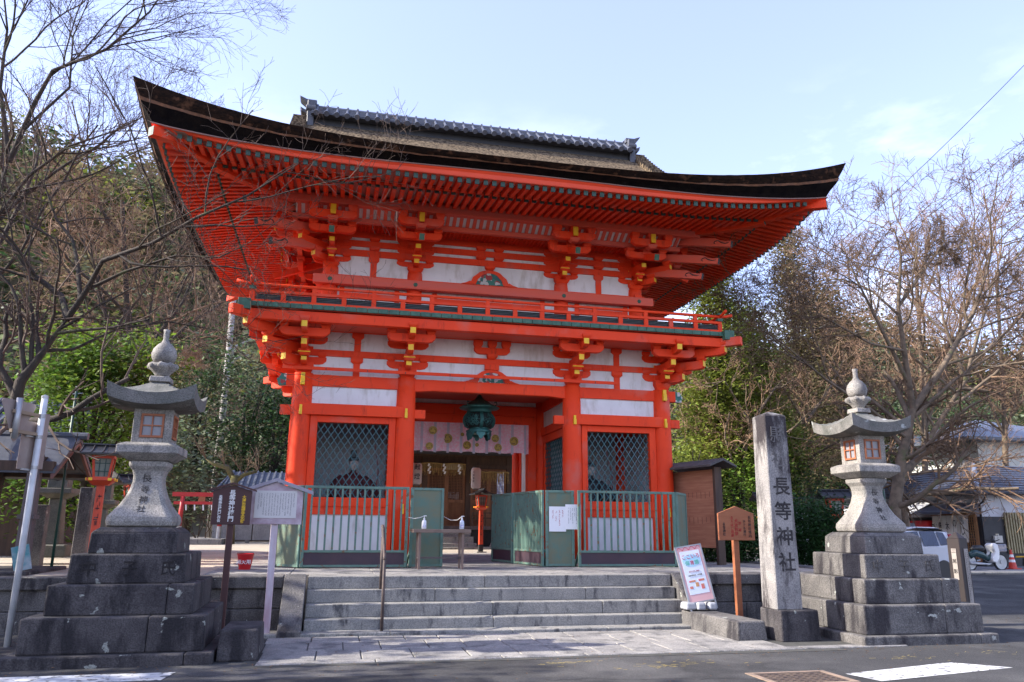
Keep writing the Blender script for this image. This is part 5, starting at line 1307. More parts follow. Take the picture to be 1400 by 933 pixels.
# ---- red post lamps
RL_ = M('lamp_red', (.60, .06, .018), (.50, .05, .015), scale=3, rough=.5)
def red_lamp(loc, s_, label, rz=0, chars=True, foot=True, roof=1.0):
    Q = thing('red_post_lamp', label, 'post lamp', loc, rz, 'small red wooden post lamps'); Q.scale = (s_, s_, s_)
    MB().frus(0, 0, .22 if foot else 0, 1.28, .12, .12, .105, .105).build('post', RL_, Q, bevel=.004)
    if foot: MB().bz(-.065, .065, -.065, .065, 0, .24).build('post_foot', BLACK, Q); MB().bz(-.15, .15, -.15, .15, -.02, .03).build('foot_stone', STONE, Q)
    b = MB(); b.frus(0, 0, 1.26, 1.33, .20, .20, .36, .36); b.bz(-.19, .19, -.19, .19, 1.33, 1.36); b.build('lamp_table', RL_, Q)
    b = MB()
    for s in (-1, 1):
        for t_ in (-.13, .13): b.bz(s * .192 - .012, s * .192 + .012, t_ - .025, t_ + .025, 1.325, 1.365); b.bz(t_ - .025, t_ + .025, s * .192 - .012, s * .192 + .012, 1.325, 1.365)
    b.build('yellow_fitting', YEL, Q)
    b = MB()
    for sx in (-1, 1):
        for sy in (-1, 1): b.frus(sx * .10, sy * .10, 1.36, 1.68, .032, .032, .032, .032, ox=sx * .035, oy=sy * .035)
    b.bz(-.155, .155, -.155, .155, 1.66, 1.70); b.bz(-.12, .12, -.12, .12, 1.36, 1.385); fr_ = b.build('lamp_frame', RL_, Q)
    MB().frus(0, 0, 1.385, 1.66, .19, .19, .25, .25).build('pane', M('lamp_pane', (.22, .24, .20), (.16, .18, .15), rough=.3), fr_)
    b = MB()
    for s in (-1, 1):
        for t_ in (-.04, .04): b.bz(t_ - .006, t_ + .006, s * .118 - .006, s * .118 + .006, 1.39, 1.65); b.bz(s * .118 - .006, s * .118 + .006, t_ - .006, t_ + .006, 1.39, 1.65)
        for z in (1.46, 1.58): b.bz(-.11, .11, s * .119 - .005, s * .119 + .005, z, z + .012); b.bz(s * .119 - .005, s * .119 + .005, -.11, .11, z, z + .012)
    b.build('lamp_grille', M('grille_green', (.02, .06, .05), rough=.5), fr_)
    b = MB(); w = .30 * roof
    for s in (-1, 1):
        b.prism([(0, 1.86), (s * w * .5, 1.78), (s * w, 1.735), (s * w, 1.71), (s * w * .5, 1.745), (0, 1.82)][::(-1 if s > 0 else 1)], -w, w)
    for k in range(5): y = -w + 2 * w * k / 4; b.tube([(-w, y, 1.735), (-w * .5, y, 1.785), (0, y, 1.87), (w * .5, y, 1.785), (w, y, 1.735)], .012, 5)
    b.tube([(0, -w - .02, 1.875), (0, w + .02, 1.875)], .022, 6)
    r_ = b.build('roof', BLACK, Q); r_.rotation_euler = (0, 0, 0 if foot else PI / 2)
    if chars: strokes(MB(), -.03, .03, .45, 1.15, 1, 5, -.0605, w=1.2, seed=2, skip=0).build('lettering', INK, Q)
    return Q
red_lamp((1.0, 6.3, 0), .92, 'small red post lamp in front of the hall steps, framed by the passage', R(6))
red_lamp((-6.52, -2.5, 0), 1.0, 'red post lamp with a black roof just left of the left lantern', R(8), foot=False)
red_lamp((-6.34, -1.2, -.25), .93, 'red post lamp half hidden behind the left lantern shaft', R(30), foot=False)
red_lamp((4.75, -2.4, -.2), .82, 'red post lamp behind the orange wooden signboard', R(-12), foot=False)
red_lamp((8.55, 1.0, -.55), 1.15, 'red post lamp beside the iron fence left of the right lantern', R(-20), foot=False)
# ================================================================== LEFT SIDE
Sh = thing('open_shed', 'small open timber shed with a dark gabled roof at the left edge', 'shed', (-8.0, -2.9, .05))
MB().bz(-3.6, .93, -.52, 1.2, -.75, -.0).build('stone_base', STDK, Sh, bevel=.02)
for x, y in ((.70, -.05), (-1.4, -.05), (-1.4, 1.7)): MB().frus(x, y, 0, 1.62, .17, .17, .15, .15).build('post', WOODG, Sh, bevel=.005); 
for x, y in ((.70, -.05), (-1.4, -.05)): MB().bz(x - .11, x + .11, y - .11, y + .11, .70, .76).build('post_band', WOODG, Sh)
b = MB(); b.bz(-1.8, .95, -.11, -.0, 1.38, 1.52); b.bz(-1.8, .95, 1.65, 1.76, 1.38, 1.52); b.bz(.64, .76, -.5, 2.2, 1.5, 1.6); b.build('beam', WOODD, Sh)
b = MB(); b.prism([(-.95, 1.35), (0, 1.92), (.95, 1.35), (.95, 1.41), (0, 1.99), (-.95, 1.41)], -2.4, .98); o = b.build('roof', TILED, Sh); o.rotation_euler = (0, 0, PI / 2); o.location = (0, .85, 0); 
o.data.transform(Matrix.Diagonal((1, -1, 1, 1))) ; o.data.flip_normals()
b = MB(); b.tube([(-2.3, .85, 1.99), (1.08, .85, 1.99)], .06, 8); b.build('ridge', TILED, Sh)
b = MB()
for s in (-1, 1): b.prism([(0, 1.92), (s * .97, 1.33), (s * .97, 1.27), (0, 1.84)][::(1 if s > 0 else -1)], .93, .97)
o = b.build('bargeboard', M('rust_board', (.22, .10, .07), (.14, .06, .05), rough=.8, scale=5), Sh); o.rotation_euler = (0, 0, PI / 2); o.location = (0, .85, 0); o.data.transform(Matrix.Diagonal((1, -1, 1, 1))); o.data.flip_normals()
MB().bz(-.6, .05, .3, .34, .55, 1.3).build('wall_board', WOODB, Sh)

b = MB(); b.add([(.60, -.40, 0), (1.0 - .12, -.40, 0), (.74, -.40, .40), (.62, -.40, .44)], [(0, 1, 2, 3)]); 
tag(MB().box((0, 0, .2), (.22, .03, .34), ry=R(-14)).build('signboard', M('teal_board', (.05, .22, .25), (.35, .38, .42), scale=6, rough=.6), loc=(-7.22, -3.2, .02)), 'small teal edged board leaning on the shed post', 'signboard')
def simple_lantern(loc, h, label, rz=0):
    Q = thing('stone_lantern', label, 'stone lantern', loc, rz, None); k = h / 2.0; Q.scale = (k, k, k)
    GS = M('old_granite', (.17, .165, .14), (.10, .105, .09), scale=3, rough=.95, bump=.4, bscale=60, speck=.3, stain=(.05, .055, .045), stscale=2)
    MB().bz(-.30, .30, -.30, .30, 0, .20).build('base', GS, Q, bevel=.02)
    MB().frus(0, 0, .20, .95, .28, .28, .20, .20).build('shaft', GS, Q, bevel=.01)
    b = MB(); b.frus(0, 0, .95, 1.03, .24, .24, .50, .50); b.frus(0, 0, 1.03, 1.12, .52, .52, .52, .52); b.build('light_table', GS, Q, bevel=.01)
    MB().bz(-.15, .15, -.15, .15, 1.12, 1.48).build('fire_box', GS, Q, bevel=.008)
    o = MB(); o.M = Matrix.Translation((0, -.152, 1.3)) @ Matrix.Rotation(PI / 2, 4, 'X'); o.lathe([(0, 0), (.06, 0), (.06, .004), (0, .004)], 12); o.M = None; o.build('round_opening', BLACK, Q)
    b = MB(); b.frus(0, 0, 1.48, 1.54, .66, .66, .68, .68); b.frus(0, 0, 1.54, 1.72, .66, .66, .20, .20); b.build('roof', GS, Q, bevel=.012)
    MB().lathe([(.08, 1.72), (.10, 1.76), (.06, 1.78), (.12, 1.83), (.13, 1.89), (.08, 1.96), (0, 2.0)], 14).build('jewel', GS, Q, smooth=True)
simple_lantern((-7.90, .1, .12), 2.12, 'weathered stone lantern behind the white road sign pole')
simple_lantern((-7.42, 1.1, .05), 1.95, 'weathered stone lantern with a round opening beside the red post lamp', R(6))
for x, y, z1, lb in ((-7.33, -.25, 1.32, 'grey engraved granite post just left of the red post lamp'), (-7.86, -.75, 1.0, 'grey granite post in front of the stone lantern behind the road sign')):
    tag(MB().frus(x, y, -.05, z1, .22, .2, .20, .19).build('stone_post', STMD, bevel=.01), lb, 'stone post')
b = MB(); blocks(b, -6.95, -6.0, -3.0, -2.6, -.7, -.15, .9, 1.2); tag(b.build('low_stone_wall', STDK, bevel=.015), 'dark low stone wall between the shed base and the left lantern', 'stone wall')
# green metal pole with a crossbar
Q = thing('flag_pole', 'thin dark green pole rising behind the left lantern group', 'pole', (-7.2, -2.0, 0)); MB().tube([(0, 0, 0), (0, 0, 2.85)], .022, 8).build('pole', M('pole_green', (.02, .07, .05), rough=.5), Q, smooth=True); MB().tube([(-.06, 0, 2.72), (.10, 0, 2.74)], .008, 6).build('hook', STEEL, Q)
# storehouse roof far left
Q = thing('storehouse', 'low storehouse with an old dark tiled roof behind the shed', 'storehouse', (-12.2, 4.0, 0))
MB().bz(-3.2, 2.6, 0, 4, 0, 2.2).build('wall', WOODD, Q)
b = MB(); b.add([(-3.6, -.9, 2.0), (3.0, -.9, 2.0), (3.0, 2, 3.7), (-3.6, 2, 3.7), (3.0, 4.9, 2.0), (-3.6, 4.9, 2.0)], [(0, 1, 2, 3), (3, 2, 4, 5), (1, 4, 2), (0, 3, 5)])
for k in range(26): x = -3.5 + k * .255; b.tube([(x, -.92, 2.02), (x, 2, 3.73)], .05, 6)
b.build('roof', TILED, Q)
# torii
TR = M('torii_red', (.48, .03, .03), (.40, .025, .025), scale=3, rough=.5)
Q = thing('torii', 'small red torii standing in the courtyard behind the brown sign', 'torii', (-7.95, 16, .0)); Q.scale = (.68, .68, .68)
for x in (-1.05, 1.05): MB().tube([(x, 0, .9), (x * .96, 0, 2.55)], .12, 12).build('pillar', TR, Q, smooth=True); MB().tube([(x, 0, .25), (x, 0, .95)], .135, 12).build('pillar_foot', STEEL, Q)
MB().bz(-1.55, 1.5, -.09, .09, 2.55, 2.78).build('top_beam', TR, Q); MB().bz(-1.45, 1.4, -.06, .06, 2.12, 2.28).build('lower_beam', TR, Q); MB().bz(-.18, .18, -.06, .0, 2.28, 2.55).build('plaque', WOODO, Q)
MB().bz(-1.4, 1.4, -1.4, 3, -.0, .28).build('stone_base', STEP, Q)
b = MB()
for k in range(4): x = -.8 + k * .45; b.tube([(x, -.06, 2.1), (x + .04, -.08, 1.8)], .04, 5)
b.build('paper_streamer', PAPER, Q)
# engraved slabs
Q = thing('inscribed_slabs', 'row of grey inscribed stone slabs behind the brown sign post', 'stone slabs', (-7.0, 18, 0))
for x0, x1 in ((-.75, -.02), (.0, .75), (.8, 1.7)): o = MB().bz(x0, x1, -.1, .1, .12, .84).build('slab', M('slab_grey', (.34, .34, .33), (.26, .26, .25), scale=5, rough=.8), Q); strokes(MB(), x0 + .05, x1 - .05, .2, .8, 12, 14, -.101, seed=int(x0 * 9) + 20).build('small_writing', M('grey_ink', (.18, .17, .2)), o)
for x in (-.6, .6): MB().bz(x - .08, x + .08, -.08, .08, 0, .12).build('foot', STEP, Q)
# small hall with a tiled roof behind
Q = thing('side_hall', 'small side hall with a grey tiled roof behind the two signs', 'shrine hall', (-5.9, 21, 0))
MB().bz(-1.9, 3.4, 0, 3, 0, 2.1).build('wall', M('wall_brown', (.12, .09, .07), (.07, .05, .04), scale=2, rough=.8), Q); MB().bz(-.5, .3, -.02, 0, .8, 1.5).build('window', PAPER, Q); MB().bz(.6, 1.4, -.02, 0, .3, 1.9).build('door', WOODD, Q)
b = MB(); b.add([(-2.4, -.7, 2.05), (3.9, -.7, 2.05), (3.3, 1.4, 3.1), (-1.8, 1.4, 3.1), (3.9, 3.6, 2.05), (-2.4, 3.6, 2.05)], [(0, 1, 2, 3), (3, 2, 4, 5), (1, 4, 2), (0, 3, 5)])
for k in range(24): x = -2.3 + k * .265; b.tube([(x, -.75, 2.08), (max(-1.8, min(3.3, x)), 1.4, 3.13)], .05, 6)
b.build('roof', TILE, Q)
Q = thing('side_hall', 'white walled hall with a grey tiled roof right behind the passage', 'shrine hall', (8.5, 26, 0)); MB().bz(-4, 4, 0, 5, 0, 2.2).build('wall', WHITE, Q)
b = MB(); b.add([(-4.8, -.9, 2.1), (4.8, -.9, 2.1), (4.8, 2.5, 3.7), (-4.8, 2.5, 3.7), (4.8, 6, 2.1), (-4.8, 6, 2.1)], [(0, 1, 2, 3), (3, 2, 4, 5), (1, 4, 2), (0, 3, 5)])
for k in range(30): x = -4.7 + k * .324; b.tube([(x, -.95, 2.13), (x, 2.5, 3.73)], .06, 6)
b.build('roof', TILE, Q)

# ================================================================== RIGHT SIDE
Q = thing('iron_fence', 'black iron railing behind the hedge left of the right lantern', 'railing', (7.6, 1.6, -.1)); b = MB()
for k in range(18): x = k * .07; b.bz(x - .008, x + .008, -.008, .008, .75, 1.55)
b.bz(-.02, 1.25, -.02, .02, .75, .79); b.bz(-.02, 1.25, -.02, .02, 1.52, 1.56); b.build('bars', BLACK, Q)
for x in (0, 1.22): MB().bz(x - .03, x + .03, -.03, .03, -.5, 1.6).build('post', STEEL, Q)
tag(MB().bz(7.7, 8.6, 2.2, 2.3, -.7, 1.1).build('white_wall', WHITE), 'low white wall panel behind the iron railing', 'wall')
# car
CW = M('car_white', (.62, .63, .66), (.60, .61, .64), rough=.18, spec=.7); CG = M('car_glass', (.02, .025, .05), (.015, .02, .04), rough=.06, spec=.8)
Q = thing('parked_car', 'white hatchback parked behind the right lantern with its rear to the street', 'car', (13.15, 5.0, G), R(4))
def carbody():
    P_ = [(-1.68, .30, .55), (-1.66, .62, .66), (-1.35, .80, .70), (-.85, .90, .72), (-.25, 1.38, .60), (.4, 1.47, .59), (1.15, 1.46, .58), (1.52, 1.36, .57), (1.62, .95, .68), (1.70, .80, .70), (1.72, .45, .68)]
    b = MB(); vs = []
    for x, z, hw in P_: vs += [(x, -hw, z), (x, -hw + .08, z + .03), (x, hw - .08, z + .03), (x, hw, z)]
    n = len(P_); fs = []
    for i in range(n - 1):
        for k in range(3): fs.append((4 * i + k, 4 * i + 4 + k, 4 * i + 5 + k, 4 * i + 1 + k))
    b.add(vs, fs)
    for sy in (-1, 1):       # flanks
        lo = [(x, sy * .72, .24) for x in (-1.62, -1.35, -.85, -.25, .4, 1.15, 1.45, 1.55, 1.66, 1.68)]
        belt = [(-1.66, .62), (-1.35, .80), (-.85, .88), (-.25, .90), (.4, .92), (1.15, .93), (1.52, .95), (1.62, .93), (1.70, .80), (1.72, .45)]
        A = [(x, sy * .735, z) for x, z in belt]
        k0 = len(A); v2 = lo + A; f2 = [(i, i + 1, k0 + i + 1, k0 + i) for i in range(k0 - 1)]
        b.add(v2, f2 if sy < 0 else [f[::-1] for f in f2])
    b.add([(-1.68, -.55, .3), (-1.68, .55, .3), (-1.62, .7, .24), (-1.62, -.7, .24)], [(0, 1, 2, 3)]); b.bz(1.60, 1.73, -.70, .70, .24, .80); b.bz(-1.6, 1.65, -.70, .70, .2, .5)
    b.add([(-.30, -.73, .90), (1.55, -.73, .94), (1.50, -.57, 1.36), (-.2, -.60, 1.38), (-.30, .73, .90), (1.55, .73, .94), (1.50, .57, 1.36), (-.2, .60, 1.38)], [(0, 1, 2, 3), (7, 6, 5, 4), (1, 5, 6, 2)])
    return b
bd = carbody().build('body', CW, Q, bevel=.0)
b = MB()
for sy in (-1, 1):
    b.add([(-.55, sy * .738, .93), (.40, sy * .738, .95), (.40, sy * .61, 1.37), (-.15, sy * .625, 1.33)], [(0, 1, 2, 3)]); b.add([(.47, sy * .738, .95), (1.02, sy * .738, .96), (1.02, sy * .60, 1.37), (.47, sy * .61, 1.37)], [(0, 1, 2, 3)]); b.add([(1.08, sy * .738, .97), (1.40, sy * .738, 1.0), (1.32, sy * .60, 1.34), (1.08, sy * .60, 1.36)], [(0, 1, 2, 3)])
b.add([(1.57, -.60, 1.0), (1.57, .60, 1.0), (1.525, .5, 1.34), (1.525, -.5, 1.34)], [(0, 1, 2, 3)]); b.add([(-.86, -.62, .915), (-.86, .62, .915), (-.27, .52, 1.36), (-.27, -.52, 1.36)], [(0, 1, 2, 3)]); b.build('window', CG, Q)
RDL = M('tail_red', (.42, .01, .02), (.35, .01, .015), rough=.12)
for sy in (-1, 1):
    b = MB(); b.frus(1.585, sy * .68, .78, 1.30, .12, .10, .10, .08, ox=-.05, oy=-sy * .06); tl = b.build('tail_lamp', RDL, Q, bevel=.02, seg=2); MB().bz(1.60, 1.66, sy * .69 - .04, sy * .69 + .04, .92, 1.0).build('lamp_lens', WPAINT, tl)
for x in (-1.1, 1.12):
    for sy in (-1, 1):
        b = MB(); b.M = Matrix.Translation((x, sy * .66, .28)) @ Matrix.Rotation(PI / 2, 4, 'X'); b.lathe([(.17, -.09), (.27, -.09), (.285, -.06), (.285, .06), (.27, .09), (.17, .09)], 24); b.M = None; wh = b.build('wheel', BLACK, Q, smooth=False)
        b = MB(); b.M = Matrix.Translation((x, sy * .66, .28)) @ Matrix.Rotation(PI / 2, 4, 'X'); b.lathe([(0, -.06), (.17, -.07), (.17, .07), (0, .06)], 16); b.M = None; b.build('rim', STEEL, wh)
b = MB(); b.bz(1.725, 1.735, -.2, .2, .55, .68); b.build('number_plate', M('plate_yellow', (.6, .5, .05)), Q)
# noodle shop
sx0, sy0 = 21.85, 10.75
Q = thing('corner_shop', 'low shop with white plaster, dark boards and a grey tiled hipped roof at the right', 'shop', (sx0, sy0, G))
PL = M('shop_plaster', (.60, .60, .62), (.52, .52, .55), rough=.85); DB = M('shop_dark_board', (.018, .018, .020), (.03, .03, .033), scale=4, rough=.6)
MB().bz(0, 9, .02, 9, 1.95, 2.95).build('upper_wall', PL, Q); MB().bz(0, 9, .0, 9.02, .0, 1.95).build('board_wall', DB, Q)
MB().bz(-.03, .0, 4.6, 9.0, 1.95, 2.8).build('upper_wall', PL, Q)
ez = 2.93; e = .55
b = MB(); b.add([(-e, -e, ez), (9.5, -e, ez), (9.5, 9.5, ez), (-e, 9.5, ez), (3.2, 3.4, ez + 1.35), (6.5, 3.4, ez + 1.35), (6.5, 6.2, ez + 1.35), (3.2, 6.2, ez + 1.35), (-e, -e, ez - .14), (9.5, -e, ez - .14), (9.5, 9.5, ez - .14), (-e, 9.5, ez - .14)], [(0, 1, 5, 4), (1, 2, 6, 5), (2, 3, 7, 6), (3, 0, 4, 7), (4, 5, 6, 7), (8, 9, 1, 0), (11, 8, 0, 3), (9, 10, 2, 1), (11, 10, 9, 8)])
rf_ = b.build('roof', M('shop_tile', (.042, .047, .07), (.028, .031, .048), scale=5, rough=.35), Q)
b = MB()
for k in range(11):
    t_ = (k + .3) / 11; z = ez + 1.35 * t_ + .012
    b.tube([(-e + (3.2 + e) * t_, -e + (3.4 + e) * t_, z), (9.5 - 3 * t_, -e + (3.4 + e) * t_, z)], .016, 4); b.tube([(-e + (3.2 + e) * t_, -e + (3.4 + e) * t_, z), (-e + (3.2 + e) * t_, 9.5 - 3.3 * t_, z)], .016, 4)
b.build('tile_course', TILED, rf_); MB().tube([(-e, -e, ez + .02), (3.2, 3.4, ez + 1.38)], .10, 6).build('hip_tiles', M('hip_grey', (.2, .22, .28), rough=.4), rf_)
MB().tube([(-e, 9, ez - .1), (-e - .02, -e - .02, ez - .1), (9, -e - .02, ez - .1)], .06, 8).build('gutter', BLACK, Q); MB().tube([(-.1, -e, ez - .15), (-.1, -.3, 2.5), (-.1, -.12, 2.4), (-.1, -.1, .1)], .04, 8).build('downpipe', BLACK, Q, smooth=True)
b = MB(); b.add([(-1.3, .1, 2.12), (-1.3, 5.2, 2.12), (0, 5.2, 2.5), (0, .1, 2.5), (-1.3, .1, 2.04), (-1.3, 5.2, 2.04), (0, 5.2, 2.42), (0, .1, 2.42)], [(3, 2, 1, 0), (4, 5, 6, 7), (0, 1, 5, 4), (0, 4, 7, 3), (1, 2, 6, 5)]); b.build('porch_roof', M('shop_tile', (.075, .085, .13)), Q)
# entrance with lattice and curtain
OW = M('shop_orange_wood', (.42, .22, .10), (.34, .16, .07), scale=4, rough=.6)
en = MB(); 
for y in (.25, 1.1, 2.0): en.bz(-.06, -.0, y - .06, y + .06, .1, 2.05)
en.bz(-.055, -.0, .25, 2.0, 1.95, 2.1); en.bz(-.055, .0, .25, 2.0, .1, .25); de = en.build('door', OW, Q)
b = MB()
for k in range(16): y = .32 + k * .105; b.bz(-.05, -.025, y, y + .03, .25, 1.95)
for k in range(16): b.bz(-.045, -.03, .25, 2.0, .35 + k * .105, .37 + k * .105)
b.build('lattice', OW, de)
NO = M('noren_cloth', (.62, .58, .50), (.54, .50, .43), scale=2, rough=.85)
Qn = thing('shop_curtain', 'cream cloth curtain with handwritten black characters over the shop door', 'curtain', (sx0 - .45, sy0 + .15, G + .95)); Qn.scale = (1, .62, 1)
for k in range(5):
    y0_, y1_ = k * .62, k * .62 + .60
    MB().grid(lambda a, c: (.035 * math.sin((y0_ + a * .6) * 8) * (1.2 - c) - .10 * (1 - c), y0_ + a * .60, 1.05 * c), 10, 3).build('cloth', NO, Qn, smooth=True)
for body, y, z, s_ in (('ふ\nじ', .30, .62, .38), ('の', .92, .72, .34), ('木', 1.54, .60, .34), ('喜\n寿', 2.16, .52, .26), ('割\n烹', 2.78, .45, .26)):
    text(body, s_, (-.16, y, z), INK, Qn, 'lettering', rot=(PI / 2, 0, -PI / 2), vertical=False, off=.006)
MB().tube([(0, -.05, 1.06), (0, 3.2, 1.06)], .02, 6).build('curtain_rod', WOODB, Qn)
BM = M('bamboo', (.34, .29, .16), (.26, .21, .10), scale=6, rough=.6); b = MB()
for k in range(26): x = 1.05 + k * .125; b.bz(x, x + .06, -.09, -.03, .55, 2.12)
b.bz(1.0, 4.4, -.03, -.0, .75, .80); b.bz(1.0, 4.4, -.03, -.0, 1.85, 1.90); b.build('bamboo_screen', BM, Q)
MB().bz(.45, .82, -.08, -.0, .95, 1.22).build('meter_box', M('meter_cream', (.55, .52, .45)), Q)
# vending machine
Q = thing('vending_machine', 'red drinks vending machine with white script partly hidden by the shop curtain', 'vending machine', (21.18, 13.55, G), R(-90))
MB().bz(-.55, .65, 0, .7, 0, 1.8).build('cabinet', M('vending_red', (.55, .015, .02), (.5, .012, .02), rough=.3), Q, bevel=.02)
MB().bz(-.50, -.05, -.012, .0, .9, 1.7).build('display_window', M('vending_display', (.35, .45, .55), (.15, .2, .4), scale=9, rough=.2), Q)
text('Cola', .42, (.30, -.01, 1.1), WPAINT, Q, 'lettering', rot=(PI / 2, 0, 0), vertical=False, off=.008, shear=.3, tilt=Matrix.Translation((.30, 0, 1.1)) @ Matrix.Rotation(R(-90), 4, 'Y') @ Matrix.Translation((-.30, 0, -1.1)))
tag(MB().bz(17.2, 19.6, 18.2, 18.4, G, 1.3).build('white_fence', PL), 'white panel fence behind the parked car', 'fence')
b = MB(); b.add([(20.3, 12.9, 1.30), (20.3, 16.8, 1.30), (21.8, 16.8, 1.95), (21.8, 12.9, 1.95), (20.3, 12.9, 1.14), (20.3, 16.8, 1.14)], [(3, 2, 1, 0), (0, 1, 5, 4)]); b.bz(20.35, 20.42, 16.6, 16.7, G, 1.2)
tag(b.build('canopy', M('canopy_white', (.6, .6, .6), rough=.6)), 'white sloping canopy over the vending machine', 'canopy')
# moped
Q = thing('moped', 'white and dark green moped parked on its stand before the shop', 'moped', (19.75, 8.6, G + .0), R(2)); Q.scale = (1.12, 1.12, 1.12)
TY = M('tyre', (.02, .02, .022), rough=.8); DG = M('moped_green', (.02, .06, .065), (.015, .045, .05), rough=.25)
for x in (-.60, .60):
    b = MB(); b.M = Matrix.Translation((x, 0, .28)) @ Matrix.Rotation(PI / 2, 4, 'X'); b.lathe([(.22, -.03), (.26, -.035), (.285, 0), (.26, .035), (.22, .03), (.215, 0)], 28); b.M = None; wh = b.build('wheel', TY, Q, smooth=True)
    b = MB(); b.M = Matrix.Translation((x, 0, .28)) @ Matrix.Rotation(PI / 2, 4, 'X'); b.lathe([(.195, -.025), (.222, -.03), (.222, .03), (.195, .025)], 28); b.lathe([(0, -.05), (.05, -.05), (.05, .05), (0, .05)], 12)
    for k in range(12): a = k * PI / 6; b.tube([(.04 * math.cos(a), .04 * math.sin(a), 0), (.2 * math.cos(a + .2), .2 * math.sin(a + .2), 0)], .003, 4)
    b.M = None; b.build('rim', STEEL, wh)
b = MB(); b.tube([(-.60, 0, .45), (-.4, 0, .58), (-.1, 0, .50), (.12, 0, .38), (.30, 0, .50), (.42, 0, .86)], [.09, .12, .11, .08, .07, .05], 10); b.build('body', DG, Q, smooth=True)
b = MB(); b.tube([(-.50, 0, .66), (-.38, 0, .71), (-.1, 0, .72), (.02, 0, .68)], [.05, .09, .09, .05], 10); b.build('seat', BLACK, Q, smooth=True)
b = MB(); b.prism([(.16, .30), (.30, .26), (.42, .40), (.46, .62), (.42, .82), (.32, .88), (.20, .80), (.28, .58), (.16, .42)], -.17, .17); b.build('leg_shield', WPAINT, Q, bevel=.03, seg=2)
b = MB(); b.tube([(.42, 0, .86), (.60, 0, .28)], .03, 8); b.tube([(-.6, 0, .28), (-.2, 0, .34)], .03, 8); b.build('fork', STEEL, Q)
b = MB(); b.tube([(.36, -.3, .98), (.40, -.1, .93), (.40, .1, .93), (.36, .3, .98)], .014, 6); b.lathe([(.0, .86), (.06, .88), (.07, .94), (.04, .98), (0, .99)], 10, c=(.42, 0)); b.build('handlebar', BLACK, Q); 
b = MB(); b.tube([(.38, -.22, .95), (.36, -.24, 1.10)], .006, 5); b.box((.36, -.25, 1.13), (.02, .1, .06)); b.build('mirror', STEEL, Q)
MB().tube([(-.72, -.13, .26), (-.35, -.14, .24), (.0, -.12, .22), (.12, -.10, .24)], [.04, .045, .03, .02], 8).build('exhaust_pipe', STEEL, Q, smooth=True)
MB().box((-.72, 0, .58), (.08, .12, .09)).build('tail_lamp', M('tail_orange', (.5, .08, .02)), Q); MB().bz(.44, .78, -.16, .16, .60, .84).build('front_basket', M('basket_cover', (.45, .38, .34), (.12, .16, .22), scale=9, rough=.7), Q, bevel=.03)
# traffic cones
for (x, y, lb, cat_) in ((21.35, 9.05, 'orange traffic cone with white bands right of the moped', 'traffic cone'),):
    Q = thing('traffic_cone', lb, cat_, (x, y, G + .05)); b = MB(); b.bz(-.19, .19, -.19, .19, 0, .03); b.lathe([(.14, .03), (.03, .68), (0, .69)], 18)
    b.build('cone', M('cone_orange', (.62, .05, .03), rough=.45), Q)
    for z in (.24, .42): 
        r_ = lambda z: .14 - .11 * (z - .03) / .65 + .003
        MB().lathe([(r_(z), z), (r_(z + .09), z + .09)], 18).build('white_band', WPAINT, Q)
tag(MB().tube([(21.5, 9.0, G + .48), (23.2, 8.9, G + .50)], .03, 8).build('barrier_bar', M('bar_yellow', (.7, .4, .03)), smooth=True), 'yellow bar reaching right from the traffic cone', 'barrier bar')
tag(MB().lathe([(.0, 0), (.2, .02), (.26, .2), (.22, .45), (.1, .5), (0, .5)], 10).build('black_bag', BLACK, loc=(22.3, 9.2, G)), 'black bag on the ground right of the traffic cone', 'bag')
# two-storey white house
Q = thing('house', 'white two-storey house with a shallow roof above the shop', 'house', (31.5, 20.5, G)); MB().bz(0, 9, 0, 8, 0, 6.35).build('wall', M('house_white', (.68, .67, .62), (.6, .6, .56), rough=.8), Q)
b = MB(); b.add([(-1.6, -1.2, 6.35), (10, -1.2, 6.35), (10, 9, 6.35), (-1.6, 9, 6.35), (4, 4, 8.1), (-1.6, -1.2, 6.2), (10, -1.2, 6.2), (-1.6, 9, 6.2)], [(0, 1, 4), (1, 2, 4), (2, 3, 4), (3, 0, 4), (5, 6, 1, 0), (7, 5, 0, 3), (7, 3, 2), (5, 7, 2, 6)]); b.build('roof', TILE, Q)
for x in (1.1, 3.6): w_ = MB().bz(x, x + 1.7, -.05, 0, 4.4, 5.6).build('window', M('shutter', (.55, .54, .48), (.48, .47, .42), rough=.5), Q)
b = MB(); b.bz(-.6, 5, -1.3, -.02, 3.55, 3.75); b.bz(-.6, 5, -1.3, -1.25, 3.75, 4.3); b.build('balcony', M('house_white', (.7, .69, .64)), Q)
# overhead cables and green pole
for k, (a, c) in enumerate((((16.0, -3.0, 15.2), (7.5, 6.0, 5.6)), ((17.5, -1.5, 13.6), (7.5, 8.0, 5.0)), ((17.5, 1.0, 11.2), (12, 9.0, 7.0)))):
    A, B2 = Vector(a), Vector(c); pts = [A.lerp(B2, t_ / 14) + Vector((0, 0, -.5 * math.sin(PI * t_ / 14))) for t_ in range(15)]
    tag(MB().tube(pts, .009, 5).build('overhead_cable', BLACK), ('upper', 'middle', 'lowest')[k] + ' of the three black cables crossing the sky at the right edge', 'cable')
Q = thing('utility_pole', 'thin green pole beside the vending machine canopy', 'pole', (13.75, 5.9, G)); MB().tube([(0, 0, 0), (0, 0, 4.4)], .045, 8).build('pole', M('pole_green', (.02, .07, .05)), Q, smooth=True); MB().bz(-.1, .1, -.06, .06, 1.2, 1.9).build('box', WPAINT, Q)
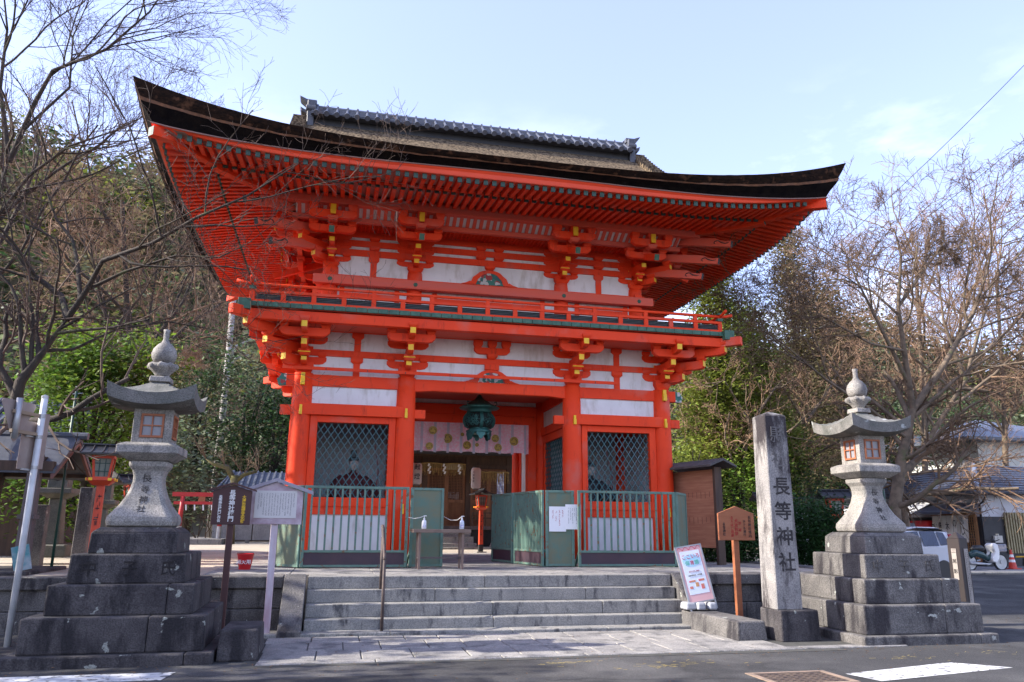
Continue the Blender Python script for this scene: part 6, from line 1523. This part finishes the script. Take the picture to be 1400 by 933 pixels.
# ================================================================== TREES AND HILLS
BKD = M('bark_dark', (.055, .042, .032), (.03, .025, .02), scale=6, rough=.95, bump=.6, bscale=25, stretch=(2, 2, .6), spots=(.09, .10, .04), sscale=3, slo=.6, shi=.75)
BKL = M('bark_light', (.19, .14, .095), (.085, .065, .045), scale=5, rough=.95, bump=.4, bscale=25, spots=(.12, .13, .05), sscale=2.5, slo=.6, shi=.75)
TWD = M('twig_dark', (.13, .085, .06), (.07, .048, .036), scale=2, rough=.9)
TWL = M('twig_light', (.17, .105, .06), (.09, .06, .037), scale=1.2, rough=.9)
TWR = M('twig_reddish', (.27, .165, .10), (.16, .10, .06), scale=1.5, rough=.9)
def leafmat(n, c1, c2, sc=.7): return M(n, c1, c2, scale=sc, rough=.55, island=.45, translucent=.35, lo=.4, hi=.6, spec=.3)
LFB = leafmat('leaf_bright', (.18, .28, .035), (.06, .12, .025)); LFD = leafmat('leaf_dark', (.06, .11, .035), (.028, .06, .022)); LFY = leafmat('leaf_yellowgreen', (.25, .29, .05), (.12, .16, .03))
LFG = leafmat('leaf_greygreen', (.20, .23, .13), (.08, .11, .055)); LFO = leafmat('leaf_olive', (.24, .20, .105), (.12, .11, .055)); LFR = leafmat('leaf_dead_red', (.22, .07, .05), (.15, .06, .04))
def grow(big, fine, p, d, L, r, lvl, maxl, rg, up=.04, nch=(5, 5, 5, 5), wob=.13, pts=None, rmin=.005, ang=(.45, 1.05), lf=(.45, .72)):
    if pts is None:
        n = max(3, min(9, int(L / .3))); pts = [Vector(p)]; d = Vector(d).normalized()
        for i in range(n):
            d = (d + Vector((rg.gauss(0, wob), rg.gauss(0, wob), rg.gauss(0, wob) + up))).normalized(); pts.append(pts[-1] + d * (L / n))
    else:
        pts = [Vector(q_) for q_ in pts]; L = sum((pts[i + 1] - pts[i]).length for i in range(len(pts) - 1))
    n = len(pts) - 1; end = (.45 if lvl < maxl else .3) if not (lvl == 0 and r < .16) else .14
    rad = [max(rmin * .7, r * (1 - (1 - end) * i / n)) for i in range(n + 1)]
    tgt = big if lvl <= 1 else fine
    tgt.tube(pts, rad, 9 if r > .09 else (6 if r > .03 else (4 if r > .012 else 3)), caps=False)
    if lvl >= maxl: return
    k = nch[min(lvl, len(nch) - 1)]
    for c in range(k):
        t_ = .22 + .78 * (c + rg.random() * .8) / k if lvl > 0 else .35 + .65 * (c + rg.random() * .6) / k
        t_ = min(t_, .999); i = int(t_ * n); q_ = pts[i].lerp(pts[i + 1], t_ * n - i); dd = (pts[i + 1] - pts[i]).normalized()
        ax = dd.orthogonal().normalized(); ax.rotate(Matrix.Rotation(rg.uniform(0, 2 * PI), 3, dd)); a = rg.uniform(*ang)
        nd = dd * math.cos(a) + ax * math.sin(a); nd.z += up * 2
        grow(big, fine, q_, nd, L * rg.uniform(*lf) * (1 - .35 * t_), max(rmin, rad[i] * rg.uniform(.45, .68)), lvl + 1, maxl, rg, up, nch, wob, None, rmin, ang, lf)
def bare_tree(name, label, base, seed, limbs, bm, tm, maxl=4, nch=(6, 5, 5, 4), up=.03, rmin=.005, group=None, **kw):
    rg = random.Random(seed); T = thing(name, label, 'tree', base, 0, group); big, fine = MB(), MB()
    for pts, r in limbs: grow(big, fine, None, None, 0, r, 0, maxl, rg, up, nch, pts=pts, rmin=rmin, **kw)
    big.build('trunk', bm, T, smooth=True); fine.build('branches', tm, T); return T
def W_(px, py, Y_):           # a point of the place given by where the survey photo shows it at depth Y
    d = fw * F_ + (px - 700) * r2 - (py - 466.5) * u2; t_ = (Y_ - cam_loc.y) / d.y; v = cam_loc + d * t_; return v
def leaves(mb, c, rad, n, size, rg, clump=18, mat=0, sq=.6, droop=0, shell=.55):
    c = Vector(c)
    for k in range(max(1, n // clump)):
        while True:
            v = Vector((rg.uniform(-1, 1), rg.uniform(-1, 1), rg.uniform(-1, 1)))
            if shell < v.length < 1 or (v.length < 1 and rg.random() < .25): break
        cc = c + Vector((v.x * rad[0], v.y * rad[1], v.z * rad[2])); s_ = size * rg.uniform(1.6, 3.2)
        for j in range(clump):
            q_ = cc + Vector((rg.gauss(0, s_), rg.gauss(0, s_), rg.gauss(0, s_ * sq) - droop * rg.random()))
            a = Vector((rg.uniform(-1, 1), rg.uniform(-1, 1), rg.uniform(-.5, .5))).normalized(); b_ = a.cross(Vector((rg.uniform(-.6, .6), rg.uniform(-.6, .6), 1))).normalized()
            z = size * rg.uniform(.6, 1.2); a *= z * .5; b_ *= z * .28
            mb.add([tuple(q_ - a), tuple(q_ + b_), tuple(q_ + a), tuple(q_ - b_)], [(0, 1, 2, 3)], mat)
def leafy_tree(name, label, base, seed, crowns, size, lm, bm, tr=.16, group=None, clump=18):
    rg = random.Random(seed); base = Vector(base); T = thing(name, label, 'tree', base, 0, group); t_ = MB(); l_ = MB()
    topz = max(c[0][2] for c in crowns)
    t_.tube([(0, 0, -.2), (rg.uniform(-.1, .1), 0, topz * .4), (rg.uniform(-.2, .2), .1, topz * .85)], [tr, tr * .75, tr * .35], 8)
    for c, rad, n in crowns:
        for k in range(4): e_ = Vector(c) + Vector((rg.uniform(-.7, .7) * rad[0], rg.uniform(-.7, .7) * rad[1], rg.uniform(-.4, .7) * rad[2])); s0 = Vector((0, 0, max(.3, c[2] * .45 + rg.uniform(-.2, .2)))); t_.tube([s0, s0.lerp(e_, .5) + Vector((rg.uniform(-.2, .2), rg.uniform(-.2, .2), .1)), e_], [tr * .4, tr * .25, tr * .08], 5)
        leaves(l_, c, rad, n, size, rg, clump)
    t_.build('trunk', bm, T, smooth=True); l_.build('crown', lm, T); return T
# --- left maple reaching over the eave
mb_ = Vector((-8.6, -1.2, 0)); rel = lambda v: tuple(Vector(v) - mb_)
fork = W_(92, 436, -1.6)
bare_tree('maple_tree', 'bare dark maple at the left whose twigs reach across the gate eave', mb_, 5, [
    ([(0, 0, -.1), (.15, 0, 1.4), rel(W_(28, 522, -1.4)), rel(W_(60, 480, -1.5)), rel(fork)], 0.150),
    ([rel(fork), rel(W_(118, 398, -1.8)), rel(W_(140, 357, -2.1)), rel(W_(208, 333, -2.5)), rel(W_(270, 297, -2.9)), rel(W_(338, 268, -3.3)), rel(W_(408, 224, -3.6))], 0.056),
    ([rel(fork), rel(W_(84, 405, -1.2)), rel(W_(40, 372, -1.0)), rel(W_(15, 335, -1.2)), rel(W_(-30, 290, -1.0))], 0.068),
    ([rel(W_(110, 410, -1.7)), rel(W_(106, 360, -1.4)), rel(W_(99, 328, -1.2)), rel(W_(77, 300, -1.0)), rel(W_(60, 250, -1.0)), rel(W_(75, 200, -1.0))], 0.045),
    ([rel(W_(120, 396, -1.8)), rel(W_(170, 372, -1.9)), rel(W_(240, 350, -2.2)), rel(W_(300, 352, -2.6)), rel(W_(345, 330, -2.8))], 0.034),
    ([rel(W_(60, 480, -1.5)), rel(W_(100, 478, -1.2)), rel(W_(160, 450, -.9)), rel(W_(230, 440, -.8)), rel(W_(300, 452, -.9)), rel(W_(390, 470, -1.0))], 0.034)],
    BKD, TWD, maxl=4, nch=(8, 6, 4, 2), rmin=.0036, wob=.15)
t2b = Vector((-9.6, .4, 0)); rel2 = lambda v: tuple(Vector(v) - t2b)
bare_tree('bare_tree', 'tall bare tree at the upper left with fine branches against the sky', t2b, 11, [
    ([(0, 0, -.1), (-.1, 0, 2), rel2(W_(-22, 420, .4)), rel2(W_(-8, 300, .3)), rel2(W_(12, 215, .2))], 0.128),
    ([rel2(W_(12, 222, .2)), rel2(W_(48, 140, .0)), rel2(W_(72, 97, -.2)), rel2(W_(145, 68, -.5)), rel2(W_(205, 16, -.8)), rel2(W_(235, -30, -1))], 0.053),
    ([rel2(W_(-5, 300, .3)), rel2(W_(40, 240, .0)), rel2(W_(95, 200, -.3)), rel2(W_(160, 178, -.6)), rel2(W_(215, 150, -.8))], 0.041),
    ([rel2(W_(12, 215, .2)), rel2(W_(0, 120, .3)), rel2(W_(10, 40, .3)), rel2(W_(0, -60, .3))], 0.053),
    ([rel2(W_(30, 180, .1)), rel2(W_(95, 120, -.2)), rel2(W_(100, 50, -.3)), rel2(W_(130, -20, -.5))], 0.034)],
    BKD, TWD, maxl=4, nch=(11, 7, 5, 3), rmin=.0036, wob=.14)
# twigs hanging into the right eave
# --- right big bare trees
rb = Vector((11.1, 2.2, G)); rel3 = lambda v: tuple(Vector(v) - rb)
tk = W_(1248, 560, 2.2)
bare_tree('bare_tree', 'broad bare tree with a leaning trunk behind the right lantern', rb, 21, [
    ([(0, 0, -.1), rel3(W_(1222, 700, 2.2)), rel3(W_(1232, 630, 2.2)), rel3(tk)], 0.204),
    ([rel3(tk), rel3(W_(1236, 480, 2.0)), rel3(W_(1228, 420, 1.8)), rel3(W_(1232, 350, 1.7)), rel3(W_(1222, 310, 1.6))], 0.088),
    ([rel3(tk), rel3(W_(1290, 500, 2.3)), rel3(W_(1330, 430, 2.6)), rel3(W_(1350, 370, 2.8)), rel3(W_(1360, 320, 3))], 0.095),
    ([rel3(W_(1240, 520, 2.1)), rel3(W_(1200, 440, 2.0)), rel3(W_(1170, 380, 1.9)), rel3(W_(1150, 330, 1.9))], 0.061),
    ([rel3(W_(1228, 420, 1.8)), rel3(W_(1270, 360, 1.6)), rel3(W_(1300, 320, 1.5))], 0.048),
    ([rel3(W_(1240, 600, 2.2)), rel3(W_(1190, 560, 1.8)), rel3(W_(1130, 520, 1.5)), rel3(W_(1070, 470, 1.2)), rel3(W_(1030, 440, 1.0))], 0.054),
    ([rel3(W_(1250, 570, 2.2)), rel3(W_(1305, 520, 1.8)), rel3(W_(1365, 480, 1.5)), rel3(W_(1430, 430, 1.4))], 0.061),
    ([rel3(W_(1236, 480, 2.0)), rel3(W_(1190, 470, 1.6)), rel3(W_(1120, 430, 1.4)), rel3(W_(1075, 380, 1.3))], 0.041),
    ([rel3(W_(1290, 500, 2.3)), rel3(W_(1350, 480, 2)), rel3(W_(1400, 430, 1.9)), rel3(W_(1450, 400, 1.8))], 0.048)],
    BKL, TWL, maxl=4, nch=(9, 7, 5, 5), rmin=.0068, wob=.14, up=.012, ang=(.5, 1.15))
rb2 = Vector((17.5, 9.5, G)); rel4 = lambda v: tuple(Vector(v) - rb2)
bare_tree('bare_tree', 'bare reddish tree at the far right above the shop roof', rb2, 33, [
    ([(0, 0, -.1), (-.2, 0, 3), rel4(W_(1320, 520, 9.5))], 0.170),
    ([rel4(W_(1320, 520, 9.5)), rel4(W_(1345, 430, 9)), rel4(W_(1375, 330, 9))], 0.088),
    ([rel4(W_(1320, 520, 9.5)), rel4(W_(1290, 440, 9.5)), rel4(W_(1280, 350, 9.5))], 0.088),
    ([rel4(W_(1325, 500, 9.5)), rel4(W_(1390, 440, 9)), rel4(W_(1440, 370, 9))], 0.068),
    ([rel4(W_(1310, 540, 9.5)), rel4(W_(1250, 490, 9.5)), rel4(W_(1200, 440, 9.5)), rel4(W_(1170, 360, 9.5))], 0.068)],
    BKL, TWR, maxl=4, nch=(8, 7, 5, 4), rmin=.009, wob=.15, up=.012)
for k, (px, Yb, seed, top) in enumerate(((1010, 9.0, 41, 530), (1085, 12.0, 42, 490), (960, 11.0, 43, 560))):
    bb2 = W_(px, 700, Yb); bb2.z = -.3; rl = lambda v: tuple(Vector(v) - bb2)
    bare_tree('bare_tree', ('bare pale-limbed tree right of the donor board', 'bare brownish tree between the gate and the right lantern', 'low bare tree directly behind the right end of the gate')[k], bb2, seed, [
        ([(0, 0, 0), rl(W_(px + 6, 640, Yb)), rl(W_(px + 16, 580, Yb))], 0.109), ([rl(W_(px + 16, 580, Yb)), rl(W_(px - 20, 520, Yb)), rl(W_(px - 40, top, Yb))], 0.054),
        ([rl(W_(px + 16, 580, Yb)), rl(W_(px + 50, 530, Yb)), rl(W_(px + 70, top, Yb))], 0.061), ([rl(W_(px + 10, 600, Yb)), rl(W_(px + 70, 590, Yb - 1)), rl(W_(px + 120, 540, Yb - 1.5))], 0.041)], BKL, TWR, maxl=4, nch=(6, 5, 4, 3), rmin=.009, wob=.18)
for k, (px, Yb, seed, top, w_) in enumerate(((1260, 17, 62, 360, 70), (1370, 18, 63, 370, 70), (175, 15, 65, 275, 50))):
    bb2 = W_(px, 700, Yb); bb2.z = -.5; rl = lambda v: tuple(Vector(v) - bb2)
    midy = (600 + top) / 2 + 20
    bare_tree('bare_tree', ('brown bare tree behind the broad leaning one', 'brown bare tree above the corner shop', 'grey-brown bare tree between the maple and the eave corner')[k], bb2, seed, [
        ([(0, 0, 0), rl(W_(px + 4, 600, Yb)), rl(W_(px + 2, midy + 40, Yb)), rl(W_(px - 8, top, Yb))], .17),
        ([rl(W_(px + 4, 600, Yb)), rl(W_(px - w_ * .5, midy, Yb)), rl(W_(px - w_, top + 40, Yb))], .09), ([rl(W_(px + 4, 590, Yb)), rl(W_(px + w_ * .5, midy, Yb)), rl(W_(px + w_, top + 30, Yb))], .09),
        ([rl(W_(px + 3, 560, Yb)), rl(W_(px + w_ * .9, 520, Yb - 1)), rl(W_(px + w_ * 1.5, 490, Yb - 1.5))], .06), ([rl(W_(px + 3, 550, Yb)), rl(W_(px - w_ * .9, 510, Yb - 1)), rl(W_(px - w_ * 1.4, 470, Yb - 1.5))], .06)], BKL if k != 2 else BKD, TWR, maxl=4, nch=(8, 6, 5, 4), rmin=.009, wob=.16)
# --- mossy pollard in the courtyard
pb = Vector((-6.85, 16, 0)); rp_ = lambda v: tuple(Vector(v) - pb)
MOSS = M('mossy_bark', (.13, .12, .03), (.10, .08, .05), scale=4, rough=.95, bump=.5)
T = thing('pollarded_tree', 'short mossy pollarded tree behind the brown sign', 'tree', pb); b = MB()
b.tube([(.05, 0, 0), (.0, 0, 1.2), (.02, 0, 2.1), (-.02, 0, 2.55)], [.17, .13, .13, .16], 9); b.tube([(0, 0, 2.35), (-.3, 0, 2.85), (-.8, 0, 2.95), (-1.1, 0, 3.15)], [.12, .11, .07, .03], 7); b.tube([(0, 0, 2.3), (.35, 0, 2.6), (.8, 0, 2.72)], [.10, .08, .05], 7); b.build('trunk', MOSS, T, smooth=True)
big, fine = MB(), MB(); rg = random.Random(3)
for d_ in ((-1.1, 0, 3.15), (-.4, 0, 2.95), (.8, 0, 2.72), (.3, 0, 2.6)):
    for k in range(4): grow(big, fine, d_, (rg.uniform(-.8, .8), rg.uniform(-.5, .5), 1), rg.uniform(.5, 1.2), .02, 1, 3, rg, nch=(4, 4, 3))
big.add(fine.v, fine.f); big.build('branches', TWL, T)
# --- leafy trees
def at(px, Y_, z=0): v = W_(px, 600, Y_); return (v.x, v.y, z)
leafy_tree('camellia_tree', 'bright green broadleaf tree behind the left lantern', at(125, 3.0, 0), 51, [((0, 0, 3.0), (1.35, 1.1, 1.5), 7500), ((-.6, .2, 4.3), (.9, .9, .8), 2600), ((.6, 0, 4.1), (.8, .8, .9), 2600), ((-.3, .4, 1.5), (1.5, .8, 1.1), 3800)], .14, LFB, BKD, .10)
left = [(215, 19, 5.6, 2.3, LFG, 'grey-green evergreen rising right behind the left lantern finial'), (268, 28, 11.6, 2.9, LFD, 'dark evergreen tree beside the pale dead trunk'), (332, 30, 11.8, 3.1, LFG, 'dense grey-green evergreen under the left balcony corner'), (375, 27, 8.6, 2.7, LFD, 'dark evergreen close to the left gate column'), (185, 26, 10.5, 2.8, LFO, 'olive evergreen at the foot of the hill on the left'), (402, 29, 8.6, 2.8, LFD, 'dark evergreen standing behind the left gate column'), (120, 24, 9.0, 3.0, LFG, 'grey-green evergreen behind the bright camellia')]
for k, (px, Yb, h, r_, lm, lb) in enumerate(left):
    leafy_tree('evergreen_tree', lb, at(px, Yb, -.1), 60 + k, [((0, 0, h * .55), (r_, r_, h * .36), 3000), ((rg.uniform(-.8, .8), 0, h * .80), (r_ * .6, r_ * .6, h * .20), 1100), ((rg.uniform(-1, 1), 0, h * .28), (r_ * .8, r_ * .8, h * .2), 900)], .26, lm, BKD, .2, clump=16)
dt = Vector(at(299, 33, 0)); T = thing('dead_tree', 'pale dead trunk standing under the left eave corner', 'tree', dt); b = MB(); b.tube([(0, 0, 0), (.1, 0, 8), (.05, 0, 17.5)], [.22, .19, .16], 8); b.tube([(.08, 0, 10.3), (.5, 0, 11.4), (1.6, 0, 12.0)], [.1, .08, .04], 6); b.tube([(.08, 0, 9.8), (.5, 0, 10.6), (1.3, 0, 10.9)], [.1, .07, .04], 6); b.build('trunk', M('dead_wood', (.34, .32, .30), (.24, .22, .2), rough=.9), T, smooth=True)
right = [(985, 10.5, 10.8, 1.9, LFY, 'yellow-green conifer just right of the balcony corner', 'conifer_tree'), (1035, 12, 9.6, 2.1, LFY, 'second yellow-green conifer, further right under the eave tip', 'conifer_tree'), (1100, 16, 14.6, 2.0, LFO, 'tall dark conifer below the right eave tip', 'conifer_tree'), (1150, 21, 13.8, 2.6, LFO, 'olive conifer to the right of the tall dark one', 'conifer_tree'),
         (935, 9, 3.8, 1.6, LFY, 'low yellow-green shrubby tree behind the donor board', 'evergreen_tree'), (1000, 9, 3.4, 1.8, LFB, 'bright green shrubby tree behind the orange signboard', 'evergreen_tree'), (1060, 12, 4.0, 1.8, LFD, 'dark shrubby tree behind the engraved pillar', 'evergreen_tree'), (1150, 20, 9.2, 3.2, LFD, 'dark evergreen behind the right lantern', 'evergreen_tree'), (1235, 26, 10.4, 3.8, LFD, 'dark evergreen behind the leaning bare trunk', 'evergreen_tree'), (1310, 30, 11.0, 4.2, LFD, 'dark evergreen above the shop roof', 'evergreen_tree'), (1375, 36, 11.5, 4.6, LFG, 'grey-green evergreen at the far right', 'evergreen_tree'), (1080, 30, 10.5, 3.6, LFO, 'broad olive evergreen far behind the engraved pillar', 'evergreen_tree'), (1195, 36, 13.5, 4.5, LFG, 'grey-green evergreen farthest back on the right', 'evergreen_tree')]
for k, (px, Yb, h, r_, lm, lb, nm) in enumerate(right):
    if nm == 'conifer_tree':
        cr_ = [((rg.uniform(-.3, .3), rg.uniform(-.3, .3), h * (.30 + .13 * j)), (r_ * (1 - .15 * j), r_ * (1 - .15 * j), h * .10), int(7500 * (1 - .12 * j))) for j in range(6)]
    else: cr_ = [((0, 0, h * .55), (r_, r_, h * .36), 3000), ((rg.uniform(-.8, .8), 0, h * .80), (r_ * .6, r_ * .6, h * .20), 1000), ((rg.uniform(-1, 1), 0, h * .25), (r_ * .9, r_ * .9, h * .22), 1200)]
    leafy_tree(nm, lb, at(px, Yb, -.2), 80 + k, cr_, .16 if Yb < 17 else .24, lm, BKD, .18, clump=16)
# hedges and shrubs
def shrub(name, label, loc, rad, n, size, lm, seed, cat='shrub'):
    T = thing(name, label, cat, loc); l_ = MB(); rg_ = random.Random(seed); leaves(l_, (0, 0, rad[2] * .8), rad, n, size, rg_, 12, shell=.75, sq=1); l_.build('foliage', lm, T)
    b = MB()
    for k in range(6): a = k * 1.05; b.tube([(0, 0, -.05), (rad[0] * .5 * math.cos(a), rad[1] * .5 * math.sin(a), rad[2])], [.03, .012], 5)
    b.build('stems', BKD, T)
LFH = leafmat('leaf_hedge', (.04, .10, .025), (.022, .06, .018), 2)
shrub('clipped_shrub', 'round clipped dark green shrub between the pillar and the right lantern', (7.3, .2, -.1), (1.0, .8, .72), 19000, .085, LFH, 1)
shrub('clipped_shrub', 'smaller dark shrub right behind the engraved pillar', (5.6, .6, -.05), (.7, .7, .5), 9000, .08, LFH, 2)
TK = thing('bare_thicket', 'pale bare thicket on the slope right of the left lantern', 'shrub', at(270, 25, 0)); big, fine = MB(), MB(); rg = random.Random(77)
for k in range(70): x = rg.uniform(-3.2, 2.2); y = rg.uniform(-1.2, 3.5); z0 = max(0, y * .5); grow(big, fine, (x, y, z0), (rg.uniform(-.5, .5), rg.uniform(-.5, .3), 1), rg.uniform(1.8, 3.4) , .02, 1, 3, rg, nch=(4, 5, 4), rmin=.009, wob=.2)
big.add(fine.v, fine.f); big.build('branches', TWL, TK)
# --- unseen trees added left of the view to shade the lantern and road
for k, (x, y, h, r_) in enumerate(((-15.2, -4.6, 8.2, 2.3), (-13.6, -8.8, 7.2, 2.4), (-16.5, -7.6, 9.5, 2.4), (-12.2, -12.4, 7.0, 2.0))):
    leafy_tree('shade_tree', ('unseen evergreen added for shade beyond the left edge, nearest the shed', 'unseen evergreen added for shade beyond the left edge across the road', 'tallest unseen evergreen added for shade beyond the left edge', 'unseen evergreen added for shade behind the viewer to the left')[k], (x, y, G), 120 + k, [((0, 0, h * .55), (r_, r_, h * .34), 2600), ((.3, 0, h * .85), (r_ * .6, r_ * .6, h * .16), 700)], .26, LFD, BKD, .2)
# --- wooded hill
def hz(x, y):
    s_ = max(0., min(1., (y - 30 + min(0, (x + 10)) * -.0) / 75)); s_ = s_ * s_ * (3 - 2 * s_)
    return (50 * math.exp(-((x + 52) / 70) ** 2) + 27 * math.exp(-((x - 88) / 48) ** 2)) * s_ + 1.5 * noise.noise(Vector((x * .06, y * .06, 0))) * s_ * 4
b = MB(); b.grid(lambda a, c: (-170 + 330 * a, 28 + 150 * c, hz(-170 + 330 * a, 28 + 150 * c) - .6), 60, 40)
struct(b.build('hill', M('hill_ground', (.13, .10, .06), (.08, .07, .04), scale=.15, rough=1), smooth=True))
wd = MB(); rg = random.Random(5); mats_ = [LFD, LFG, LFO, TWR, LFY]
cnt = 0
while cnt < 2100:
    y = 32 + 76 * rg.random() ** .8; x = rg.uniform(-45 - y * .8, 22 + y * 1.1)
    if -6 < x < 26 + (y - 30) * .0 and y < 60 and rg.random() < .8: continue
    z = hz(x, y)
    if z < .3: continue
    cnt += 1; r_ = rg.uniform(1.8, 3.4) * (1 + y / 160); kind_ = rg.choices((0, 1, 2, 3, 4), (4, 6, 7, 4, 2))[0]; c = Vector((x, y, z + r_ * .9))
    n_ = 150 if kind_ != 3 else 230
    for j in range(n_):
        v = Vector((rg.gauss(0, 1), rg.gauss(0, 1), rg.gauss(0, 1))).normalized() * rg.uniform(.45, 1.0); v.z = v.z * 1.15 
        q_ = c + v * r_
        if kind_ == 3:
            d_ = (v + Vector((rg.uniform(-.4, .4), rg.uniform(-.4, .4), .7))).normalized() * rg.uniform(.5, 1.1); w2 = d_.orthogonal().normalized() * .05
            wd.add([tuple(q_ - w2), tuple(q_ + w2), tuple(q_ + d_)], [(0, 1, 2)], kind_)
        else:
            a = Vector((rg.uniform(-1, 1), rg.uniform(-1, 1), rg.uniform(-.4, .4))).normalized(); b_ = a.cross(Vector((rg.uniform(-.5, .5), rg.uniform(-.5, .5), 1))).normalized(); s_ = rg.uniform(.28, .62) * (1 + y / 200); a *= s_ * .6; b_ *= s_ * .42
            wd.add([tuple(q_ - a), tuple(q_ + b_), tuple(q_ + a), tuple(q_ - b_)], [(0, 1, 2, 3)], kind_)
o = wd.build('woodland', mats_, kind='stuff'); o['label'] = 'mixed evergreen and bare woodland covering the hillside'; o['category'] = 'woodland'
# fallen leaves on the ground
b = MB(); rg = random.Random(6)
for k in range(900):
    x = rg.uniform(-7, 9); y = rg.choice((rg.uniform(-8.5, -4.6), rg.gauss(-4.75, .12), rg.gauss(-6.95, .12))); z = G + .02
    if -3.4 < x < 2.1 and y > -4.6: continue
    s_ = rg.uniform(.008, .02); a = rg.uniform(0, PI); b.add([(x - s_ * math.cos(a), y - s_ * math.sin(a), z), (x + s_ * .5 * math.sin(a), y - s_ * .5 * math.cos(a), z + .004), (x + s_ * math.cos(a), y + s_ * math.sin(a), z), (x - s_ * .5 * math.sin(a), y + s_ * .5 * math.cos(a), z + .005)], [(0, 1, 2, 3)])
o = b.build('fallen_leaves', M('dead_leaf', (.22, .12, .05), (.12, .07, .035), scale=9, rough=.9), kind='stuff'); o['label'] = 'scattered dry leaves lying along the kerbs and paving'; o['category'] = 'leaves'
